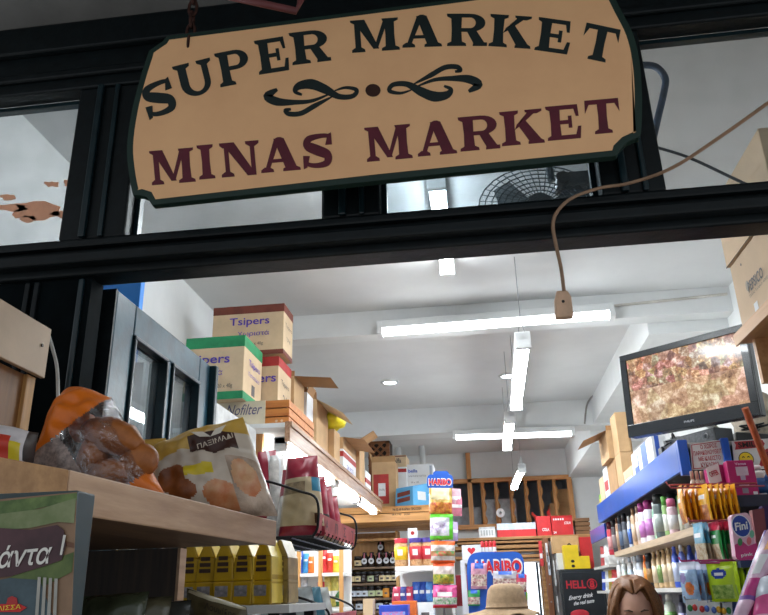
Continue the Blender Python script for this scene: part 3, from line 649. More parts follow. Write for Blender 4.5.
c.patch('right', .45, .62, .15, .32, INKG, 'printed_picture'); c.text('20 x 40g', 'front', .7, .2, .25, .08, INKG)
c = snack_carton('red-banded snack carton half hidden behind the green-banded one', -1.25, -.968, 3.52, 3.78, 2.402, 2.695, RED, .17, .11)
c.text('Tsipers', 'front', .56, .60, .8, .20, INKP, .012); c.text('Tsipers', 'right', .5, .58, .6, .12, INKG); c.text('24', 'right', .5, .3, .3, .2, INKG)
# open cartons farther along the shelf, right faces level with the fascia
XF = -.835
def side_y(px, py): return atX(px, py, XF).y
LG = 'cartons along the top of the left shelf'
LASTY = 3.79
def shelf_carton(label, p0, p1, ytop, w=.3, m=None, op=True, zb=SHZ+.006, name='cardboard_carton', X=XF, g=LG):
    global LASTY
    y0 = max(atX(p0[0], p0[1], X).y, LASTY+.004); y1 = max(y0+.05, atX(p1[0], p1[1], X).y); LASTY = y1; z1 = at(p0[0], ytop, y0).z
    return Carton(name, label, X-w, X, y0, y1, zb, z1, m, 'box', g, op)
c = shelf_carton('tall open carton with one flap spread over the aisle, beside the red-banded carton', (294, 400), (304, 405), 376, .20, X=-.955); c.flap('right', .2, 96, KIN); c.flap('front', .03, 0, KIN)
c = shelf_carton('narrow open carton with pale side, second behind the banded cartons', (305.5, 410), (313, 415), 392, .16, WHITEC, X=-.94); c.flap('front', .05, 0, KIN); c.flap('right', .05, 20, KIN)
c = shelf_carton('open carton with a long flap pointing down the aisle, third behind the banded cartons', (315, 420), (328, 428), 399, .16, X=-.92); c.flap('right', .18, 120, PALEK); c.flap('front', .04, 10, KIN)
c = shelf_carton('low closed carton under the yellow plastic bag', (329, 440), (340, 450), 429, .3, KRAFT, False, X=-.88)
b = c.b; p = Vector((-.93, (b[2]+b[3])/2, b[5]))
yb = thing('plastic_bag', 'crumpled bright yellow plastic bag on top of the left cartons', 'bag', tuple(p))
mb = MB(True); mb.ball(p+Vector((0, 0, .066)), (.10, .12, .05), mat((240, 222, 30), .35, .08, 12), 18, 12, lambda q, d: q*(1+.35*noise.noise(d*3))); mb.build('bag_body', yb, smooth=True)
mb = MB(True); mb.ball(p+Vector((.02, -.02, .12)), (.03, .03, .03), mat((240, 222, 30), .35, .08, 12), 10, 8, lambda q, d: q*(1+.4*noise.noise(d*4+Vector((3, 0, 0))))); mb.build('knot', yb, smooth=True)
c = shelf_carton('large plain carton past the yellow bag with printed white carton under it', (342, 460), (356, 470), 437, .42, KRAFT, True, SHZ+.16, X=-.86); c.flap('right', .14, 100, KRAFT2)
b = c.b
c = Carton('printed_carton', 'white carton with red stripe supporting the large plain carton', b[0], b[1], b[2], b[3], SHZ+.006, SHZ+.159, WHITEC, 'box', LG); c.patch('right', .0, 1, .68, .9, RED, 'red_stripe'); c.patch('front', .0, 1, .68, .9, RED, 'red_stripe'); c.text('24 PCS', 'right', .5, .35, .5, .2, INKP)
c = shelf_carton('tall slim carton at the far end of the left shelf beside the lattice crate', (358, 484), (365, 490), 440, .2, KRAFT, True); c.flap('right', .12, 60, KRAFT2)
c = shelf_carton('small white and red carton at the far corner of the left shelf', (366, 492), (371, 496), 470, .2, WHITEC, False); c.patch('right', 0, 1, .35, .6, RED, 'red_stripe'); c.patch('front', 0, 1, .35, .6, RED, 'red_stripe')
# ---------------------------------------------------------------- transverse shelf at the back left
TY, TZ = 6.4, 2.25
tv = thing('corner_shelf', 'deep wooden corner shelf with slatted underside and black writing, back left', 'shelf', (-.95, 6.9, 0))
W1 = wood((206, 152, 92), (172, 118, 62), 'x', 5); xl, xr = -1.5, at(430, 512, TY).x
MB().box(xl, xr, TY, TY+.02, 2.125, 2.19, W1).build('fascia_board', tv, bevel=.003); MB().box(xl, xr, TY, TY+.02, 2.196, TZ, W1).build('fascia_board', tv, bevel=.003)
MB().box(xl, xr, TY+.02, 7.6, TZ-.02, TZ, W1).build('top_board', tv)
for k in range(7): MB().box(xl, xr, TY+.04+.165*k, TY+.16+.165*k, 2.135, 2.16, W1).build('slat', tv, bevel=.003)
for x in (xl+.02, xr-.05): MB().box(x, x+.03, TY+.02, 7.6, 2.16, TZ-.02, W1).build('bearer', tv)
MB().box(xr-.05, xr-.01, 7.45, 7.55, 0, 2.135, W1).build('post', tv); MB().box(xl+.02, xl+.06, 7.45, 7.55, 0, 2.135, W1).build('post', tv)
BLK = mat((30, 26, 24), .6)
text('No 53: 69 ΦΑΡΜΑ  ΠΡΟΣΟΧΗ', 'painted_words', tv, at(407, 509, TY-.001), (1, 0, 0), (0, 0, 1), .24, .022, BLK, .02); text('ΦΑ-140   24,00', 'painted_words', tv, at(401, 514.5, TY-.001), (1, 0, 0), (0, 0, 1), .15, .018, BLK, .02)
def pxcarton(name, label, l, t, r, b, Y, d, m=None, z0=None, cat='box', group=None, op=False):
    A = at(l, (t+b)/2, Y); B = at(r, (t+b)/2, Y); T = at((l+r)/2, t, Y).z; Z = at((l+r)/2, b, Y).z if z0 is None else z0
    return Carton(name, label, A.x, B.x, Y, Y+d, Z, T, m, cat, group, op)
CG = 'packages on the back left corner shelf'
# lattice crate
lx0, lx1 = at(368, 452, 7.2).x, at(389, 452, 7.2).x; lz0 = TZ+.001; lz1 = at(378, 440, 7.2).z
lc = thing('lattice_crate', 'brown crate with diamond lattice front at the back left corner', 'crate', ((lx0+lx1)/2, 7.3, lz0), CG)
LB = wood((150, 96, 56), (120, 74, 40), 'x', 6); MB().box(lx0, lx1, 7.25, 7.5, lz0, lz1, mat((44, 30, 22), .8)).build('body', lc)
f = MB()
for a in ((lx0, lx1, lz0, lz0+.03), (lx0, lx1, lz1-.03, lz1), (lx0, lx0+.03, lz0, lz1), (lx1-.03, lx1, lz0, lz1)): f.box(a[0], a[1], 7.225, 7.25, a[2], a[3], LB)
f.build('frame', lc)
W_, H_ = lx1-lx0, lz1-lz0; f = MB(); n_ = 2.6
for s_ in (1, -1):
    for k in range(-10, 14):
        # diagonal bars clipped to the frame
        pts = []
        x_a = lx0+W_*k/n_*1.0
        for t_ in (0, 1):
            pts.append((x_a+s_*t_*H_, lz0+t_*H_))
        (xa, za), (xb, zb) = pts
        def clip(xa, za, xb, zb):
            ts = sorted([(lx0-xa)/(xb-xa), (lx1-xa)/(xb-xa)]); t0, t1 = max(0, ts[0]), min(1, ts[1])
            return None if t1-t0 < .05 else (xa+(xb-xa)*t0, za+(zb-za)*t0, xa+(xb-xa)*t1, za+(zb-za)*t1)
        q = clip(xa, za, xb, zb)
        if q: f.ribbon([(q[0], 7.24-.006*(s_ > 0), q[1]), (q[2], 7.24-.006*(s_ > 0), q[3])], [.020, .020], (0, -1, 0), LB, .006)
f.build('lattice', lc)
# tilted carton with red panel
c = pxcarton('cardboard_carton', 'plain carton with a red printed panel and white label on the corner shelf', 372, 462, 396, 505, 6.66, .2, KRAFT, TZ+.001, 'box', CG, True)
c.patch('front', .06, .70, .12, .74, mat((178, 52, 48), .6), 'red_panel'); c.patch('front', .26, .56, .28, .55, WHITEC, 'white_label', .0016); c.text('24 x 500g', 'front', .41, .41, .22, .06, INKG); c.flap('front', .05, 15, KRAFT2); c.flap('left', .1, 15, KRAFT2)
bx = c.b[1]
c = pxcarton('printed_carton', 'white carton with red stripe behind the blue snack tray on the corner shelf', 390, 467, 407, 505, 6.95, .3, WHITEC, TZ+.001, 'box', CG); c.patch('front', 0, 1, .88, .96, RED, 'red_stripe'); c.patch('front', .1, .5, .58, .72, mat((232, 160, 40), .5), 'orange_emblem'); c.text('ΚΑΦΕΣ', 'front', .5, .45, .6, .07, INKG)
b = c.b; t_ = at(398, 455, 6.95).z
c = Carton('cardboard_carton', 'small kraft carton with grey print, on top of the red-striped white carton', b[0]+.0, b[1], b[2]+.01, b[3], b[5]+.001, t_, PALEK, 'box', CG); c.text('Alfa', 'front', .45, .55, .5, .4, INKG, .02); c.patch('front', 0, 1, .86, .95, BRN)
c = pxcarton('printed_carton', 'big white carton with blue print on the back corner shelf', 407, 464, 434, 507, 7.0, .3, WHITEC, TZ+.001, 'box', CG)
BLU = mat((40, 90, 190), .5); c.text('bella', 'front', .24, .86, .34, .07, BLU, .02); c.text('ΧΑΡΤΟΠΕΤΣΕΤΕΣ', 'front', .4, .75, .66, .03, INKG); c.text('20 x 100', 'front', .3, .62, .3, .03, INKG); c.patch('front', .86, .95, .74, .96, mat((170, 178, 190), .6), 'grey_icons'); c.patch('front', .3, .5, .48, .51, INKG)
# blue snack tray, corner to the camera
bt = thing('snack_tray', 'light blue cardboard snack tray turned corner-on on the corner shelf', 'box', (at(413, 500, 6.58).x, 6.56, TZ+.001), CG, R_(-38))
LB_ = mat((96, 176, 226), .5, .05, 8)
MB().hull8([(-.11, -.11, 0), (.11, -.11, 0), (.11, .11, 0), (-.11, .11, 0), (-.10, -.10, .16), (.10, -.10, .16), (.10, .10, .20), (-.10, .10, .20)], LB_).build('tray_body', bt, local=True, bevel=.004)
for z in (.05, .10): MB().obox((-.08, -.1125+.06*(z-.0), z-.018), (.15, 0, .012), (0, -.002, 0), (0, .002, .035), mat((126, 58, 44), .5)).build('printed_biscuit', bt, local=True)
MB().obox((.1095-.05*.05, -.05, .05), (0, .1, 0), (.002, 0, 0), (-.004, 0, .07), WHITEC).build('white_label', bt, local=True)
# ================================================================== under the left shelf: wire basket with bags
BWIRE = mat((26, 24, 26), .35, .1, 20, metal=.4); STRIP = mat((196, 84, 88), .45, .15, 16, c2=(160, 52, 58))
BX0, BX1, BY0, BY1, BZ0, BZ1 = -.98, -.545, 2.45, 3.2, 1.735, 1.85
bk = thing('wire_basket', 'black wire basket with red price strip under the left lamp, holding bread bags', 'basket', (-.76, 2.82, BZ0))
w = MB()
for k in range(12): y = BY0+(BY1-BY0)*k/11; w.tube([(BX0, y, BZ0), (BX1, y, BZ0), (BX1+.012, y, BZ0+.02)], .003, BWIRE, 5)
for k in range(7): x = BX0+(BX1-BX0)*k/6; w.tube([(x, BY0, BZ0-.004), (x, BY1, BZ0-.004)], .003, BWIRE, 5)
w.build('wire_floor', bk)
MB().tube([Vector(p) for p in smooth([(BX0, BY0, BZ1+.10), (-.75, BY0, BZ1+.075), (-.60, BY0, BZ1+.03), (-.535, BY0, BZ1-.0), (-.53, BY0, BZ0+.03), (BX1, BY0, BZ0)], 5)], .0045, BWIRE, 7).build('end_wire', bk, smooth=True)
MB().tube([Vector(p) for p in smooth([(BX0, BY1, BZ1+.10), (-.75, BY1, BZ1+.075), (-.60, BY1, BZ1+.03), (-.535, BY1, BZ1-.0), (-.53, BY1, BZ0+.03), (BX1, BY1, BZ0)], 5)], .0045, BWIRE, 7).build('end_wire', bk, smooth=True)
MB().obox((BX1+.004, BY0+.03, BZ0+.012), (0, BY1-BY0-.04, 0), (.004, 0, 0), (.006, 0, .062), STRIP).build('price_strip', bk)
for k, t_ in enumerate(('A', 'Π', 'Σ', 'Τ')):
    text(t_, 'price_mark', bk, (BX1+.0125, BY0+.16+.17*k, BZ0+.046), (0, 1, 0), (0, 0, 1), .05, .036, mat((96, 40, 44), .5), .02)
MB().box(BX0-.03, BX0, BY0, BY1+.02, 1.70, 2.255, mat((206, 206, 204), .6)).build('hook_rail', bk)
CLR = mat((150, 28, 52), .35, .12, 10, bump=.15); BAGB = mat((206, 186, 150), .35, .1, 8, bump=.15); TEALP = mat((40, 120, 150), .4); CLEARP = mat((220, 216, 212), .12, .25, 14, bump=.5)
for k in range(5):
    y = 2.53+.15*k; xr = [-.525, -.56, -.56, -.565, -.57][k]; h = [.265, .25, .24, .22, .20][k]; w_ = .15 if k == 0 else .17
    cs = (Vector((xr-w_+.02, y, BZ0+.01+h-.01)), Vector((xr-.03, y+.02, BZ0+.01+h)), Vector((xr, y+.02, BZ0+.006)), Vector((xr-w_, y-.02, BZ0+.006)))
    b = thing('bread_bag', ['beige bread bag with crimson top and teal corner, front of the wire basket', 'red and clear bread bag directly behind the beige one in the wire basket', 'red-topped bread bag, third from the front of the wire basket', 'clear bread bag, fourth from the front of the wire basket', 'last bread bag at the far end of the wire basket'][k], 'bag', (xr-w_/2, y, BZ0+.006), 'bags in the wire basket')
    if k == 0: pouch(b, *cs, .10, BAGB, [('crimson_top', CLR, lambda u, v: v > .72), ('teal_label', TEALP, lambda u, v: u > .76 and .52 < v < .72), ('crimson_base', CLR, lambda u, v: v < .12), ('printed_lines', mat((150, 128, 98), .5, .2, 60), lambda u, v: u < .6 and .5 < v < .66), ('dark_emblem', mat((90, 60, 40), .5), lambda u, v: ell(u, v, .88, .2, .1, .08))], seed=31, gusset=1, crinkle=.008, nu=34, nv=34)
    else: pouch(b, *cs, .11, (CLEARP, BAGB, CLEARP, BAGB)[k-1], [('red_print', CLR, lambda u, v: v > .62 or (u > .8 and v > .4)), ('dark_words', INKG, lambda u, v: .3 < v < .4 and u > .3)], seed=31+k, crinkle=.012, nu=20, nv=20)
# row of crimson wrappers behind (left of the beige bag)
for k in range(2):
    cs = (at(258+12*k, 452+4*k, 2.75), at(276+8*k, 450+4*k, 2.8), at(280+8*k, 520, 2.8), at(256+10*k, 520, 2.75)); cs[2].z = cs[3].z = BZ0+.006
    b = thing('bread_bag', ['crimson white-striped bag left of the beige bread bag, past the gold rusk bag', 'clear crinkled bag wedged left of the beige bread bag'][k], 'bag', (center(cs).x-.03*0, 2.78, BZ0+.006), 'bags in the wire basket')
    pouch(b, *cs, .06, (CLR, CLEARP)[k], [('white_stripe', WHITEC, lambda u, v: .4 < u < .6)], seed=41+k, nu=14, nv=14)
# ---------------------------------------------------------------- yellow coffee packs
YP = mat((196, 156, 22), .32, .12, 10, bump=.12); YL = mat((236, 206, 90), .3, .1, 10, bump=.1); PURP = mat((62, 40, 30), .5, .2, 60); LBLG = mat((150, 146, 150), .5, .25, 60)
PZ = 1.536
MB_ = thing('packet_shelf', 'low shelf under the pale display shelf carrying yellow coffee packets', 'shelf', (-.75, 2.2, 0))
MB().box(-1.2, -.50, 1.98, 2.44, PZ-.02, PZ-.001, WSH).build('board', MB_); MB().box(-1.2, -1.17, 1.98, 2.44, 0, PZ+.4, WSH).build('side_panel', MB_)
MB().box(-.56, -.53, 2.40, 2.43, 0, PZ-.02, BWIRE).build('leg', MB_); MB().box(-.56, -.53, 2.0, 2.03, 0, PZ-.02, BWIRE).build('leg', MB_)
PW, PD, PH = .088, .056, .165
def coffee_pack(loc, label, rot):
    r = thing('coffee_packet', label, 'packet', loc, 'yellow coffee packets', rot)
    w, d, h = PW/2, PD/2, PH; k = h*.72; mb = MB(); a, e = w*.94, d*.92
    P0 = [(-a, -e, 0), (a, -e, 0), (a, e, 0), (-a, e, 0)]; P1 = [(-w, -d, k*.5), (w, -d, k*.5), (w, d, k*.5), (-w, d, k*.5)]; P2 = [(-w*.97, -d*.85, k), (w*.97, -d*.85, k), (w*.97, d*.85, k), (-w*.97, d*.85, k)]
    T = [(-w, -.004, h), (w, -.004, h), (w, .004, h), (-w, .004, h)]
    mb.hull8(P0+P1, YP); mb.hull8(P1+P2, YP); mb.hull8(P2+T, YP); mb.build('wrapper', r, local=True, bevel=.004)
    MB().poly([(-w*.96, d+.0012, .004), (w*.96, d+.0012, .004), (w*.97, d*.87+.0012, k), (w*.97, .0055, h), (-w*.97, .0055, h), (-w*.97, d*.87+.0012, k)][:2]+[(w*.97, d*.87+.0012, k), (-w*.97, d*.87+.0012, k)], YL).poly([(-w*.97, d*.87+.0012, k), (w*.97, d*.87+.0012, k), (w*.97, .0055, h), (-w*.97, .0055, h)], YL).build('light_face', r, local=True)
    X_ = w*1.004+.001
    tw = MB()
    for (z_, hw) in ((.082, .60), (.097, .58), (.112, .50)): tw.prism([(X_, -d*hw, z_), (X_, d*hw*.8, z_), (X_, d*hw*.8, z_+.010), (X_, -d*hw, z_+.010)], (.0006, 0, 0), PURP)
    tw.build('printed_words', r, local=True)
    MB().prism([(X_, -d*.72, .022), (X_, d*.5, .022), (X_, d*.5, .048), (X_, -d*.72, .048)], (.0006, 0, 0), LBLG).build('barcode_label', r, local=True)
    return r
proto = None
for k, (px, Y, rot) in enumerate(((193, 2.06, 84), (210, 2.06, 86), (228, 2.05, 88), (248, 2.05, 92), (268, 2.06, 96), (284, 2.14, 94))):
    p = at(px, 575, Y); lab = '%s yellow coffee packet from the left in the front row under the pale shelf' % ORD[k]
    if k == 5: lab = 'brownish yellow coffee packet at the right end of the row under the pale shelf'
    if proto is None: proto = coffee_pack((p.x, p.y, PZ), lab, R_(-rot)); o = proto
    else: o = dup(proto, (p.x, p.y, PZ), lab, rotz=R_(-rot), mats={'wrapper': mat((150, 124, 62), .35, .2, 14), 'light_face': mat((176, 150, 100), .35, .2, 14)} if k == 5 else None)
for k in range(5):
    p = at(190+20*k, 572, 2.22); dup(proto, (p.x, p.y+.02, PZ), '%s yellow coffee packet from the left in the back row, behind the front packets' % ORD[k], rotz=R_(-88))
cs = (at(187, 588, 1.72), at(246, 607, 1.72), at(252, 640, 1.72), at(186, 640, 1.74))
b = thing('coffee_bag', 'dull olive foil bag with dark lettering leaning before the yellow packets', 'bag', (center(cs).x, 1.73, cs[3].z), None)
MB().box(-1.3, -.50, 1.66, 1.82, cs[3].z-.016, cs[3].z-.002, DKW).build('board', thing('low_shelf', 'narrow dark shelf board under the olive foil bag at the frame bottom', 'shelf', (-.9, 1.74, cs[3].z-.016)))
FOIL = mat((92, 84, 58), .25, .15, 16, bump=.3); pouch(b, *cs, .05, FOIL, [('pale_edge', mat((176, 168, 140), .3), lambda u, v: v > .93)], seed=51, crinkle=.008)
text('Λουμίδης', 'printed_word', b, at(220, 611, 1.685), (cs[1]-cs[0]), (cs[0]-cs[3]), .075, .018, mat((40, 34, 26), .5), .0, .2)
# ---------------------------------------------------------------- shelving behind the yellow packets
PINE = wood((206, 156, 96), (178, 126, 70), 'z', 6)
SY2 = 5.1
su = thing('pine_shelving', 'white shelving with pine uprights behind the yellow coffee packets', 'shelving', (at(320, 575, SY2).x, SY2+.15, 0))
xa, xb = at(286, 575, SY2).x, at(343, 575, SY2).x
for px in (286, 298, 320, 341): x = at(px, 575, SY2).x; MB().box(x-.012, x+.012, SY2, SY2+.03, 0, 1.95, PINE).build('upright', su)
zs = [at(320, 573, SY2).z, at(320, 608, SY2).z, 1.2]
for z in zs: MB().box(xa, xb, SY2+.005, SY2+.32, z-.02, z, WSH).build('shelf', su)
MB().box(xa, xb, SY2+.32, SY2+.335, 0, 1.95, WSH).build('back_panel', su)
PACKS = [((300, 568), (40, 90, 180), 'blue'), ((306, 566), (60, 150, 214), 'light blue'), ((311, 567), (232, 120, 40), 'orange'), ((324, 566), (190, 44, 44), 'red'), ((330, 568), (206, 60, 40), 'bright red'), ((336, 566), (226, 196, 60), 'yellow')]
for k, ((px, py), c_, nm) in enumerate(PACKS):
    p = at(px, 571, SY2+.10); h = .15-.02*(k % 3)
    o = thing('drink_packet', '%s slim packet on the upper pine shelf behind the coffee packets' % nm, 'packet', (p.x, p.y, zs[0]+.001), 'packets on the pine shelving')
    pouch(o, (p.x-.02, p.y, zs[0]+h), (p.x+.02, p.y, zs[0]+h), (p.x+.022, p.y, zs[0]+.003), (p.x-.022, p.y, zs[0]+.003), .04, mat(c_, .4, .15, 20), [('white_print', WHITEC, lambda u, v: .55 < v < .75 and .2 < u < .8)], seed=60+k, nu=10, nv=10, crinkle=.003)
for k, (px, c_, nm, h, w_) in enumerate(((303, (220, 224, 230), 'white', .20, .03), (312, (60, 110, 130), 'teal', .12, .06), (322, (206, 60, 84), 'rose', .16, .03), (328, (226, 206, 120), 'striped', .20, .025), (335, (196, 186, 90), 'olive', .2, .025), (339, (40, 110, 50), 'green', .10, .03))):
    p = at(px, 600, SY2+.09)
    o = thing('goods_packet', '%s soft packet on the lower pine shelf behind the coffee packets' % nm, 'packet', (p.x, p.y, zs[1]+.001), 'packets on the pine shelving')
    pouch(o, (p.x-w_, p.y, zs[1]+h), (p.x+w_, p.y, zs[1]+h), (p.x+w_, p.y, zs[1]+.004), (p.x-w_, p.y, zs[1]+.004), .07, mat(c_, .4, .25, 20, bump=.3), [('white_print', WHITEC, lambda u, v: .35 < v < .5)], seed=70+k, nu=12, nv=12, crinkle=.01)
# second wire basket low in front with bags
cs = (at(292, 592, 2.9), at(326, 590, 2.95), at(336, 630, 2.95), at(290, 630, 2.9))
lb = thing('wire_basket', 'black wire basket with red price strip low before the pine shelving', 'basket', (-.6, 3.0, 1.35))
w = MB(); yb0, yb1, xb0, xb1 = 2.75, 3.3, -.95, at(352, 612, 3.2).x
for k in range(8): y = yb0+(yb1-yb0)*k/7; w.tube([(xb0, y, 1.40), (xb1, y, 1.40)], .003, BWIRE, 5)
for k in range(6): x = xb0+(xb1-xb0)*k/5; w.tube([(x, yb0, 1.397), (x, yb1, 1.397)], .003, BWIRE, 5)
w.build('wire_floor', lb); zt = at(330, 611, 3.0).z
for y in (yb0, yb1): MB().tube([Vector(p) for p in smooth([(xb0, y, zt+.1), (-.7, y, zt+.06), (xb1-.03, y, zt+.02), (xb1, y, zt-.02), (xb1, y, 1.40)], 5)], .0045, BWIRE, 7).build('end_wire', lb, smooth=True)
MB().box(xb1, xb1+.004, yb0+.02, yb1-.02, zt-.06, zt-.005, STRIP).build('price_strip', lb)
MB().box(xb0-.02, xb0, yb0, yb1, 1.1, 1.64, mat((206, 206, 204), .6)).build('hook_rail', lb)
for k, (c_, nm) in enumerate((((190, 198, 200), 'silvery'), ((70, 130, 150), 'teal'), ((206, 210, 206), 'white'))):
    y = 2.85+.15*k; x = xb1-.17
    o = thing('snack_bag', '%s bag in the low wire basket at the bottom of the picture' % nm, 'bag', (x, y, 1.405), 'bags in the low wire basket')
    pouch(o, (x-.10, y, 1.405+.17), (x+.08, y, 1.405+.185), (x+.12, y, 1.408), (x-.11, y, 1.408), .10, mat(c_, .3, .2, 10, bump=.4), [('dark_print', mat((50, 60, 70), .4), lambda u, v: .4 < v < .55 and .2 < u < .7)], seed=80+k, nu=16, nv=16, crinkle=.014)
# ================================================================== jar shelves, back left
JY = 7.0
js = thing('jar_shelving', 'wooden jar shelves with dark jars in four rows, back left', 'shelving', (at(370, 580, JY).x, JY+.15, 0))
ja, jb = at(341, 570, JY).x, at(396, 570, JY).x
jz = [at(370, y, JY).z for y in (567, 583, 598, 611)]; ztop = at(370, 541, JY).z
PL = wood((214, 166, 104), (190, 138, 80), 'z', 4)
MB().box(ja, jb, JY+.22, JY+.24, 0, 2.1, PL).build('back_panel', js); MB().box(ja-.03, ja, JY-.01, JY+.24, 0, 2.1, WSH).build('side_panel', js); MB().box(jb, jb+.02, JY, JY+.24, 0, 2.1, PL).build('side_panel', js)
SBR = mat((120, 96, 72), .5, .1, 10)
for z in jz: MB().box(ja, jb, JY, JY+.22, z-.018, z, SBR).build('shelf', js)
xm = at(356, 541, JY).x; zu = at(381, 552.5, JY).z; MB().box(at(374, 552, JY).x, jb, JY+.1, JY+.22, zu-.012, zu, SBR).build('shelf', js); MB().box(ja, jb, JY-.01, JY+.22, ztop, ztop+.02, PL).build('shelf', js)
DKJ = mat((44, 34, 30), .15, .2, 20); LIDB = mat((30, 28, 30), .35); PAPER = mat((222, 204, 160), .6, .1, 30); DISC = mat((214, 218, 226), .5); PINKT = mat((206, 120, 140), .5); GRL = mat((190, 200, 160), .6); WBL = mat((206, 214, 226), .5); ORL = mat((226, 150, 50), .5)
def jar(kind, loc, label, group):
    r = thing({'disc': 'sauce_bottle', 'label': 'honey_jar'}[kind], label, 'jar', loc, group)
    if kind == 'disc':
        MB(True).lathe((0, 0, 0), [(.030, 0), (.033, .006), (.033, .085), (.026, .10), (.018, .108)], DKJ, 14).build('bottle', r, local=True)
        MB().lathe((0, 0, 0), [(.020, .108), (.020, .128)], LIDB, 12).build('cap', r, local=True)
        rl_ = MB().prism([(.026*math.cos(q*.3927), -.0345, .052+.026*math.sin(q*.3927)) for q in range(16)], (0, -.001, 0), DISC).build('round_label', r, local=True)
        MB().obox((-.006, -.036, .075), (.012, 0, 0), (0, .012, .045), (0, -.001, 0), PINKT).build('pink_tag', r, local=True)
        MB().obox((-.010, -.0363, .045), (.020, 0, 0), (0, 0, .014), (0, -.0006, 0), INKG).build('label_print', rl_, local=True)
    else:
        MB(True).lathe((0, 0, 0), [(.032, 0), (.035, .006), (.035, .068), (.029, .078)], DKJ, 14).build('jar_body', r, local=True)
        MB().lathe((0, 0, 0), [(.032, .078), (.032, .096)], LIDB, 14).build('lid', r, local=True)
        rl_ = MB().lathe((0, 0, .015), [(.0357, 0), (.0357, .045)], PAPER, 14).build('label_band', r, local=True)
        MB().obox((-.012, -.0363, .028), (.024, 0, 0), (0, 0, .016), (0, -.0008, 0), INKG).build('label_print', rl_, local=True)
    return r
JG = ['dark jars on the top jar shelf', 'jars on the second jar shelf', 'jars on the third jar shelf', 'jars on the lowest jar shelf']
rows = [[(348, 'd'), (358, 'l'), (365, 'd'), (372, 'd'), (380, 'd'), (387, 'd'), (393.5, 'd')], [(345, 'l'), (351, 'l'), (358, 'l'), (364, 'k'), (371, 'g'), (377, 'k'), (382, 'l'), (388, 'l'), (394, 'l')],
        [(346, 'k'), (352.5, 'w'), (358.5, 'w'), (364.5, 'w'), (371.5, 'g'), (379, 'g'), (386, 'o'), (392, 'k')], [(349, 'w'), (359, 'w'), (366, 'k'), (379, 'w'), (386, 'k'), (392, 'w')]]
pj = {}
LM = {'l': None, 'k': {'label_band': DKJ}, 'g': {'label_band': GRL}, 'w': {'label_band': WBL}, 'o': {'label_band': ORL, 'jar_body': ORL}}
JN = {'d': 'dark bottle with round white label', 'l': 'dark jar with cream label', 'k': 'plain dark jar', 'g': 'jar with pale green label', 'w': 'jar with bluish white label', 'o': 'orange jar'}
RN = ['top', 'second', 'third', 'lowest']
for r_, row in enumerate(rows):
    for k, (px, kd) in enumerate(row):
        kind = 'disc' if kd == 'd' else 'label'; p = at(px, 575, JY+.06); loc = (p.x, JY+.06, jz[r_]+.0005); lab = '%s, %s from the left on the %s jar shelf' % (JN[kd], ORD[k], RN[r_])
        if kind not in pj: pj[kind] = jar(kind, loc, lab, JG[r_])
        else: dup(pj[kind], loc, lab, JG[r_], LM.get(kd))
p = at(381, 548, JY+.15); dup(pj['disc'], (p.x, JY+.15, zu+.0005), 'single dark bottle with round white label standing above the top jar row', JG[0])
# ---------------------------------------------------------------- white shelf with plastic nut jars
WY = 5.6
wz = at(412, 566, WY).z; wa, wb_ = at(395, 570, WY).x, at(453, 570, WY).x
ws = thing('white_shelf', 'white shelf with curved bracket carrying three plastic nut jars', 'shelf', ((wa+wb_)/2, WY+.15, 0))
MB().box(wa, wb_, WY, WY+.3, wz-.035, wz, WSH).build('board', ws, bevel=.003)
zl = at(412, 603, WY).z; MB().box(wa, wb_, WY, WY+.3, zl-.03, zl, WSH).build('board', ws); MB().box(wa, wb_, WY+.3, WY+.32, 0, wz+.1, WSH).build('back_panel', ws)
MB().box(wb_-.02, wb_, WY, WY+.3, 0, wz-.035, WSH).build('side_panel', ws)
ac = [(wa+(wb_-wa)*.5*(1-math.cos(R_(q*9))), WY+.004, wz-.035-.05+.05*math.sin(R_(q*9))) for q in range(21)]
mb = MB()
for q in range(20): mb.prism([ac[q], ac[q+1], (ac[q+1][0], WY+.004, wz-.034), (ac[q][0], WY+.004, wz-.034)], (0, .012, 0), WSH)
mb.build('arched_bracket', ws)
NUT = mat((206, 166, 120), .4, .3, 60, c2=(160, 108, 66)); LIDR = mat((206, 44, 60), .4); LIDP = mat((78, 62, 150), .4); YLB = mat((236, 196, 30), .5, .1, 20); RLB = mat((206, 60, 70), .5, .1, 20)
pjar = None
for k, (px, lid, lb, lab) in enumerate(((401.5, LIDR, YLB, 'nut jar with red lid and yellow label on the white shelf'), (416.5, LIDP, RLB, 'nut jar with purple lid in the middle of the white shelf'), (429, LIDP, RLB, 'nut jar with purple lid at the right, beside the hanging sweets strip'))):
    p = at(px, 560, WY+.08); loc = (p.x, WY+.08, wz+.0005)
    if pjar is None:
        pjar = thing('nut_jar', lab, 'jar', loc, 'plastic nut jars')
        MB(True).lathe((0, 0, 0), [(.046, 0), (.049, .01), (.049, .15), (.042, .162)], NUT, 18, 1, .9).build('jar_body', pjar, local=True)
        MB().lathe((0, 0, 0), [(.047, .162), (.048, .19), (.044, .194)], lid, 18, 1, .9).build('lid', pjar, local=True)
        nlb = MB(True).lathe((0, 0, 0), [(.0497, .045), (.0497, .135)], lb, 18, 1, .9).build('label_band', pjar, local=True)
        MB().obox((-.022, -.0462, .075), (.036, 0, 0), (0, 0, .04), (0, -.001, 0), WHITEC).build('label_print', nlb, local=True)
    else: dup(pjar, loc, lab, None, {'lid': lid, 'label_band': lb})
p = at(413, 531, WY+.12); pq = at(413, 539, WY+.12)
Y_ = WY+.12; o = thing('price_card', 'small white card with a red mark standing on the purple-lidded nut jar', 'card', (p.x, WY+.08, wz+.196)); 
MB().box(p.x-.035, p.x+.035, WY+.075, WY+.078, wz+.196, wz+.265, WHITEC).build('card', o); MB().lathe((0, 0, 0), [(.014, 0), (.014, .001)], RED, 12).build('red_mark', o, local=True)
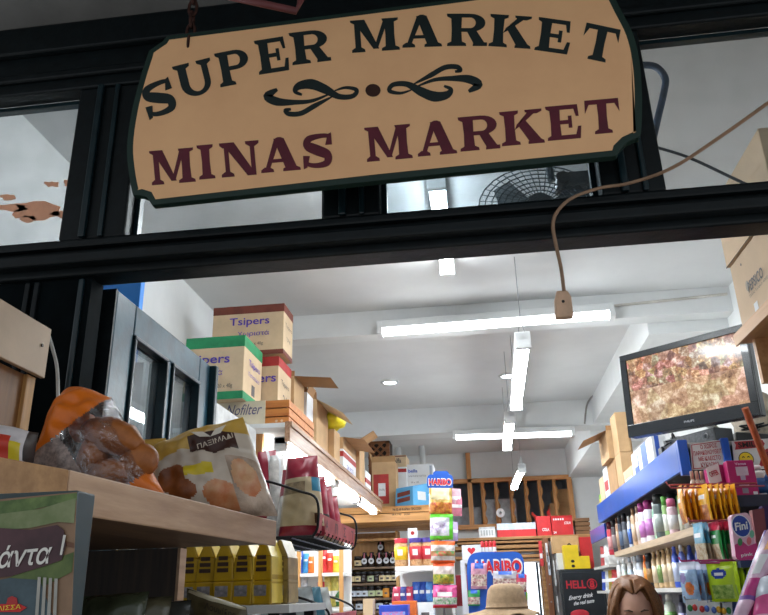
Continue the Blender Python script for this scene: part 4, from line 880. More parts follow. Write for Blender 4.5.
o.children[1].rotation_euler = (R_(90), 0, 0); o.children[1].location = (0, -.0051, .035)
for k, (px, c_, nm) in enumerate(((396, (206, 70, 100), 'pink'), (402, (60, 70, 150), 'indigo'), (408, (196, 60, 90), 'crimson'), (415, (40, 90, 180), 'blue'), (421, (30, 70, 160), 'deep blue'), (427, (90, 150, 220), 'sky blue'), (433, (34, 80, 170), 'navy'))):
    p = at(px, 590, WY+.1); h = .11+.03*(k > 2); w_ = .035
    o = thing('sweets_bag', '%s bag on the shelf below the nut jars' % nm, 'bag', (p.x, WY+.1+.012*k, zl+.001), 'bags below the nut jars')
    y = WY+.1+.012*k
    pouch(o, (p.x-w_+.015, y, zl+h), (p.x+w_, y, zl+h), (p.x+w_, y, zl+.004), (p.x-w_, y, zl+.004), .06, mat(c_, .3, .2, 18, bump=.3), [('white_print', WHITEC, lambda u, v: .45 < v < .62 and .25 < u < .75)], seed=90+k, nu=12, nv=12, crinkle=.01)
# counter with boxes at the bottom
cY = 5.0; cz = at(400, 628, cY).z
o = thing('shop_counter', 'low counter at the back of the left side under the sweets boxes', 'counter', (-.55, cY+.2, 0)); MB().box(-.9, -.28, cY, cY+.45, cz-.03, cz, WSH).build('top', o); MB().box(-.88, -.30, cY+.02, cY+.43, 0, cz-.03, WSH).build('body', o)
def pc2(name, label, l, t, r, Y, d, m): return pxcarton(name, label, l, t, r, 620, Y, d, m, cz+.001, 'box', 'boxes on the low counter')
c = pc2('cardboard_carton', 'narrow cream carton on the low counter left of the blue box', 363, 599, 373, cY+.05, .1, PALEK)
c = pc2('sweets_box', 'blue and pink sweets box on the low counter at the frame bottom', 379, 605, 408, cY+.04, .12, mat((50, 80, 200), .4)); c.patch('front', .1, .9, .35, .7, mat((220, 110, 170), .4, .2, 90, c2=(90, 170, 230)), 'sweets_print')
c = pc2('display_tray', 'orange cardboard tray behind the blue sweets box on the low counter', 392, 601, 416, cY+.22, .12, mat((226, 110, 40), .5))
c = pc2('white_box', 'white box at the right end of the low counter', 418, 603, 434, cY+.1, .14, WHITEC); c.patch('front', .2, .7, .3, .6, INKG, 'grey_print')
# ================================================================== lamps of the room and one added tube
GC = 'fluorescent lamps on the ceiling and beams'
tube_light('ceiling_or_added_lamp', (-.094, 2.62, 3.10), (-.094, 3.53, 3.10), 'lit ceiling tube nearest the door, running into the shop', GC)
tube_light('beam_lamp', (-.54, 4.12, 3.005), (.82, 4.12, 3.02), 'long lit tube fixed across the face of the nearer beam', GC, up=Vector((0, .12, 1)), em=TUBEB)
tube_light('beam_lamp', (-.22, 6.70, 2.868), (.85, 6.70, 2.850), 'lit tube fixed across the face of the far beam', GC, up=Vector((0, .12, 1)), em=TUBEB)
_added_tube = tube_light('ceiling_or_added_lamp', (-.33, 1.98, 2.93), (-.425, 2.62, 2.93), 'added bare tube hung unseen just inside the front, above and behind the shop sign', GC, housing=False, bare=True, r=.02)  # added lamp, out of view, to brighten what the transom panes show
for x, y in ((-.335, 2.0), (-.42, 2.6)): MB().tube([(x, y, 2.93), (x, y, 3.15)], .003, CHROME, 5).build('hanging_wire', _added_tube)  # wires of the added tube, added with it
def pend(p0, p1, z, lab):
    a = atZ(*p0, z); b = atZ(*p1, z); t = tube_light('pendant_lamp', a, b, lab, GC); d = (b-a).normalized()
    for q in (a+d*.05, b-d*.05):
        s_ = Vector((-d.y, d.x, 0))*.02
        MB().tube([q+s_+Vector((0, 0, .04)), q+Vector((0, 0, .14)), Vector((q.x, q.y, 3.15))], .0022, CHROME, 5).build('hanging_wire', t); MB().tube([q-s_+Vector((0, 0, .04)), q+Vector((0, 0, .14))], .0022, CHROME, 5).build('hanging_wire', t)
    return t
pend((523, 341), (516, 406), 2.68, 'lit tube lamp hung on wires over the aisle, nearest of three in a row')
pend((510, 418), (507, 447), 2.66, 'lit tube lamp hung on wires over the aisle, middle of three in a row')
pend((522, 469), (514, 487), 2.63, 'lit tube lamp hung over the aisle, farthest of three, before the loft railing')
for px, py, lab in ((390, 382, 'round recessed ceiling spotlight left of the hung tube lamps'), (508, 375.5, 'round recessed ceiling spotlight beside the nearest hung tube lamp')):
    p = atZ(px, py, 3.15); t = thing('ceiling_spotlight', lab, 'light', tuple(p))
    MB(True).lathe(p, [(.075, 0), (.075, -.006), (.055, -.012), (.05, -.004)], FIX, 20).build('ring', t); MB().lathe(p, [(.05, -.003), (.05, -.006)], emit((235, 250, 255), 30), 16).build('lens', t)
o = MB().tube([Vector(p) for p in smooth([(.95, 6.735, 2.93), (1.0, 6.72, 3.12), (1.08, 6.5, 3.13), (1.2, 6.74, 2.95), (1.25, 6.74, 2.7)], 6)], .008, mat((150, 146, 140), .6)).build('grey_cable', smooth=True); tag(o, 'grey cable looping from the far beam down the right wall', 'cable')
# fan and hose seen through the transom glass
fc = at(540, 205, 2.1); fan = thing('wall_fan', 'round wire-cage fan behind the dusty glass to the right of the sign bottom', 'fan', tuple(fc))
FW = mat((96, 104, 110), .4, metal=.6); u1 = Vector((1, 0, 0)); v1 = Vector((0, .35, .94))
for k in range(9): MB().tube([fc+u1*(.02*k+.03)*math.cos(q*.2618)+v1*(.02*k+.03)*math.sin(q*.2618) for q in range(25)], .0022, FW, 5, False).build('cage_ring', fan, smooth=True)
w = MB()
for q in range(40): g = 2*math.pi*q/40; w.tube([fc+u1*.03*math.cos(g)+v1*.03*math.sin(g), fc+u1*.19*math.cos(g+.25)+v1*.19*math.sin(g+.25)], .0015, FW, 4)
w.build('cage_spokes', fan)
hub = at(572, 181, 2.13); MB().box(hub.x-.05, hub.x+.06, 2.11, 2.18, hub.z-.02, hub.z+.025, mat((70, 74, 78), .5)).build('motor_box', fan, bevel=.006); MB().tube([hub+Vector((-.03, -.03, 0)), hub+Vector((-.03, .02, 0))], .022, mat((40, 42, 46), .4), 14).build('knob', fan)
MB().tube([(fc.x+.05, 2.15, hub.z+.02), (fc.x+.05, 2.15, 3.15)], .012, FW).build('mounting_rod', fan); MB().tube([fc, fc+Vector((0, .06, .02))], .04, mat((60, 64, 70), .5), 16).build('hub', fan)
for g in (0, 120, 240):
    a, b = R_(g), R_(g+45); c0 = fc+Vector((0, .02, 0))
    MB().prism([c0+u1*.03*math.cos(a)+v1*.03*math.sin(a), c0+u1*.165*math.cos(a)+v1*.165*math.sin(a), c0+u1*.17*math.cos((a+b)/2)+v1*.17*math.sin((a+b)/2), c0+u1*.13*math.cos(b)+v1*.13*math.sin(b)], (0, .003, 0), mat((150, 158, 164), .4)).build('blade', fan)
hp = [(at(606, 66, 2.0).x, 2.0, 3.15)]+[tuple(at(x, y, 2.0)) for x, y in ((610, 66), (640, 65), (656, 67), (665, 78), (664, 92), (657, 122), (652, 150), (658, 175), (656, 215))]
o = MB().tube([Vector(p) for p in smooth(hp, 6)], .011, mat((58, 78, 104), .5, .2, 30), 10).build('blue_hose', smooth=True); tag(o, 'bent dark blue hose behind the glass right of the sign', 'hose')
o = MB().tube([Vector(p) for p in smooth([tuple(at(655, 147, 1.77)), tuple(at(690, 158, 1.77)), tuple(at(748, 185, 1.77)), tuple(at(800, 205, 1.77)), (1.45, 1.77, 2.45)], 5)], .004, mat((50, 56, 64), .5), 6).build('dark_cable', smooth=True); tag(o, 'thin dark cable behind the right transom glass', 'cable')
# ================================================================== middle: sweets strip and display
HB = mat((36, 92, 190), .35, .05, 10); HR = mat((214, 40, 50), .4, .04); WH = mat((236, 236, 238), .4, .03)
SYY = 4.6
def P(x, y, Y=SYY): return at(x, y, Y)
st = thing('sweets_stand', 'slim stand with small blue sign carrying a strip of sweets bags', 'stand', (P(440, 600).x, SYY+.03, 0))
pxx = P(440, 540).x; MB().tube([(pxx, SYY+.06, 0), (pxx, SYY+.06, P(440, 480).z)], .008, CHROME, 10).build('pole', st); MB().lathe((pxx, SYY+.06, 0), [(.16, 0), (.16, .012), (.02, .02)], CHROME, 24).build('base', st)
def rr(x0, x1, y0, y1, rad, Y, n=5):
    out = []
    for cx, cy, a in ((x1-rad, y0+rad, 270), (x1-rad, y1-rad, 0), (x0+rad, y1-rad, 90), (x0+rad, y0+rad, 180)):
        for k in range(n+1): g = R_(a+90*k/n); out.append(at(cx+rad*math.cos(g), cy+rad*math.sin(g), Y))
    return out
MB().prism(rr(427, 453, 474.5, 489, 4, SYY), (0, .008, 0), HB).build('sign_board', st); MB().prism(rr(433, 449, 471, 478, 3, SYY+.001), (0, .006, 0), HB).build('sign_crest', st)
def logo(par, cx, cy, w, h, Y, rot=0):
    u = at(cx+10, cy-10*math.tan(R_(rot)), Y)-at(cx, cy, Y); W = (at(cx+w/2, cy, Y)-at(cx-w/2, cy, Y)).length; H = (at(cx, cy-h/2, Y)-at(cx, cy+h/2, Y)).length
    text('HARIBO', 'word_outline', par, at(cx, cy, Y-.002), u, (0, 0, 1), W*1.06, H*1.3, WH, .05); text('HARIBO', 'printed_word', par, at(cx, cy, Y-.004), u, (0, 0, 1), W, H, HR, .035)
logo(st, 440, 482, 22, 6, SYY)
BAGS = [((429, 488, 452, 514), (206, 172, 92), 'gold and beige sweets bag, topmost on the strip under the small blue sign', [('cream_panel', mat((226, 214, 170), .4), lambda u, v: v > .55 and .1 < u < .9), ('sweets_print', mat((170, 60, 50), .4, .3, 60, c2=(216, 150, 60)), lambda u, v: v < .42)]),
        ((430, 514, 453, 540), (206, 206, 214), 'white sweets bag with green edges, second on the strip', [('green_edge', mat((90, 190, 50), .4), lambda u, v: v < .14 or v > .86 or u > .86), ('sweets_print', mat((150, 120, 170), .4, .3, 60, c2=(230, 230, 236)), lambda u, v: .25 < v < .65 and u < .7)]),
        ((431, 541, 455, 563), (214, 206, 200), 'orange-topped sweets bag with white middle, third on the strip', [('orange_top', mat((230, 104, 40), .4), lambda u, v: v > .8), ('orange_base', mat((230, 104, 40), .4), lambda u, v: v < .1), ('sweets_print', mat((60, 150, 80), .4, .3, 60, c2=(206, 60, 60)), lambda u, v: .3 < v < .55)]),
        ((433, 563, 454, 584), (214, 196, 190), 'orange and clear sweets bag, fourth on the strip', [('orange_top', mat((226, 90, 40), .4), lambda u, v: v > .84), ('orange_base', mat((226, 90, 40), .4), lambda u, v: v < .1), ('yellow_print', mat((206, 186, 60), .4, .3, 60, c2=(60, 130, 60)), lambda u, v: v < .45)]),
        ((433, 585, 457, 608), (226, 90, 150), 'pink sweets bag with green and white sweets, lowest on the strip', [('white_print', WH, lambda u, v: .5 < v < .7 and .2 < u < .8), ('sweets_print', mat((70, 150, 80), .4, .3, 60, c2=(226, 220, 220)), lambda u, v: .15 < v < .45), ('red_edge', HR, lambda u, v: v < .1)])]
for k, (b_, c_, lab, rg) in enumerate(BAGS):
    cs = (P(b_[0], b_[1], SYY-.01), P(b_[2], b_[1], SYY-.01), P(b_[2], b_[3], SYY-.01), P(b_[0], b_[3], SYY-.01))
    o = thing('sweets_bag', lab, 'bag', tuple((cs[2]+cs[3])/2), 'sweets bags on the hanging strip'); pouch(o, *cs, .07, mat(c_, .25, .2, 16, bump=.35), rg, seed=100+k, nu=26, nv=26, crinkle=.012)
for k, (x, y) in enumerate(((455, 497), (456, 505), (452, 530))):
    cs = (P(x-7, y-9, 4.75), P(x+6, y-8, 4.75), P(x+6, y+11, 4.75), P(x-7, y+11, 4.75)); o = thing('sweets_bag', ['pale pink bag behind the topmost strip bag, upper one', 'rose pink bag behind the topmost strip bag, lower one', 'lilac bag hanging behind the green-edged strip bag'][k], 'bag', tuple((cs[2]+cs[3])/2), 'bags behind the hanging strip')
    pouch(o, *cs, .03, mat(((226, 176, 186), (216, 130, 150), (190, 170, 210))[k], .35, .15, 16), [('white_print', WH, lambda u, v: .4 < v < .6)], seed=120+k, nu=12, nv=12)
# blue display
DY = 5.0
ds = thing('sweets_display', 'big blue sweets display with white-outlined red lettering beyond the beige hat', 'display', (at(496, 600, DY).x, DY+.1, 0))
MB().prism([at(x, y, DY) for x, y in smooth([(469, 615), (468, 590), (467, 566), (471, 555), (482, 552), (500, 552), (516, 552), (523, 558), (525, 575), (524, 596), (523, 615)], 4)], (0, .03, 0), HB).build('header_board', ds)
xl_, xr_ = at(469, 612, DY).x, at(523, 612, DY).x; zb_ = at(496, 612, DY).z
MB().box(xl_, xr_, DY+.03, DY+.3, 0, zb_-.12, HB).build('base_box', ds)
for z in (1.3, 1.0): MB().box(xl_, xr_, DY-.05, DY, z, z+.015, HB).build('ledge', ds)
logo(ds, 499, 567, 45, 13, DY, 2)
for k, (bx_, c_, lab) in enumerate((((471, 563, 487, 589), (206, 150, 170), 'pale pink printed bag hung over the left end of the blue display lettering'), ((493, 571, 517, 588), (196, 196, 206), 'silvery bag hung under the blue display lettering behind the hat'), ((516, 574, 527, 592), (206, 60, 90), 'red and green bag at the right edge of the blue display'), ((517, 592, 528, 610), (120, 170, 60), 'green and yellow bag low at the right edge of the blue display'), ((468, 590, 480, 606), (60, 160, 90), 'green printed bag low at the left edge of the blue display'))):
    cs = tuple(at(x, y, DY-.03) for x, y in ((bx_[0], bx_[1]), (bx_[2], bx_[1]), (bx_[2], bx_[3]), (bx_[0], bx_[3]))); o = thing('sweets_bag', lab, 'bag', tuple((cs[2]+cs[3])/2), 'bags on the blue display')
    pouch(o, *cs, .04, mat(c_, .3, .2, 16, bump=.2), [('blue_logo', HB, lambda u, v: v > .8 and .2 < u < .8), ('sweets_print', mat((150, 70, 90), .4, .3, 70, c2=(226, 220, 200)), lambda u, v: .12 < v < .55)], seed=130+k, nu=18, nv=18, crinkle=.008)
zt_ = at(470, 560, 5.3).z; t = thing('side_table', 'small white table behind the blue display under the heart box', 'table', (at(478, 560, 5.3).x, 5.4, 0)); ta, tb = at(460, 560, 5.3).x, at(497, 560, 5.3).x
MB().box(ta, tb, 5.3, 5.55, zt_-.02, zt_, WSH).build('top', t)
for x in (ta, tb-.03):
    for y in (5.3, 5.52): MB().box(x, x+.03, y, y+.03, 0, zt_-.02, WSH).build('leg', t)
c = pxcarton('heart_box', 'white box with a red heart behind the blue display', 462, 545, 481, 560, 5.31, .1, WHITEC, zt_+.001); hx = (c.b[0]+c.b[1])/2; hz = lerp(c.b[4], c.b[5], .62)
MB().prism([(hx+.026*(16*math.sin(t_)**3)/16, c.b[2]-.0003, hz+.026*(13*math.cos(t_)-5*math.cos(2*t_)-2*math.cos(3*t_)-math.cos(4*t_))/16) for t_ in [i*2*math.pi/32 for i in range(32)]], (0, -.001, 0), HR).build('red_heart', c.r)
for k in range(4):
    p = at(483+4*k, 555, 5.36); o = thing('sweets_tube', '%s red and white sweets tube from the left, standing behind the blue display' % ORD[k], 'tube', (p.x, 5.36, zt_+.001), 'red tubes behind the blue display')
    MB(True).lathe((0, 0, 0), [(.012, 0), (.012, .11), (.008, .12)], HR, 10).build('tube_body', o, local=True); MB().lathe((0, 0, .05), [(.0124, 0), (.0124, .03)], WH, 10).build('white_band', o, local=True)
# crimson card and low white box
c = pxcarton('crimson_card', 'dark crimson box standing between the sweets strip and the blue display', 456, 575, 468, 600, 5.75, .04, mat((150, 30, 44), .4), at(462, 606, 5.75).z); MB().box(c.b[0], c.b[1]+.03, 5.72, 5.84, 0, c.b[4]-.001, WSH).build('pedestal', thing('low_pedestal', 'white pedestal under the crimson box', 'pedestal', ((c.b[0]+c.b[1])/2, 5.78, 0)))
# ================================================================== people
SKIN = mat((206, 160, 138), .5, .06, 12); 
def bake(o):
    me = bpy.data.meshes.new_from_object(o.evaluated_get(bpy.context.evaluated_depsgraph_get())); return me
def skin_mesh(joints, edges, root=0):
    me = bpy.data.meshes.new('s'); me.from_pydata([j[0] for j in joints], edges, []); o = bpy.data.objects.new('s', me); COL.objects.link(o)
    o.modifiers.new('k', 'SKIN'); sv = me.skin_vertices[0].data
    for i, j in enumerate(joints): sv[i].radius = (j[1], j[2] if len(j) > 2 else j[1]); sv[i].use_root = i == root
    s_ = o.modifiers.new('u', 'SUBSURF'); s_.levels = 2; s_.render_levels = 2
    bpy.context.view_layer.update(); r = bake(o); bpy.data.objects.remove(o); return r
def person(label, loc, rot, H, shirt, trousers, tilt, hairfn, hat=None):
    k = H/1.7; root = thing('person', label, 'person', loc, None, rot)
    J = [((0, 0, .92), .13, .10), ((0, 0, 1.10), .125, .095), ((0, .01, 1.28), .15, .105), ((0, .01, 1.40), .13, .085), ((0, .005, 1.47), .052), ((0, -.012, 1.54), .05),
         ((-.15, .01, 1.38), .058), ((-.20, .0, 1.13), .045), ((-.17, -.16, .98), .036), ((-.13, -.24, 1.0), .03, .018), ((.15, .01, 1.38), .058), ((.20, 0, 1.13), .045), ((.17, -.16, .98), .036), ((.13, -.24, 1.0), .03, .018),
         ((-.09, 0, .82), .085), ((-.10, -.01, .48), .058), ((-.10, .02, .10), .042), ((-.11, -.12, .03), .036, .026), ((.09, 0, .82), .085), ((.10, -.01, .48), .058), ((.10, .02, .10), .042), ((.11, -.12, .03), .036, .026)]
    E = [(0, 1), (1, 2), (2, 3), (3, 4), (4, 5), (3, 6), (6, 7), (7, 8), (8, 9), (3, 10), (10, 11), (11, 12), (12, 13), (0, 14), (14, 15), (15, 16), (16, 17), (0, 18), (18, 19), (19, 20), (20, 21)]
    for s_, h in ((-1, 9), (1, 13)):     # four fingers and a thumb, curled
        b = Vector(J[h][0])
        for f in range(4):
            o_ = b+Vector(((f-1.5)*.017, -.03, 0)); L = (.032, .036, .034, .026)[f]; n0 = len(J)
            J += [(tuple(o_), .009), (tuple(o_+Vector((0, -L, -.012))), .008), (tuple(o_+Vector((0, -L-.014, -.034))), .007)]; E += [(h, n0), (n0, n0+1), (n0+1, n0+2)]
        n0 = len(J); J += [(tuple(b+Vector((-s_*.034, .0, .004))), .010), (tuple(b+Vector((-s_*.048, -.034, -.01))), .008)]; E += [(h, n0), (n0, n0+1)]
    me = skin_mesh(J, E); bm = bmesh.new(); bm.from_mesh(me)
    hb = MB()
    def face(p, d):
        q = p.copy(); fr = max(0, -d.y)
        if d.z < -.1: q.x *= 1-.28*(-d.z-.1); 
        if d.z < -.2 and fr > 0: q.y -= .014*fr
        for sx in (-1, 1):
            e_ = math.exp(-(((d.x-sx*.42)/.2)**2+((d.z-.02)/.13)**2))*fr; q.y += .016*e_
            c_ = math.exp(-(((d.x-sx*.5)/.22)**2+((d.z+.3)/.2)**2))*fr; q.y -= .004*c_
            q.y -= .010*math.exp(-(((d.x-sx*.42)/.25)**2+((d.z-.22)/.09)**2))*fr
            q += Vector((sx*.016, .004, 0))*math.exp(-(((d.x-sx*.97)/.2)**2+((d.y-.12)/.16)**2+((d.z+.05)/.25)**2))
        nz = math.exp(-((d.x/.13)**2))*(max(0, min(1, (.15-d.z)/.42)) if d.z > -.34 else math.exp(-((d.z+.34)/.06)**2)); q.y -= .026*nz*fr
        q.y -= .008*math.exp(-((d.x/.26)**2+((d.z+.56)/.06)**2))*fr; q.y -= .007*math.exp(-((d.x/.26)**2+((d.z+.70)/.05)**2))*fr
        q.y += .006*math.exp(-((d.x/.28)**2+((d.z+.63)/.025)**2))*fr; q.y -= .010*math.exp(-((d.x/.25)**2+((d.z+.93)/.13)**2))*max(fr, .3)
        return q
    T = Matrix.Translation((0, -.02, 1.60))@Matrix.Rotation(tilt, 4, 'X')
    hb.ball((0, 0, 0), (.076, .096, .115), SKIN, 48, 40, face); n0 = len(bm.verts)
    vs = [bm.verts.new(T@v) for v in hb.v]
    for f in hb.f:
        try: bm.faces.new([vs[i] for i in dict.fromkeys(f)])
        except ValueError: pass
    bmesh.ops.remove_doubles(bm, verts=bm.verts, dist=1e-5); bmesh.ops.dissolve_degenerate(bm, edges=bm.edges, dist=1e-6); bmesh.ops.recalc_face_normals(bm, faces=bm.faces)
    bm.to_mesh(me); bm.free(); o = bpy.data.objects.new('b', me); COL.objects.link(o); r_ = o.modifiers.new('r', 'REMESH'); r_.mode = 'VOXEL'; r_.voxel_size = .006; bpy.context.view_layer.update()
    fin = bake(o); bpy.data.objects.remove(o); fin.materials.clear(); fin.materials.append(SKIN); fin.polygons.foreach_set('use_smooth', [True]*len(fin.polygons)); fin.transform(Matrix.Scale(k, 4))
    b = bpy.data.objects.new('body', fin); COL.objects.link(b); b.parent = root
    def cloth(name, idx, es, dr, m_):
        mp = {j: i for i, j in enumerate(idx)}; me = skin_mesh([(J[j][0], J[j][1]+dr, (J[j][2] if len(J[j]) > 2 else J[j][1])+dr) for j in idx], [(mp[a], mp[c]) for a, c in es]); me.transform(Matrix.Scale(k, 4)); me.materials.append(m_)
        me.polygons.foreach_set('use_smooth', [True]*len(me.polygons)); oo = bpy.data.objects.new(name, me); COL.objects.link(oo); oo.parent = root
    cloth('top', [0, 1, 2, 3, 6, 7, 10, 11], [(0, 1), (1, 2), (2, 3), (3, 6), (6, 7), (3, 10), (10, 11)], .014, shirt); cloth('trousers', [0, 14, 15, 16, 18, 19, 20], [(0, 14), (14, 15), (15, 16), (0, 18), (18, 19), (19, 20)], .012, trousers)
    if hairfn: hairfn(root, T, k)
    return root, T, k
HAIR = mat((158, 108, 66), .45, .3, 26, stretch=(30, 30, 4), c2=(92, 56, 34))
def put(mb, name, root, T, k, **kw):
    M_ = Matrix.Scale(k, 4)@T; mb.v = [M_@v for v in mb.v]; return mb.build(name, root, local=True, **kw)
def long_hair(root, T, k):
    rn = random.Random(5); mb = MB(True)
    def cap(p, d): 
        return p*(1+.04*noise.noise(d*6))
    i0 = len(mb.v); mb.ball((0, .022, .022), (.086, .098, .106), HAIR, 28, 18, cap)
    keep = []
    for f, mi in zip(mb.f, mb.mi):
        c = sum((mb.v[i] for i in f), Vector())/len(f)
        if not (c.y < -.045 and c.z < .055): keep.append(f)
    mb.f = keep; mb.mi = [0]*len(keep)
    for s_ in (-1, 1):
        for q in range(46):
            t = q/45; y0 = -.075+.15*t; L = .21+.05*rn.random(); g = R_(-38+126*t); rad = .083+.012*rn.random()
            sx, sy = s_*math.cos(g), math.sin(g); pts = [Vector((s_*.004, y0*.8, .125-.10*abs(t-.45)**1.5)), Vector((sx*rad*.62, sy*rad*.75+.01, .112)), Vector((sx*rad*1.02, sy*rad*1.12+.015, .055)), Vector((sx*rad*1.15+rn.uniform(-.016, .016), sy*rad*1.15+.02+rn.uniform(-.01, .01), -.02)), Vector((sx*rad*1.16+rn.uniform(-.024, .024), sy*rad*1.12+.02+rn.uniform(-.014, .014), -.09)), Vector((sx*rad*.95+rn.uniform(-.015, .015), sy*rad*1.0+.015, .05-L))]
            c = [Vector(p) for p in smooth([tuple(p) for p in pts], 4)]; n = len(c); mb.tube(c, [.0095*(1-.55*(abs(i/(n-1)-.45)*1.6)**2) for i in range(n)], HAIR, 6)
    put(mb, 'hair', root, T, k, smooth=True)
    br = mat((84, 56, 40), .6)
    for s_ in (-1, 1):
        e = MB(); e.tube([Vector((s_*.016, -.098, .030)), Vector((s_*.032, -.096, .036)), Vector((s_*.050, -.082, .028))], [.003, .0036, .002], br, 6); put(e, 'eyebrow', root, T, k, smooth=True)
        e = MB(); e.tube([Vector((s_*.018, -.088, .001)), Vector((s_*.030, -.090, -.004)), Vector((s_*.045, -.080, 0))], [.0018, .0026, .0018], br, 6); put(e, 'lashes', root, T, k, smooth=True)
    e = MB(); e.tube([Vector((-.022, -.094, -.070)), Vector((0, -.106, -.069)), Vector((.022, -.094, -.070))], [.002, .006, .002], mat((176, 96, 92), .4), 8); put(e, 'lips', root, T, k, smooth=True)
pt = at(630, 576, 3.42); HW = (pt.z)/(1.735/1.7)
person('woman with centre-parted brown hair looking down beside the right shelves', (pt.x, 3.42, 0), R_(-6), HW, mat((38, 38, 44), .8), mat((44, 52, 78), .8), R_(24), long_hair)
def hat(root, T, k):
    HT = mat((178, 150, 118), .85, .08, 60, bump=.2); mb = MB(True); c0 = Vector((0, .01, .06)); n = 48; prof = [(.0, .098), (.04, .097), (.068, .090), (.085, .070), (.096, .02), (.100, -.014), (.112, -.022), (.132, -.030), (.150, -.038), (.152, -.043)]; i0 = len(mb.v); kk = mb.mat(HT)
    for j, (r, z) in enumerate(prof):
        for q in range(n):
            g = 2*math.pi*q/n; wv = max(0, (r-.10))/.06; rr_ = r*(1+.03*noise.noise(Vector((math.cos(g)*2, math.sin(g)*2, z*9)))); mb.v.append(c0+Vector((rr_*math.cos(g)*(1+.75*wv*(math.cos(g) > 0)*math.cos(g)), rr_*math.sin(g)*1.12, z+wv*.010*math.sin(g*7)-wv*.014*(math.cos(g) > 0))))
    for j in range(len(prof)-1):
        for q in range(n): a = i0+j*n+q; b = i0+j*n+(q+1) % n; mb.f.append([a, b, b+n, a+n]); mb.mi.append(kk)
    o = put(mb, 'sun_hat', root, T, k, smooth=True); s_ = o.modifiers.new('t', 'SOLIDIFY'); s_.thickness = .004
    mb = MB(True); mb.tube([c0+Vector((.1005*math.cos(q*.1309), .1125*math.sin(q*.1309), -.008)) for q in range(49)], .003, mat((150, 124, 96), .8), 6, False); put(mb, 'hat_band', root, T, k, smooth=True)
    mb = MB(True); mb.ball((0, .02, .0), (.082, .10, .11), mat((92, 84, 78), .7), 20, 14); keep = [f for f in mb.f if not (sum((mb.v[i] for i in f), Vector())/len(f)).y < .0]; mb.f = keep; mb.mi = [0]*len(keep); put(mb, 'hair', root, T, k, smooth=True)
pt = at(505, 584, 3.5); person('person in a beige cotton sun hat standing in the aisle, only the hat in view', (pt.x, 3.5, 0), R_(172), pt.z/(1.755/1.7), mat((150, 160, 176), .8), mat((70, 70, 76), .8), R_(0), hat)
# ================================================================== loft railing and back wall goods
RW = wood((206, 150, 92), (176, 118, 66), 'z', 5); RY = 9.12
rl = thing('loft_railing', 'wooden balustrade with wavy turned balusters across the loft at the back', 'railing', (.3, RY, LZ0-.03))
ra, rb = -.46, at(571, 500, RY).x+.03
MB().box(ra, rb, RY, RY+.06, LZ1-.02, LZ1+.03, wood((206, 150, 92), (176, 118, 66), 'x', 5)).build('top_rail', rl, bevel=.005); MB().box(-.62, rb, RY-.02, RY+.08, LZ0-.05, LZ0, wood((206, 150, 92), (176, 118, 66), 'x', 5)).build('bottom_rail', rl, bevel=.005)
for px in (483.4, 497, 512, 527, 541, 556):
    x = at(px, 500, RY).x; zs_ = [LZ0+(LZ1-.02-LZ0)*i/14 for i in range(15)]; rs = [.026+.007*math.sin(i*1.35) for i in range(15)]
    MB().tube([(x+.005*math.sin(i*1.35), RY+.03, z) for i, z in enumerate(zs_)], rs, RW, 10).build('baluster', rl, smooth=True)
x = at(470.5, 500, RY).x; MB().box(x-.028, x+.028, RY, RY+.06, LZ0, 3.14, RW).build('tall_post', rl, bevel=.004)
x = at(571, 497, RY).x; MB().box(x-.03, x+.03, RY, RY+.06, LZ0, LZ1-.02, RW).build('end_post', rl, bevel=.004)
c = pxcarton('cardboard_carton', 'small dim carton behind the right balusters of the loft, upper one', 553, 489, 569, 503, 9.33, .3, KRAFT2, at(560, 503, 9.33).z); b = c.b; Carton('cardboard_carton', 'wide dim carton behind the right balusters of the loft, lower one', b[0]-.05, min(b[1]+.03, LX1-.01), 9.32, 9.65, LZ0+.001, b[4]-.001, KRAFT2)
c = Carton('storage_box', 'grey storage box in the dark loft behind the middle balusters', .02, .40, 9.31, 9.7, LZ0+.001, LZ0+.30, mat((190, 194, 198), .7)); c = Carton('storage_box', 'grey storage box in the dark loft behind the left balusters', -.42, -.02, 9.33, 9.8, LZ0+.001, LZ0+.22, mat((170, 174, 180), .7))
p = at(500.5, 513, 9.06); o = thing('paper_roll', 'white paper roll hanging on the loft railing by its hole', 'roll', tuple(p)); mb = MB(True); rp_ = [(.016, 0), (.05, 0), (.05, .05), (.016, .05), (.016, 0)]; mb.lathe((0, 0, 0), rp_, WH, 20); ob = mb.build('roll_body', o, local=True, smooth=False); ob.rotation_euler = (R_(90), 0, 0); ob.location = (0, .02, 0); MB().tube([(0, .0, .01), (0, .08, .02)], .006, CHROME).build('hook', o, local=True)
# plank rack
KY = 8.5; kz = at(500, 537, KY).z; ka, kb = at(452, 540, KY).x, at(592, 540, KY).x
rk = thing('plank_rack', 'rack of stacked wooden planks below the loft carrying red cartons', 'rack', ((ka+kb)/2, KY+.25, 0)); PK1 = wood((190, 142, 90), (150, 104, 60), 'x', 5)
zz = kz
for k in range(6):
    h = (.03, .022, .035, .02, .03, .025)[k]; gap = (.012, .02, .016, .03, .015, .02)[k]; dx = (0, .05, -.0, .12, .02, .1)[k]; MB().box(ka+dx, (kb if k < 1 else at(548, 540, KY).x)-dx*.5, KY+.01*k, KY+.5, zz-h, zz, PK1).build('plank', rk, bevel=.003); zz -= h+gap
    if k < 5: MB().box(ka+.15, ka+.19, KY+.06, KY+.4, zz, zz+gap, PK1).build('spacer', rk)
for x in (ka+.13, at(545, 540, KY).x-.06): MB().box(x, x+.05, KY+.1, KY+.15, 0, zz, PK1).build('post', rk); MB().box(x, x+.05, KY+.40, KY+.45, 0, zz, PK1).build('post', rk); MB().box(x, x+.05, KY+.1, KY+.45, zz, zz+.04, PK1).build('crossbar', rk)
for k in range(2): x = kb-.05; MB().box(x, x+.045, KY+.1+.3*k, KY+.145+.3*k, 0, kz-.03, PK1).build('post', rk)
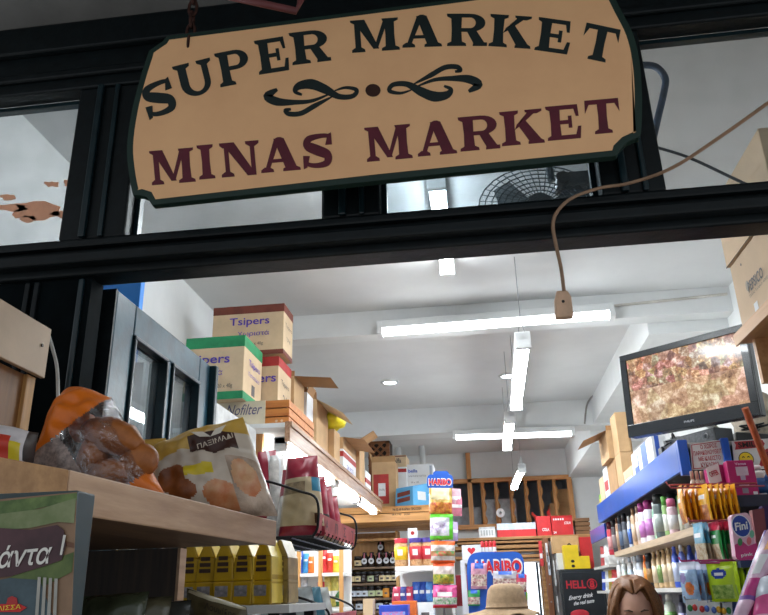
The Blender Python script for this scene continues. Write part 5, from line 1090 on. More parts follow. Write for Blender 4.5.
RC = mat((206, 44, 48), .45, .08, 8); RG = 'red cartons on the plank rack'
c = pxcarton('red_carton', 'left red carton with white lettering on the plank rack', 537, 516, 551, 536, KY+.02, .25, RC, kz+.001, 'box', RG, True); c.text('COLA', 'front', .6, .3, .5, .16, WH, .03); c.flap('left', .06, 40, RC)
c = pxcarton('red_carton', 'right open red carton with white teeth-like print and raised flap', 552, 518, 573, 536, KY+.02, .3, RC, kz+.001, 'box', RG, True); c.text('COLA', 'front', .75, .7, .3, .16, WH, .03, .3); c.text('24', 'front', .12, .16, .14, .14, WH, .03); c.flap('front', .025, 8, RC); c.flap('left', .10, 10, RC)
for k in range(5): c.patch('front', .08+.11*k, .15+.11*k, .88, .99, WH, 'white_tab')
c = pxcarton('long_box', 'long pale blue-topped box with red front on the plank rack', 497, 523, 536, 536, KY+.04, .3, RC, kz+.001, 'box', RG); c.patch('front', 0, 1, .52, 1, mat((196, 210, 226), .5), 'pale_lid'); 
c = pxcarton('white_basket', 'white plastic basket on the plank rack', 479, 527, 495, 536, KY+.05, .2, WHITEC, kz+.001, 'basket', None, True); c.patch('front', .04, .96, .82, .98, mat((200, 204, 206), .5), 'rim')
for k in range(5): c.patch('front', .1+.17*k, .2+.17*k, .2, .7, mat((176, 180, 184), .5), 'slot')
t0 = at(583, 517, KY+.05).z; wa_, wb2 = at(575, 525, KY+.05).x, at(590, 525, KY+.05).x
o = thing('wooden_crate', 'small brown slatted crate at the right end of the plank rack', 'crate', ((wa_+wb2)/2, KY+.15, kz+.001)); hgt = t0-kz
for k in range(4): MB().box(wa_, wb2, KY+.04, KY+.05, kz+.001+hgt*k/4, kz+hgt*(k+.78)/4, wood((150, 110, 74), (116, 82, 52), 'x', 6)).build('slat', o)
MB().box(wa_+.01, wb2-.01, KY+.052, KY+.28, kz+.001, kz+hgt*.9, mat((110, 80, 54), .8)).build('body', o)
# small white light fitting strips / pipes near the left ceiling
for k, (px, y0, y1) in enumerate(((421, 436, 462), (398, 446, 462))):
    a = at(px, y0, 8.6); b = at(px+3, y1, 8.6); o = MB().tube([Vector((a.x, 8.6, 3.15)), Vector((b.x+.02, 8.6, 2.3))], .035 if k == 0 else .03, WALL, 12).build('white_pipe', smooth=True); tag(o, ['white vertical pipe at the back left above the white carton', 'shorter-looking white pipe at the back left above the kraft carton'][k], 'pipe')
# back doorway: open glazed door and daylight behind
d2 = bpy.data.objects.new('door_2', None); COL.objects.link(d2); d2.location = (DX0, 9.2, 0); struct(d2)
NAVY = mat((52, 74, 96), .4, .15, 12)
for x in (DX0-.03, DX1): MB().box(x, x+.03, 9.17, 9.3, 0, DZ, NAVY).build('door_jamb', d2)
MB().box(DX0-.03, DX1+.03, 9.17, 9.3, DZ, DZ+.04, NAVY).build('door_head', d2)
lx = .56
for a in ((lx, lx+.025, 0, DZ-.02), (DX1-.03, DX1, 0, DZ-.02), (lx, DX1, DZ-.07, DZ-.02), (lx, DX1, .9, .97), (lx+.075, lx+.095, .97, DZ-.07), (lx, DX1, 0, .12)): MB().box(a[0], a[1], 9.19, 9.225, a[2], a[3], NAVY).build('leaf_bar', d2)
MB().box(lx, DX1, 9.205, 9.21, .12, DZ-.07, GLC).build('glass_pane', d2)
# narrow coat-like strips left of the fridge
pz = at(548, 540, 8.45)
WPO = thing('wooden_post', 'reddish wooden post between the back doorway and the black fridge', 'post', (at(551, 600, 8.44).x, 8.44, 0)); MB().box(-.028+WPO.location.x, WPO.location.x+.028, 8.42, 8.475, 0, kz-.032, wood((150, 96, 62), (116, 70, 44), 'z', 5)).build('shaft', WPO, bevel=.003)
for z in (1.62, 1.45): MB().tube([(WPO.location.x, 8.40, z), (WPO.location.x, 8.42, z)], .008, CHROME).build('peg', WPO)
for k, (px, y0, y1, w_, c_, lab) in enumerate(((541, 541, 566, 6, (206, 50, 56), 'red leaflet hanging below the left red carton'), (547, 543, 562, 4, (226, 226, 230), 'white leaflet hanging between the red leaflet and the post'), (549, 556, 575, 4, (206, 214, 226), 'pale blue leaflet hanging low on the wooden post'), (556, 560, 612, 4, (230, 230, 230), 'long white strip hanging beside the black fridge'))):
    a = at(px-w_/2, y0, 8.40); b = at(px+w_/2, y1, 8.40); o = thing('leaflet', lab, 'leaflet', ((a.x+b.x)/2, 8.40, b.z), None); MB().box(a.x, b.x, 8.398, 8.404, b.z, a.z, mat(c_, .5, .15, 20)).build('sheet', o); MB().box(a.x+.005, b.x-.005, 8.396, 8.398, b.z+(a.z-b.z)*.3, b.z+(a.z-b.z)*.5, WH if k == 0 else INKG).build('print', o)
# black fridge
FY = 8.0; fz = at(575, 569, FY).z; fa, fb = at(560.5, 590, FY).x, at(606, 590, FY).x
fr_ = thing('drinks_fridge', 'tall black drinks fridge with red block lettering by the back doorway', 'fridge', ((fa+fb)/2, FY+.2, 0)); FB = mat((30, 36, 42), .35, .1, 10)
MB().box(fa, fb, FY, FY+.4, 0, fz, FB).build('cabinet', fr_, bevel=.02); MB().box(fa+.02, fb-.02, FY-.02, FY, .1, fz-.03, FB).build('door_panel', fr_, bevel=.008)
MB().tube([(fa+.04, FY-.035, .9), (fa+.04, FY-.035, 1.3)], .01, CHROME).build('handle', fr_)
HRED = mat((200, 40, 56), .4)
text('HELL', 'word', fr_, at(576, 584.5, FY-.022), (1, 0, 0), (0, 0, 1), .19, .075, HRED, .03); text('8', 'emblem', fr_, at(592, 584, FY-.022), (1, 0, 0), (0, 0, 1), .045, .07, HRED, .04)
mb = MB(); mb.tube([at(592, 584, FY-.022)+Vector((.045*math.cos(q*.3927), 0, .045*math.sin(q*.3927))) for q in range(17)], .005, HRED, 5, False); mb.build('emblem_ring', fr_)
text('Energy drink', 'script', fr_, at(581, 597, FY-.022), (1, 0, .12), (0, 0, 1), .24, .05, WH, .02, .4); text('the real taste', 'script', fr_, at(584, 602, FY-.022), (1, 0, .12), (0, 0, 1), .2, .035, WH, .02, .4); mb = MB(True); mb.ball(at(580, 614, FY-.02), (.09, .006, .04), HRED, 16, 8); mb.build('red_print', fr_)
YC = mat((240, 206, 30), .45, .06, 8)
c = pxcarton('yellow_carton', 'tall yellow carton with black dots on top of the black fridge', 564, 545, 579, 568, FY+.01, .15, YC, fz+.001)
for q in (.32, .12): MB().prism([(lerp(c.b[0], c.b[1], .55)+.018*math.cos(i*.3927), c.b[2]-.0003, lerp(c.b[4], c.b[5], q)+.014*math.sin(i*.3927)) for i in range(16)], (0, -.001, 0), BLK).build('black_dot', c.r)
c = pxcarton('yellow_carton', 'low yellow carton at the right on top of the black fridge', 579.5, 556, 590, 568, FY+.01, .15, YC, fz+.001)
c = pxcarton('printed_carton', 'white carton behind the yellow ones on top of the black fridge', 557, 553, 576, 569, FY+.18, .18, WHITEC, fz+.001)
b = c.b; t = at(565, 536, FY+.18).z; c = Carton('cardboard_carton', 'plain carton with a black triangle on top of the stack over the black fridge', b[0]-.03, b[1]+.05, b[2]+.005, b[3], b[5]+.001, t, KRAFT); mx = lerp(c.b[0], c.b[1], .6); mz = lerp(c.b[4], c.b[5], .25); e = .05
mb = MB()
for (q0, q1) in (((-1, 0), (.2, 1)), ((.2, 1), (1, 0)), ((-1, 0), (1, 0))): mb.ribbon([(mx+q0[0]*e, c.b[2]-.0004, mz+q0[1]*e), (mx+q1[0]*e, c.b[2]-.0004, mz+q1[1]*e)], [.012, .012], (0, -1, 0), BLK, .001)
mb.build('black_triangle', c.r)
xx0, xx1 = at(577, 545, FY+.17).x, at(592, 545, FY+.17).x; t = at(584, 537, FY+.17).z; c = Carton('red_carton', 'plain red carton behind the low yellow carton on the black fridge', max(xx0, b[1]+.055), xx1, FY+.17, FY+.36, fz+.001, t, RC)
# ================================================================== right side gondola
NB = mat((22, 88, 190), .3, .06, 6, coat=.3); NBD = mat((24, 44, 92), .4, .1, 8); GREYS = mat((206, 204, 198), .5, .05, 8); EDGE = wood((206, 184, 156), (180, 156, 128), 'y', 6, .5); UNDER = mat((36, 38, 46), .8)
GX0, GX1, GY0, GY1 = .82, 1.46, 3.26, 5.72
TOPZ = 2.115
gd = thing('display_gondola', 'long shelving on the right with glossy blue top fascia and rows of bottles', 'shelving', (1.1, 4.4, 0))
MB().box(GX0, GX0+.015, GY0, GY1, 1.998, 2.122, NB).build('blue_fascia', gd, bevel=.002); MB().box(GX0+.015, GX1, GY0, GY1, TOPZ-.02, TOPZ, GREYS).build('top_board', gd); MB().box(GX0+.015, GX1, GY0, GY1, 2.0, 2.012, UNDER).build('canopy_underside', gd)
S1, S2, S3 = 1.772, 1.552, 1.33
MB().box(GX0-.012, GX1, GY0-.22, GY1-.6, S1-.03, S1, EDGE).build('shelf', gd); MB().box(GX0-.012, GX1, GY0, GY1, S2-.018, S2, GREYS).build('shelf', gd)
MB().box(GX0, GX1, GY0, GY1, S3-.018, S3, GREYS).build('shelf', gd)
for z in (1.05, .75, .4, .1): MB().box(GX0, GX1, GY0, GY1, z-.018, z, GREYS).build('shelf', gd)
MB().box(GX1-.02, GX1, GY0, GY1, 0, 2.0, mat((110, 110, 116), .7)).build('back_panel', gd); MB().box(1.02, 1.06, GY0+.02, GY1, 0, 1.99, mat((120, 122, 128), .7)).build('centre_panel', gd)
MB().box(GX0+.0, GX0+.04, GY0-.03, GY0, 1.98, 2.125, NB).build('blue_post', gd, bevel=.003); MB().box(.995, 1.025, GY0-.03, GY0, 1.98, 2.125, NB).build('blue_post', gd, bevel=.003)
MB().box(GX0+.06, GX1, GY0-.01, GY0, 0, 1.99, NBD).build('end_panel', gd)
MB().box(GX0+.05, GX1, GY0-.23, GY0-.01, .0, .12, NBD).build('plinth', gd)
# far lower unit
f2 = thing('display_gondola', 'short far shelving with low blue fascia and white wrapped goods, beside the fridge', 'shelving', (1.1, 6.1, 0))
fy0, fy1 = 5.75, 6.55; za_ = at(600, 517, 5.8).z
MB().box(.86, .875, fy0, fy1, 1.905, 2.0, NB).build('blue_fascia', f2); MB().box(.875, 1.46, fy0, fy1, 1.985, 1.998, GREYS).build('top_board', f2); MB().box(1.44, 1.46, fy0, fy1, 0, 1.985, GREYS).build('back_panel', f2)
for z in (1.72, 1.545, 1.3, .9, .5, .1): MB().box(.86, 1.44, fy0, fy1, z-.018, z, GREYS).build('shelf', f2)
# bottles --------------------------------------------------------------
def bottle(kind, loc, r, h, label, group, cb, cc, cl):
    t = thing('bottle', label, 'bottle', loc, group)
    if kind == 'spray':
        MB(True).lathe((0, 0, 0), [(r*.95, 0), (r, .008), (r, h*.72), (r*.8, h*.78)], cb, 16).build('body', t, local=True); MB(True).lathe((0, 0, 0), [(r*.84, h*.775), (r*.84, h*.97), (r*.6, h)], cc, 16).build('cap', t, local=True)
        MB(True).lathe((0, 0, 0), [(r*1.012, h*.16), (r*1.012, h*.55)], cl, 16).build('label_band', t, local=True)
    else:
        MB(True).lathe((0, 0, 0), [(r*.9, 0), (r, .01), (r*1.05, h*.4), (r*.95, h*.74), (r*.5, h*.84)], cb, 18, .7, 1).build('body', t, local=True); MB(True).lathe((0, 0, 0), [(r*.52, h*.835), (r*.5, h*.98), (r*.4, h)], cc, 14, .7, 1).build('cap', t, local=True)
        MB(True).lathe((0, 0, 0), [(r*1.03, h*.14), (r*1.07, h*.4), (r*1.03, h*.6)], cl, 18, .7, 1).build('label_band', t, local=True)
    return t
def M3(c): return mat(c, .3, .08, 20)
ROWA = [('s', 673, 502, 528, 8, (226, 196, 206), (214, 110, 150), (236, 236, 238), 'white and pink spray bottle'), ('s', 667.5, 500, 530, 5, (150, 190, 120), (90, 160, 60), (226, 230, 220), 'slim green bottle'), ('s', 661, 497, 533, 10, (84, 96, 96), (40, 46, 46), (150, 160, 156), 'tall dark grey-green spray bottle'),
        ('o', 656, 506, 533, 5, (150, 196, 170), (230, 230, 230), (206, 220, 210), 'slim mint bottle'), ('s', 651, 504, 537, 9, (226, 220, 230), (150, 40, 110), (190, 120, 190), 'white bottle with magenta cap, nearer of two'), ('s', 645, 505, 539, 9, (226, 220, 230), (150, 40, 110), (190, 120, 190), 'white bottle with magenta cap, farther of two'),
        ('o', 639.5, 510, 540, 6, (214, 190, 176), (190, 160, 140), (226, 214, 206), 'pale beige bottle'), ('o', 635, 511, 541, 7, (206, 172, 140), (176, 136, 104), (214, 186, 160), 'tan bottle'), ('o', 630.5, 519, 543, 5, (206, 214, 230), (230, 230, 234), (70, 110, 190), 'white and blue bottle'),
        ('s', 626.5, 514, 545, 5, (70, 74, 84), (30, 32, 38), (120, 126, 136), 'charcoal spray bottle'), ('s', 622.5, 516, 546, 5, (46, 54, 70), (26, 30, 38), (90, 110, 140), 'black and slate spray bottle'), ('o', 619, 518, 547, 5, (170, 126, 96), (120, 80, 60), (196, 160, 130), 'brown bottle'), ('s', 615.5, 522, 548, 5, (70, 60, 64), (40, 36, 40), (150, 130, 130), 'dark brown bottle'), ('s', 611.5, 523, 550, 6, (196, 50, 66), (96, 30, 40), (220, 150, 150), 'red spray bottle')]
ROWB = [('o', 684, 547, 580, 7, (110, 130, 220), (226, 226, 236), (190, 200, 236), 'pale blue bottle nearest the hanging sweets'), ('o', 677, 546, 581, 8, (70, 100, 206), (60, 80, 180), (200, 210, 240), 'blue bottle'), ('o', 671.5, 545, 582, 7, (206, 176, 134), (190, 160, 116), (222, 200, 166), 'beige bottle nearest the blue ones'), ('o', 666, 545, 582, 7, (200, 168, 126), (186, 154, 110), (222, 200, 166), 'second beige bottle'),
        ('o', 661, 546, 583, 7, (206, 176, 134), (190, 160, 116), (120, 150, 80), 'third beige bottle with green print'), ('o', 656, 547, 583, 7, (200, 168, 126), (186, 154, 110), (226, 206, 176), 'fourth beige bottle'), ('s', 651, 551, 584, 6, (50, 46, 50), (30, 28, 32), (150, 110, 60), 'black spray bottle'), ('o', 647, 558, 584, 6, (236, 120, 30), (226, 100, 20), (240, 150, 60), 'bright orange bottle'),
        ('s', 642, 550, 583, 7, (190, 196, 206), (120, 130, 144), (226, 228, 232), 'silver spray bottle'), ('o', 637, 553, 583, 6, (222, 226, 230), (206, 210, 216), (236, 238, 240), 'white bottle left of the silver one'), ('o', 631, 556, 582, 7, (226, 228, 232), (190, 200, 210), (170, 190, 210), 'white bottle with pale blue print'), ('o', 625, 557, 582, 7, (216, 222, 220), (220, 224, 224), (190, 206, 190), 'white bottle with pale green print'), ('o', 619.5, 559, 581, 6, (226, 226, 226), (206, 206, 206), (214, 206, 200), 'plain white bottle behind the head of the woman')]
ROWC = [('o', 681, 594, 625, 9, (60, 60, 90), (40, 40, 60), (150, 150, 190), 'dark indigo bottle'), ('o', 668, 597, 628, 12, (206, 214, 200), (226, 226, 220), (120, 176, 96), 'white tub-like bottle with green label'), ('s', 657, 592, 628, 9, (190, 50, 70), (150, 30, 46), (226, 150, 160), 'crimson bottle'), ('o', 649, 594, 628, 8, (120, 40, 60), (226, 226, 226), (206, 190, 196), 'wine-coloured bottle')]
bp_ = {}; sz_top = {'upper': 2.0, 'second': S1-.03, 'third': S2-.018}
for rname, row, sz, grp in (('upper', ROWA, S1, 'bottles on the upper right shelf'), ('second', ROWB, S2, 'bottles on the second right shelf'), ('third', ROWC, S3, 'bottles on the third right shelf')):
    for (kd, px, yt, yb, wpx, cb, cc, cl, nm) in row:
        XB = GX0+.035; y = atX(px, yb, XB).y if rname != 'third' else atX(px, 612, XB).y; dist = math.hypot(XB, y); h = at(px, yt, y).z-sz; rad = max(.018, min(.046, wpx*dist/747/2*1.15)); h = max(.13, min(.27, h*1.1)); h = min(h, sz_top[rname]-sz-.012)
        lab = '%s on the %s right shelf' % (nm, rname); loc = (XB+rad*.3, y, sz+.0005)
        if kd not in bp_: bp_[kd] = (bottle('spray' if kd == 's' else 'oval', loc, rad, h, lab, grp, M3(cb), M3(cc), M3(cl)), rad, h)
        else: o, r0, h0 = bp_[kd]; dup(o, loc, lab, grp, {'body': M3(cb), 'cap': M3(cc), 'label_band': M3(cl)}, scale=(rad/r0, rad/r0, h/h0))
        if rname != 'third':
            o, r0, h0 = bp_[kd]; dup(o, (XB+.085, y+.035, sz+.0005), '%s, back row of the %s right shelf' % (nm, rname), grp+', back row', {'body': M3(cb), 'cap': M3(cc), 'label_band': M3(cl)}, scale=(rad/r0, rad/r0, h*1.03/h0))
# white wrapped goods on the far shelf
for k, (px, z, c_, nm) in enumerate(((596, 1.72, (222, 220, 216), 'puffy white bag at the left end of the upper far shelf'), (602, 1.72, (230, 230, 230), 'white crinkled bag in the middle of the upper far shelf'), (608, 1.72, (206, 90, 90), 'white and red packet at the right of the upper far shelf'), (594, 1.545, (206, 60, 60), 'red packet at the left of the second far shelf'), (600, 1.545, (176, 150, 60), 'olive gold box on the second far shelf'), (606, 1.545, (222, 226, 230), 'white soft pack on the second far shelf'), (611, 1.545, (60, 90, 190), 'blue striped pack on the second far shelf'), (595, 1.3, (190, 50, 80), 'crimson pack on the third far shelf'), (603, 1.3, (90, 160, 80), 'green pack on the third far shelf'), (610, 1.3, (226, 226, 220), 'white pack on the third far shelf'))):
    y = (5.86, 6.06, 6.26, 5.84, 6.0, 6.16, 6.34, 5.86, 6.06, 6.26)[k]; h = .15 if z > 1.6 else .14; x = .89
    o = thing('wrapped_pack', nm, 'pack', (x+.06, y, z+.001), 'packs on the far right shelves')
    pouch(o, (x, y+.03, z+h), (x+.13, y-.02, z+h), (x+.14, y-.02, z+.004), (x-.01, y+.03, z+.004), .07, mat(c_, .4, .2, 14, bump=.3), [('white_print', WH, lambda u, v: .4 < v < .6)], seed=150+k, nu=12, nv=12, crinkle=.008)
# goods on top of the right shelving --------------------------------------
TG = 'packages on top of the right shelving'; X0 = GX0+.03
def topcarton(name, label, l, t, r, b, w=.22, m=None, zb=None, op=False, cat='box', dx=0):
    ybase = lambda px: atX(px, 442+(683-px)*.735, GX0).y
    y0, y1 = ybase(r), ybase(l); z1 = at(r, t, y0).z; z0 = TOPZ+.001 if zb is None else zb
    return Carton(name, label, X0+dx, X0+dx+w, y0, y1, z0, z1, m, cat, TG, op)
PB = mat((60, 96, 190), .45)
c = topcarton('paper_pack', 'white pack with blue stripe beside the black adaptor on the right shelving', 635, 436, 649, 470, .07, WHITEC); c.patch('left', .25, .62, 0, 1, PB, 'blue_stripe'); c.patch('front', .2, .5, 0, 1, PB, 'blue_stripe')
c = topcarton('paper_pack', 'white and blue pack second along the blue fascia', 629, 450, 634.5, 470, .06, WHITEC); c.patch('left', .4, 1, 0, .4, PB, 'blue_corner'); c.patch('front', 0, .4, .2, .8, PB, 'blue_corner')
c = topcarton('cardboard_carton', 'small tan carton low on the right shelving before the tall cartons', 620, 465, 628.5, 480, .08, PALEK); c.patch('left', .1, .9, .1, .4, WHITEC, 'white_label')
c = topcarton('cardboard_carton', 'lower carton of the tall slim stack on the right shelving', 614.5, 452, 619.5, 480, .07, KRAFT); b = c.b
c2_ = Carton('cardboard_carton', 'tall slim carton leaning by the left edge of the television', b[0], b[1], b[2], b[3], b[5]+.001, at(619, 412, b[2]).z, KRAFT, 'box', TG)
c = topcarton('cardboard_carton', 'lower carton under the wide open carton on the right shelving', 606.5, 458, 614, 480, .10, KRAFT2); b = c.b
c = Carton('cardboard_carton', 'wide open carton with a flap spread toward the aisle on the right shelving', b[0]-.03, b[1]+.02, b[2]-.0, b[3]+.02, b[5]+.001, at(612, 430, b[2]).z, KRAFT, 'box', TG, True); c.flap('left', .16, 112, KRAFT2); c.flap('front', .03, 20, KRAFT2)
c = topcarton('paper_pack', 'white and red pack beneath the open carton flap on the right shelving', 602, 466, 606, 486, .07, WHITEC); c.patch('left', .1, .9, .3, .6, RED, 'red_print')
c = topcarton('cardboard_carton', 'small tan carton near the far end of the blue fascia', 597.5, 476, 601.5, 490, .12, PALEK)
c = topcarton('green_box', 'green and yellow box at the far end on the right shelving', 596, 494, 597.3, 500, .12, mat((130, 190, 60), .5)); c.patch('left', 0, 1, .3, .6, YC, 'yellow_band'); c.patch('front', 0, 1, .3, .6, YC, 'yellow_band')
# black adaptor and cables
p = Vector((GX0+.02, 3.62, TOPZ)); o = thing('power_adaptor', 'black adaptor with tangled cable at the left end of the recorder', 'adaptor', tuple(p)); BK = mat((28, 30, 34), .4, .1, 12)
MB().box(p.x, p.x+.06, 3.60, 3.67, TOPZ+.001, TOPZ+.05, BK).build('brick', o, bevel=.004)
rn = random.Random(4); MB().tube([Vector(q) for q in smooth([(p.x+.03+rn.uniform(-.05, .05), 3.52+rn.uniform(-.06, .1), TOPZ+.02+rn.uniform(0, .07)) for _ in range(14)], 5)], .004, BK, 6).build('cable', o, smooth=True)
# recorder
a = at(716, 440, 3.30); DVR = mat((66, 70, 74), .45, .1, 12)
o = thing('video_recorder', 'dark grey recorder box lying on the blue shelving top under the television', 'recorder', ((.845+.99)/2, 3.36, TOPZ), None)
mb = MB(); q0 = Vector((at(716, 438, 3.28).x, 3.28, TOPZ+.001)); q1 = Vector((at(664, 447, 3.55).x, 3.55, TOPZ+.001)); uu_ = q0-q1; nn_ = Vector((uu_.y, -uu_.x, 0)).normalized(); nn_ = nn_ if nn_.y > 0 else -nn_
MB().obox(q1, uu_, nn_*.10, (0, 0, .065), DVR).build('case', o, bevel=.003); MB().obox(q1+uu_*.03-nn_*.001+Vector((0, 0, .006)), uu_*.94, nn_*.001, (0, 0, .053), mat((84, 88, 94), .5, .2, 80)).build('front_panel', o)
mb = MB(); cc_ = q1+uu_*.84-nn_*.003+Vector((0, 0, .036)); ud = uu_.normalized(); mb.tube([cc_+ud*.011*math.cos(i*.3927)+Vector((0, 0, .011*math.sin(i*.3927))) for i in range(17)], .0025, CHROME, 5, False); mb.build('ring_button', o)
# television
TR_, BR_, TL_, BL_ = [Vector(p) for p in ((1.098, 3.0, 2.538), (1.112, 3.0, 2.165), (.670, 3.39, 2.54), (.662, 3.39, 2.19))]
TL_.z = 2.545; BL_.z = 2.172
tv = thing('television', 'black flat television showing a two-part camera picture, turned to the aisle above the right shelving', 'television', tuple((BR_+BL_)/2))
ut = (TR_-TL_); vt = (TL_-BL_); nt_ = ut.cross(vt).normalized(); nt_ = nt_ if nt_.y < 0 else -nt_
BZ = mat((22, 26, 32), .25, .1, 20, coat=.3)
W_ = ut.length; H_ = vt.length; ux = ut.normalized(); vx = vt.normalized()
o0 = BL_.copy()
MB().obox(o0+nt_*-.05, ut, vt, nt_*.045, BZ).build('case', tv, bevel=.006)
bz = MB()
def fr4(a0, a1, b0, b1): bz.obox(o0+ut*a0+vt*b0-nt_*.006, ut*(a1-a0), vt*(b1-b0), nt_*.012, BZ)
fr4(0, 1, .0, .145); fr4(0, 1, .925, 1); fr4(0, .055, .145, .925); fr4(.945, 1, .145, .925); tcase = bz.build('bezel', tv, bevel=.002)
def screen_mat(c1, c2_, c3, sc):
    m = bpy.data.materials.new('screen_picture'); m.use_nodes = True; nt = m.node_tree; b = nt.nodes['Principled BSDF']; b.inputs['Roughness'].default_value = .12; b.inputs['Base Color'].default_value = (.01, .01, .01, 1)
    tc = nt.nodes.new('ShaderNodeTexCoord'); v = nt.nodes.new('ShaderNodeTexVoronoi'); v.inputs['Scale'].default_value = sc; n = nt.nodes.new('ShaderNodeTexNoise'); n.inputs['Scale'].default_value = sc*1.3; n.inputs['Detail'].default_value = 6; n.inputs['Roughness'].default_value = .75
    nt.links.new(tc.outputs['Object'], v.inputs['Vector']); nt.links.new(tc.outputs['Object'], n.inputs['Vector'])
    rp = nt.nodes.new('ShaderNodeValToRGB'); e = rp.color_ramp.elements; e[0].position = .3; e[1].position = .68; e[0].color = rgb(c1); e[1].color = rgb(c3); q = e.new(.5); q.color = rgb(c2_); nt.links.new(n.outputs['Fac'], rp.inputs['Fac'])
    mx = nt.nodes.new('ShaderNodeMix'); mx.data_type = 'RGBA'; mx.blend_type = 'MULTIPLY'; hs = nt.nodes.new('ShaderNodeHueSaturation'); hs.inputs['Saturation'].default_value = .4; hs.inputs['Value'].default_value = 1.6
    nt.links.new(v.outputs['Color'], hs.inputs['Color']); mx.inputs[0].default_value = .75 if sc > 20 else .3; nt.links.new(rp.outputs['Color'], mx.inputs[6]); nt.links.new(hs.outputs['Color'], mx.inputs[7])
    nt.links.new(mx.outputs[2], b.inputs['Emission Color']); b.inputs['Emission Strength'].default_value = 1.15; return m
SA = screen_mat((24, 26, 34), (150, 110, 84), (230, 210, 186), 30); SB = screen_mat((70, 40, 32), (168, 134, 104), (236, 218, 192), 16)
MB().obox(o0+ut*.05+vt*.14-nt_*.004, ut*.9, vt*.40, nt_*.003, SB).build('lower_picture', tcase); MB().obox(o0+ut*.05+vt*.54-nt_*.004, ut*.9, vt*.39, nt_*.003, SA).build('upper_picture', tcase)
text('PHILIPS', 'maker_name', tcase, o0+ut*.5+vt*.065+nt_*.0065, ux, vx, .045, .009, mat((206, 208, 212), .4), .01)
mid = (BR_+BL_)/2+Vector((.22, .42, 0))
MB().tube([(BR_+BL_)/2-nt_*.045+Vector((0, 0, .08)), mid+Vector((0, 0, .05)), Vector((mid.x, mid.y, TOPZ+.012))], .02, BZ, 12).build('stand_neck', tv); MB().lathe((mid.x, mid.y, TOPZ+.001), [(.10, 0), (.09, .02), (.02, .05)], WH, 24, .8, .8).build('stand_foot', tv)
# ================================================================== end of the right shelving, facing the door
EY = GY0-.016
def plate(name, label, pts, m, Y, cat='sign', th=.006):
    P4 = [at(x, y, Y) for x, y in pts]; c = sum(P4, Vector())/len(P4); o = thing(name, label, cat, (c.x, Y, min(p.z for p in P4))); MB().prism(P4, (0, th, 0), m).build('sheet', o); return o
SW = mat((226, 222, 220), .4, .04, 8); SRED = mat((186, 50, 60), .5)
o = plate('notice_sign', 'white notice with red frame and red capital lettering on the end of the blue fascia', ((690, 444), (726, 439), (729, 468), (692, 470)), SW, EY)
def onpl(pts, u, v, Y, l): a, b, c, d = [at(x, y, Y) for x, y in pts]; p = d.lerp(c, u).lerp(a.lerp(b, u), v); p.y -= l; return p
NP = ((690, 444), (726, 439), (729, 468), (692, 470)); f = MB()
for (u0, v0, u1, v1) in ((.04, .05, .96, .05), (.04, .95, .96, .95), (.04, .05, .04, .95), (.96, .05, .96, .95)): f.ribbon([onpl(NP, u0, v0, EY, .0004), onpl(NP, u1, v1, EY, .0004)], [.003, .003], (0, -1, 0), SRED, .0008)
f.build('red_frame', o)
for k, (s_, wd) in enumerate((('Ο ΧΩΡΟΣ', .46), ('ΠΑΡΑΚΟΛΟΥΘΕΙΤΑΙ', .86), ('ΜΕ ΚΛΕΙΣΤΟ', .60), ('ΚΥΚΛΩΜΑ', .50))):
    v = .83-.22*k; u_ = onpl(NP, 1, v, EY, 0)-onpl(NP, 0, v, EY, 0); text(s_, 'notice_words', o, onpl(NP, .5, v, EY, .0012), u_, (0, 0, 1), u_.length*wd, .0185, SRED, .015)
SP_ = ((732, 441), (775, 438), (775, 468), (735, 471)); o = plate('smile_sign', 'white camera-notice sign with red banner word and yellow face, right of the red-framed notice', SP_, SW, EY)
def sp2(u, v, l): return onpl(SP_, u, v, EY, l)
MB().prism([sp2(*q, .0003) for q in ((.05, .70), (.72, .72), (.76, .84), (.70, .97), (.04, .97), (.08, .86))], (0, -.0006, 0), SRED).build('red_banner', o)
u_ = sp2(1, .5, 0)-sp2(0, .5, 0); text('SMILE!', 'banner_word', o, sp2(.40, .845, .0016), u_, (0, 0, 1), u_.length*.56, .022, BLK, .03)
def disc(c, r, m, par, nm, l): return MB().prism([c+Vector((r*math.cos(i*.314), -l, r*math.sin(i*.314))) for i in range(20)], (0, -.0006, 0), m).build(nm, par)
cf = sp2(.30, .36, 0); disc(cf, .030, BLK, o, 'face_outline', .0003); disc(cf, .027, YC, o, 'yellow_face', .0010)
fm = MB()
for s_ in (-1, 1): fm.ribbon([cf+Vector((s_*.010+q*.005, -.002, .006+.004*(1-q*q))) for q in (-1, -.5, 0, .5, 1)], [.002, .004, .005, .004, .002], (0, -1, 0), BLK, .0006)
fm.ribbon([cf+Vector((.017*math.cos(R_(200+14*q)), -.002, -.002+.014*math.sin(R_(200+14*q)))) for q in range(11)], [.0025]*11, (0, -1, 0), BLK, .0006); fm.build('face_lines', o)
MB().prism([sp2(*q, .0003) for q in ((.60, .10), (.98, .06), (1, .66), (.80, .66), (.62, .50), (.66, .34))], (0, -.0006, 0), SRED).build('red_patch', o)
for k in range(3): text(('YOU', 'ARE ON', 'CAMERA')[k], 'patch_word', o, sp2(.82, .50-.16*k, .0016), u_, (0, 0, 1), u_.length*(.16, .22, .24)[k], .011, BLK, .02)
MB().ribbon([sp2(.05, .02, .001), sp2(.6, .01, .001)], [.003, .003], (0, -1, 0), BLK, .0005).build('base_line', o)
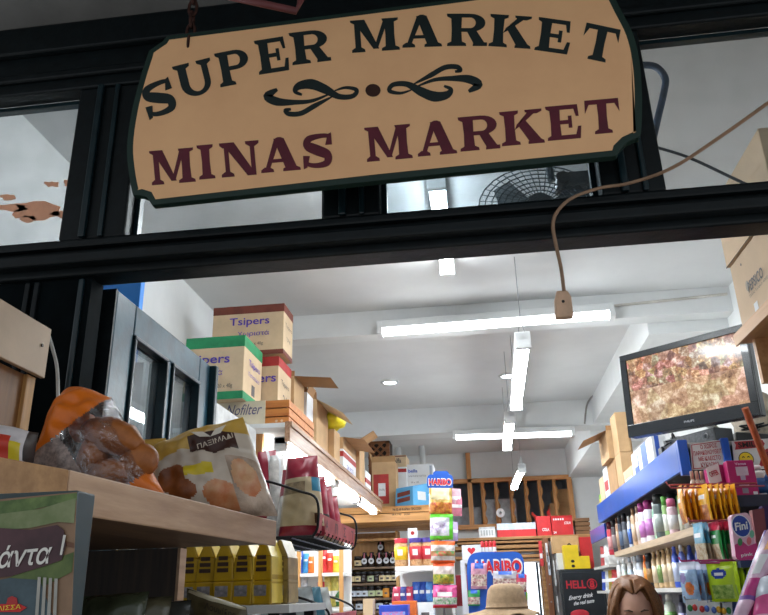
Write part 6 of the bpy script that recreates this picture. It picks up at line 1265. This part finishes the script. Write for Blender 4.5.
# dark clutter on top behind the signs
o = thing('router', 'black low router box with cables on top of the end signs', 'router', (1.15, 3.34, TOPZ)); MB().hull8([(1.08, 3.30, TOPZ+.001), (1.24, 3.30, TOPZ+.001), (1.24, 3.42, TOPZ+.001), (1.08, 3.42, TOPZ+.001), (1.09, 3.32, TOPZ+.05), (1.22, 3.32, TOPZ+.035), (1.22, 3.41, TOPZ+.035), (1.09, 3.41, TOPZ+.05)], BK).build('case', o, bevel=.006)
rn = random.Random(9); MB().tube([Vector(q) for q in smooth([(1.13+rn.uniform(-.04, .10), 3.34+rn.uniform(-.06, .05), TOPZ+.05+rn.uniform(0, .03)) for _ in range(12)], 5)], .004, BK, 6).build('cable', o, smooth=True)
o = thing('stone_bag', 'crumpled grey-brown bag on the shelving top at the right frame edge', 'bag', (1.34, 3.72, TOPZ)); mb = MB(True); mb.ball((1.34, 3.72, TOPZ+.15), (.12, .10, .15), mat((150, 138, 122), .7, .3, 14, bump=.4), 24, 16, lambda q, d: Vector((q.x, q.y, max(q.z, -.112)))*(1+.22*noise.noise(d*3))); mb.build('bag_body', o, smooth=True)
MZ = at(728, 497, 2.9).z; q0, q1 = at(745, 408, 2.86), atZ(778, 494, MZ+.012); o = MB().tube([q0, q1], .013, wood((190, 92, 46), (150, 64, 30), 'z', 6), 10).build('orange_stick'); tag(o, 'orange-brown wooden stick leaning under the right corner of the television', 'stick')
# shelf with magenta boxes
MZ = at(728, 497, 2.9).z; mx0 = at(729, 500, 2.9).x
o = thing('end_shelf', 'dark grey shelf on the end of the right shelving holding magenta boxes', 'shelf', (1.15, 3.05, MZ-.03)); MB().box(mx0-.0, 1.46, 2.9, 3.24, MZ-.034, MZ, mat((62, 68, 86), .4, .08, 10)).build('board', o, bevel=.003); MB().box(mx0, 1.46, 2.894, 2.90, MZ-.036, MZ+.004, mat((52, 58, 78), .35)).build('price_rail', o)
MG = mat((176, 30, 100), .35, .06, 10); MGG = 'magenta boxes on the dark end shelf'; mxa, mxb = at(729.5, 480, 2.93).x, at(757, 480, 2.93).x; mh = at(743, 460, 2.93).z-MZ
for k, (dx, y) in enumerate(((0, 2.93), (-.022, 2.99), (-.04, 3.05))):
    c = Carton('magenta_box', ('front magenta box with white razor picture on the dark end shelf', 'second magenta box behind the front one on the dark end shelf', 'rearmost magenta box on the dark end shelf')[k], mxa+dx, mxb+dx, y, y+.045, MZ+.0005, MZ+mh-.004*k, MG, 'box', MGG)
    c.patch('front', .30, .74, .58, .82, mat((214, 190, 206), .4), 'white_panel'); c.text('Venus', 'front', .5, .90, .42, .07, mat((230, 200, 220), .5), .02); c.patch('front', .42, .60, .46, .58, mat((190, 170, 190), .4), 'picture'); c.patch('front', .32, .68, .30, .33, mat((230, 200, 220), .5), 'words'); c.patch('front', .40, .62, .10, .24, mat((150, 140, 150), .4), 'picture'); c.patch('front', .78, .94, .06, .14, WHITEC, 'price_sticker')
for k, (px, c_, h, nm) in enumerate(((762, (226, 226, 226), .12, 'white bottle right of the magenta boxes'), (768, (60, 120, 200), .10, 'blue bottle right of the white one on the dark end shelf'))):
    p = at(px, 485, 2.98); dup(bp_['o'][0], (p.x, 2.99, MZ+.0005), nm, 'bottles on the dark end shelf', {'body': M3(c_), 'cap': M3((226, 226, 230)), 'label_band': M3((80, 130, 200))}, rotz=R_(90), scale=(.024/bp_['o'][1], .024/bp_['o'][1], h/bp_['o'][2]))
# bottles and white card in the dark bay
for k, px in enumerate((694, 699, 704)):
    y = 3.12; p = at(px, 488, y); dup(bp_['o'][0], (p.x, y, S1+.0005), '%s beige bottle from the left in the dark bay under the red-framed notice' % ORD[k], 'beige bottles in the dark bay', {'body': M3((200, 172, 150)), 'cap': M3((190, 150, 130)), 'label_band': M3((222, 210, 200))}, rotz=R_(90), scale=(.014/bp_['o'][1], .014/bp_['o'][1], (at(px, 471, y).z-S1)/bp_['o'][2]))
CP = ((706, 468), (718, 463), (722, 481), (710, 485)); o = plate('price_card', 'white tilted price card with a red word above the orange packets', CP, SW, 2.98, 'card', .004); u_ = onpl(CP, 1, .5, 2.98, 0)-onpl(CP, 0, .5, 2.98, 0); text('OFFER', 'red_word', o, onpl(CP, .5, .55, 2.98, .001), u_, Vector((0, -1, 0)).cross(u_)*-1 if (Vector((0, -1, 0)).cross(u_)).z < 0 else Vector((0, -1, 0)).cross(u_), u_.length*.7, .02, SRED, .03)
MB().tube([onpl(CP, .5, .0, 2.98, -.004), Vector((onpl(CP, .5, 0, 2.98, 0).x, 2.985, S1))], .004, CHROME, 6).build('card_holder', o)
# pegs with hanging packets
PEG = mat((196, 90, 96), .4, .1, 20); pgx = 1.0
pb = thing('peg_board', 'dark peg board at the aisle corner carrying rows of hanging sweets packets', 'board', (pgx, 2.85, 0)); MB().box(pgx, pgx+.02, 2.45, 3.02, 0, MZ-.04, NBD).build('board', pb)
def peg(px, py, Y, m): a = at(px, py, Y); MB().tube([Vector((pgx, Y, a.z-.006)), a, a+Vector((-.006, 0, .012))], .0035, m, 6).build('peg', pb, smooth=True); return a
def packet(name, label, loc, w, h, body, regs, rot, group, seed):
    o = thing(name, label, 'packet', loc, group, rot); mb = {}
    # local: hangs below its base point; faces -Y before turning
    def add(nm, m, quad): mb.setdefault(nm, (MB(True), m))[0].poly(quad, m)
    nu, nv = 18, 26
    for s_ in (1, -1):
        def PP(i, j):
            u, v = i/nu, j/nv; e = (math.sin(math.pi*u)**.6)*(math.sin(math.pi*min(1, v*1.12))**.6 if v*1.12 < 1 else 0); q = Vector((w*(u-.5), -s_*(.011*e+.0006), -h*(1-v))); q.y += .003*noise.noise(Vector((u*3, v*4, seed+s_))); return q
        for j in range(nv):
            for i in range(nu):
                u, v = (i+.5)/nu, (j+.5)/nv; hit = None
                for r in regs:
                    if r[2](u, v): hit = r
                add(*((hit[0], hit[1]) if hit else ('wrapper', body)), [PP(i, j), PP(i+1, j), PP(i+1, j+1), PP(i, j+1)])
    for nm, (m_, mm) in mb.items(): m_.build(nm, o, local=True, smooth=True)
    return o
OR1 = mat((240, 160, 30), .3, .08, 16); DKO = mat((150, 70, 30), .35, .3, 60, c2=(220, 130, 40)); GRN2 = mat((30, 130, 60), .35, .1, 14); REDP = mat((190, 36, 66), .35, .1, 14); NUTP = mat((170, 130, 90), .4, .3, 80, c2=(206, 196, 170)); LIME = mat((176, 206, 30), .3, .08, 12); LIMED = mat((90, 140, 40), .35, .3, 60, c2=(190, 210, 120)); FBLUE = mat((30, 60, 160), .35); CLB = mat((150, 180, 214), .2, .2, 16, bump=.3); TEALB = mat((90, 160, 190), .3, .15, 16)
def row(kind, pxs, y0, y1, Y, w, rots, body, regs, group, labf, pegc, dY=0):
    pr = None; h = at(pxs[0], y0, Y).z-at(pxs[0], y1, Y).z
    for k, px in enumerate(pxs):
        a = at(px, y0, Y+dY*k); loc = (a.x, Y+dY*k, a.z); r = rots[k] if isinstance(rots, (list, tuple)) else rots
        if pr is None: pr = packet(kind, labf(k), loc, w, h, body, regs, R_(r), group, len(pxs)*3)
        else: dup(pr, loc, labf(k), group, rotz=R_(r))
    return pr
a = peg(668, 485, 2.93, PEG); peg(671, 488, 2.86, PEG)
row('sweets_packet', [679, 684.5, 690, 695.5], 486, 524, 2.93, .085, [-92, -96, -90, -95], OR1, [('print', DKO, lambda u, v: v < .4 and .15 < u < .85), ('word', WH, lambda u, v: .55 < v < .66 and .2 < u < .8)], 'orange packets on the upper pegs', lambda k: '%s orange packet from the left on the upper far peg' % ORD[k], PEG)
row('sweets_packet', [701, 708, 714, 719.5, 725, 729.5], 485, 523, 2.86, .085, [-78, -90, -86, -94, -90, -84], mat((244, 178, 40), .3, .08, 16), [('print', DKO, lambda u, v: v < .45 and .1 < u < .9), ('word', WH, lambda u, v: .6 < v < .72 and .2 < u < .8)], 'orange packets on the upper pegs', lambda k: '%s orange and brown packet from the left on the upper near peg' % ORD[k], PEG)
peg(690, 521, 2.80, PEG)
row('nut_packet', [697, 703, 709], 523, 562, 2.83, .085, [-82, -90, -86], TEALB, [('clear_print', NUTP, lambda u, v: v < .45), ('white_word', WH, lambda u, v: .6 < v < .75 and .2 < u < .8)], 'packets on the middle peg', lambda k: '%s teal packet from the left on the middle peg' % ORD[k], PEG)
row('nut_packet', [713, 718.5, 724, 729, 734], 522, 561, 2.78, .085, [-82, -90, -86, -92, -88], GRN2, [('red_top', REDP, lambda u, v: v > .78), ('nut_window', NUTP, lambda u, v: v < .42 and .1 < u < .9), ('word', WH, lambda u, v: .58 < v < .66 and .25 < u < .75)], 'packets on the middle peg', lambda k: '%s green packet with red top from the left on the middle peg' % ORD[k], PEG)
peg(681, 561, 2.62, mat((190, 60, 130), .4)); peg(700, 563, 2.56, mat((190, 60, 130), .4))
row('toy_packet', [686, 696, 706], 562, 603, 2.62, .085, [-66, -84, -60], CLB, [('header', mat((200, 206, 226), .3), lambda u, v: v > .82), ('orange_sweet', mat((226, 120, 50), .4, .2, 30), lambda u, v: ell(u, v, .6, .35, .22, .16)), ('violet_sweet', mat((110, 90, 160), .4, .2, 30), lambda u, v: ell(u, v, .3, .6, .2, .14))], 'packets on the lower pegs', lambda k: '%s clear bluish packet from the left on the lower peg' % ORD[k], PEG)
pk_ = row('sweets_packet', [719, 730, 737, 743.5, 750], 562, 602, 2.56, .085, [-40, -82, -90, -84, -90], LIME, [('sweets_print', LIMED, lambda u, v: .06 < v < .42 and .12 < u < .88), ('blue_emblem', FBLUE, lambda u, v: ell(u, v, .45, .70, .28, .13)), ('white_word', WH, lambda u, v: ell(u, v, .45, .70, .18, .05))], 'packets on the lower pegs', lambda k: '%s lime green packet from the left on the lower peg' % ORD[k], PEG)
for k, (px, py, c_) in enumerate(((692, 606, (222, 226, 232)), (704, 607, (230, 226, 226)), (716, 608, (226, 230, 226)), (726, 609, (222, 222, 230)))):
    cs = [at(px+dx, py+dy, 2.58) for dx, dy in ((-6, -6), (6, -7), (7, 14), (-5, 15))]; o = thing('blister_pack', '%s white blister card from the left in the row below the lime packets' % ORD[k], 'pack', tuple((cs[2]+cs[3])/2), 'white cards below the lime packets')
    MB().prism(cs, (0, .003, 0), mat(c_, .4, .05, 10)).build('card', o)
    for q in range(2): e_ = cs[0].lerp(cs[1], .3+.4*q).lerp(cs[3].lerp(cs[2], .3+.4*q), .4); MB(True).ball(e_, (.008, .006, .010), mat(((60, 140, 80), (206, 60, 60), (80, 110, 190), (226, 170, 50))[(k+q) % 4], .3), 10, 8).build('sweet', o, smooth=True)
peg(686, 600, 2.60, CHROME)
# pink sweets box
FN = [(731, 517), (733, 514.5), (745, 512.5), (748, 513.5), (750, 517), (758, 553), (757.5, 557), (755, 559), (740, 560.5), (737, 559), (735.5, 556)]
FY_ = 2.5; pf = [at(x, y, FY_) for x, y in FN]; o = thing('sweets_box', 'pink gift box with round blue emblem and magenta base on the right end shelf', 'box', (at(746, 560, FY_).x, FY_+.02, min(p.z for p in pf)))
MB().prism(pf, (0, .035, 0), mat((236, 186, 206), .35, .05, 8)).build('box_body', o)
MB().prism([at(x, y, FY_-.0004) for x, y in ((734.6, 545), (742, 541), (748, 546), (756.5, 543), (758, 553), (757.5, 557), (755, 559), (740, 560.5), (737, 559), (735.5, 556))], (0, -.0008, 0), mat((214, 50, 130), .35)).build('magenta_base', o)
ce = at(741, 526, FY_); 
def ell_d(rx, rz, m, nm, l): MB().prism([ce+Vector((rx*math.cos(i*.314), -l, rz*math.sin(i*.314))) for i in range(20)], (0, -.0006, 0), m).build(nm, o)
ell_d(.028, .034, WH, 'emblem_ring', .0004); ell_d(.025, .031, mat((30, 66, 170), .35), 'blue_emblem', .001)
text('Fini', 'emblem_word', o, ce-Vector((0, .0022, 0)), (1, 0, .12), (.05, 0, 1), .038, .024, WH, .03); text('pink', 'base_word', o, at(747, 555, FY_-.002), (1, 0, .1), (0, 0, 1), .035, .012, WH, .02)
for (x, y, c_) in ((740, 542, (70, 150, 90)), (749, 541, (236, 120, 130)), (752, 534, (120, 190, 160))): MB().prism([at(x+2.4*math.cos(i*.52), y+4*math.sin(i*.52), FY_-.0014) for i in range(12)], (0, -.0006, 0), mat(c_, .4)).build('sweet_print', o)
BR2 = (at(752, 510, 2.58), at(764, 508, 2.58), at(769, 553, 2.58), at(758, 556, 2.58)); o = thing('maroon_box', 'maroon brown box just right of the pink gift box', 'box', ((BR2[2].x+BR2[3].x)/2, 2.59, min(p.z for p in BR2))); MB().prism(BR2, (0, .03, 0), mat((140, 70, 76), .4, .1, 10)).build('box_body', o)
BR3 = (at(762, 506, 2.64), at(780, 504, 2.64), at(784, 550, 2.64), at(768, 552, 2.64)); o = thing('violet_box', 'dark violet box at the frame edge behind the maroon one', 'box', ((BR3[2].x+BR3[3].x)/2, 2.65, min(p.z for p in BR3))); MB().prism(BR3, (0, .03, 0), mat((66, 40, 96), .4, .1, 10)).build('box_body', o)
ez = min(min(p.z for p in BR2), min(p.z for p in pf), min(p.z for p in BR3))
o = thing('end_shelf', 'narrow lower shelf carrying the pink gift box at the right', 'shelf', (1.0, 2.58, ez-.02)); MB().box(pf[0].x+.0, .998, FY_-.01, 2.70, ez-.02, ez-.0005, NBD).build('board', o)
# wafer packets in the right foreground
FK = 1.95
WZF = at(750, 640, 2.0).z+.014
def wafer(label, pts, m, regs, Y, d=.04, seed=0):
    cs = [at(x, y, Yk) for (x, y), Yk in zip(pts, Y)]; cs[2].z = cs[3].z = WZF; o = thing('wafer_packet', label, 'packet', tuple(sum(cs, Vector())/4), 'wafer packets in the right foreground'); pouch(o, *cs, d, m, regs, seed=seed, nu=26, nv=26, crinkle=.006)
PKW = mat((226, 190, 212), .25, .12, 14, bump=.15); MGT = mat((150, 30, 96), .3, .1, 12, bump=.1)
wafer('long pale pink and white packet slanting up to the right in the right foreground', ((764, 530), (790, 528), (736, 626), (722, 618)), PKW, [('magenta_print', mat((190, 60, 130), .3), lambda u, v: (.34 < v < .5) and u > .25), ('white_word', WH, lambda u, v: .54 < v < .74 and .3 < u < .7), ('violet_edge', mat((120, 80, 160), .3), lambda u, v: .3 < v < .34 or u < .12), ('warm_print', mat((230, 170, 110), .3), lambda u, v: v > .78 and u > .4)], (1.98, 1.96, 1.90, 1.92), .03, 201)
wafer('dark magenta packet hanging below the pale pink slanting one', ((762, 566), (776, 560), (770, 640), (734, 640)), MGT, [('dark_fold', mat((96, 20, 66), .3), lambda u, v: .45 < u < .6)], (2.02, 2.0, 1.98, 2.0), .04, 202)
wafer('pink packet with white top at the lower right frame corner', ((758, 578), (790, 570), (790, 650), (752, 650)), mat((222, 90, 150), .3, .12, 14), [('white_top', mat((206, 214, 226), .3), lambda u, v: v > .62), ('pale_band', mat((230, 180, 200), .3), lambda u, v: .1 < v < .3)], (1.93, 1.9, 1.88, 1.9), .05, 203)
wz_ = at(750, 640, 2.0).z; o = thing('snack_rack', 'rack at the lower right holding the wafer packets', 'rack', (.95, 1.95, 0)); MB().box(.72, 1.32, 1.84, 2.08, 1.30, wz_-.001, NBD).build('tray', o); MB().box(.74, .78, 1.9, 1.94, 0, 1.30, NBD).build('leg', o); MB().box(1.08, 1.12, 1.9, 1.94, 0, 1.30, NBD).build('leg', o); MB().box(1.10, 1.14, 2.04, 2.08, 1.30, 1.86, NBD).build('upright', o)
# cartons on the high right shelf by the door
HX, HYf = .797, 2.2; hz0 = 2.249
o = thing('high_shelf', 'wooden board shelf high on the right by the door under the big cartons', 'shelf', (1.1, 2.0, hz0-.03)); HW_ = wood((206, 156, 108), (178, 128, 82), 'y', 5); MB().box(HX-.012, 1.48, 1.76, HYf+.03, hz0-.028, hz0-.001, HW_).build('board', o, bevel=.002); MB().box(HX-.018, HX-.012, 1.76, HYf+.034, hz0-.034, hz0+.002, wood((214, 166, 120), (190, 140, 92), 'y', 5)).build('edging', o)
MB().box(HX+.02, 1.48, HYf-.02, HYf, hz0-.16, hz0-.028, HW_).build('bracket', o); MB().box(HX+.02, 1.48, 1.80, 1.82, hz0-.16, hz0-.028, HW_).build('bracket', o)
BOXM = mat((206, 178, 146), .75, .05, 5)
c = Carton('big_carton', 'big plain carton with grey lettering on the high shelf at the right', HX, 1.25, 1.795, HYf, hz0, 2.456, BOXM, 'box', 'big cartons on the high right shelf')
GRY = mat((84, 82, 84), .6); c.text('PEPSICO', 'left', .42, .46, .30, .15, GRY, .02); c.text('Ελλάς Τρόφιμα ΑΒΕΕ', 'left', .45, .33, .36, .05, GRY); c.patch('left', .30, .37, .05, .2, WHITEC, 'white_sticker')
mb = MB(); b = c.b; mb.prism([(b[0]-.0004, b[3]-.405*.26+.012*math.cos(i*.52), b[4]+.5*.207+.016*math.sin(i*.52)) for i in range(12)], (-.0008, 0, 0), mat((150, 136, 120), .6)); mb.build('grey_emblem', c.r)
MB().tube([(b[0]-.0005, b[3]-.09, b[5]-.03), (b[0]+.001, b[3]-.09, b[5]-.03)], .004, GRY, 10).build('hole', c.r)
c = Carton('big_carton', 'second big carton stacked on the grey-lettered one, cut by the transom bar', HX-.006, 1.25, 1.79, HYf+.01, 2.458, 2.68, BOXM, 'box', 'big cartons on the high right shelf'); c.text('PEPSICO', 'left', .35, .5, .3, .15, GRY, .02); c.patch('left', 0, 1, 0, .012, mat((70, 50, 36), .8), 'dark_seam')
# ================================================================== light
w = bpy.data.worlds.new('sky'); SC.world = w; w.use_nodes = True; nt = w.node_tree; bg = nt.nodes['Background']
tc = nt.nodes.new('ShaderNodeTexCoord'); sx = nt.nodes.new('ShaderNodeSeparateXYZ'); mr = nt.nodes.new('ShaderNodeMapRange'); nt.links.new(tc.outputs['Generated'], sx.inputs[0]); nt.links.new(sx.outputs['Y'], mr.inputs['Value'])
mr.inputs['From Min'].default_value = -.2; mr.inputs['From Max'].default_value = .4; mr.inputs['To Min'].default_value = SKY_NEAR; mr.inputs['To Max'].default_value = SKY_FAR
bg.inputs['Color'].default_value = (.86, .93, 1, 1); nt.links.new(mr.outputs[0], bg.inputs['Strength'])
SC.view_settings.view_transform = 'Standard'; SC.view_settings.look = 'None'; SC.view_settings.exposure = EXPO; SC.view_settings.gamma = 1; SC.view_settings.use_curve_mapping = False
SC.cycles.max_bounces = 8; SC.cycles.transparent_max_bounces = 16; SC.cycles.sample_clamp_indirect = 6
for o in [o for o in SC.objects if o.name.startswith('ceiling_beam')]: o['kind'] = 'structure'
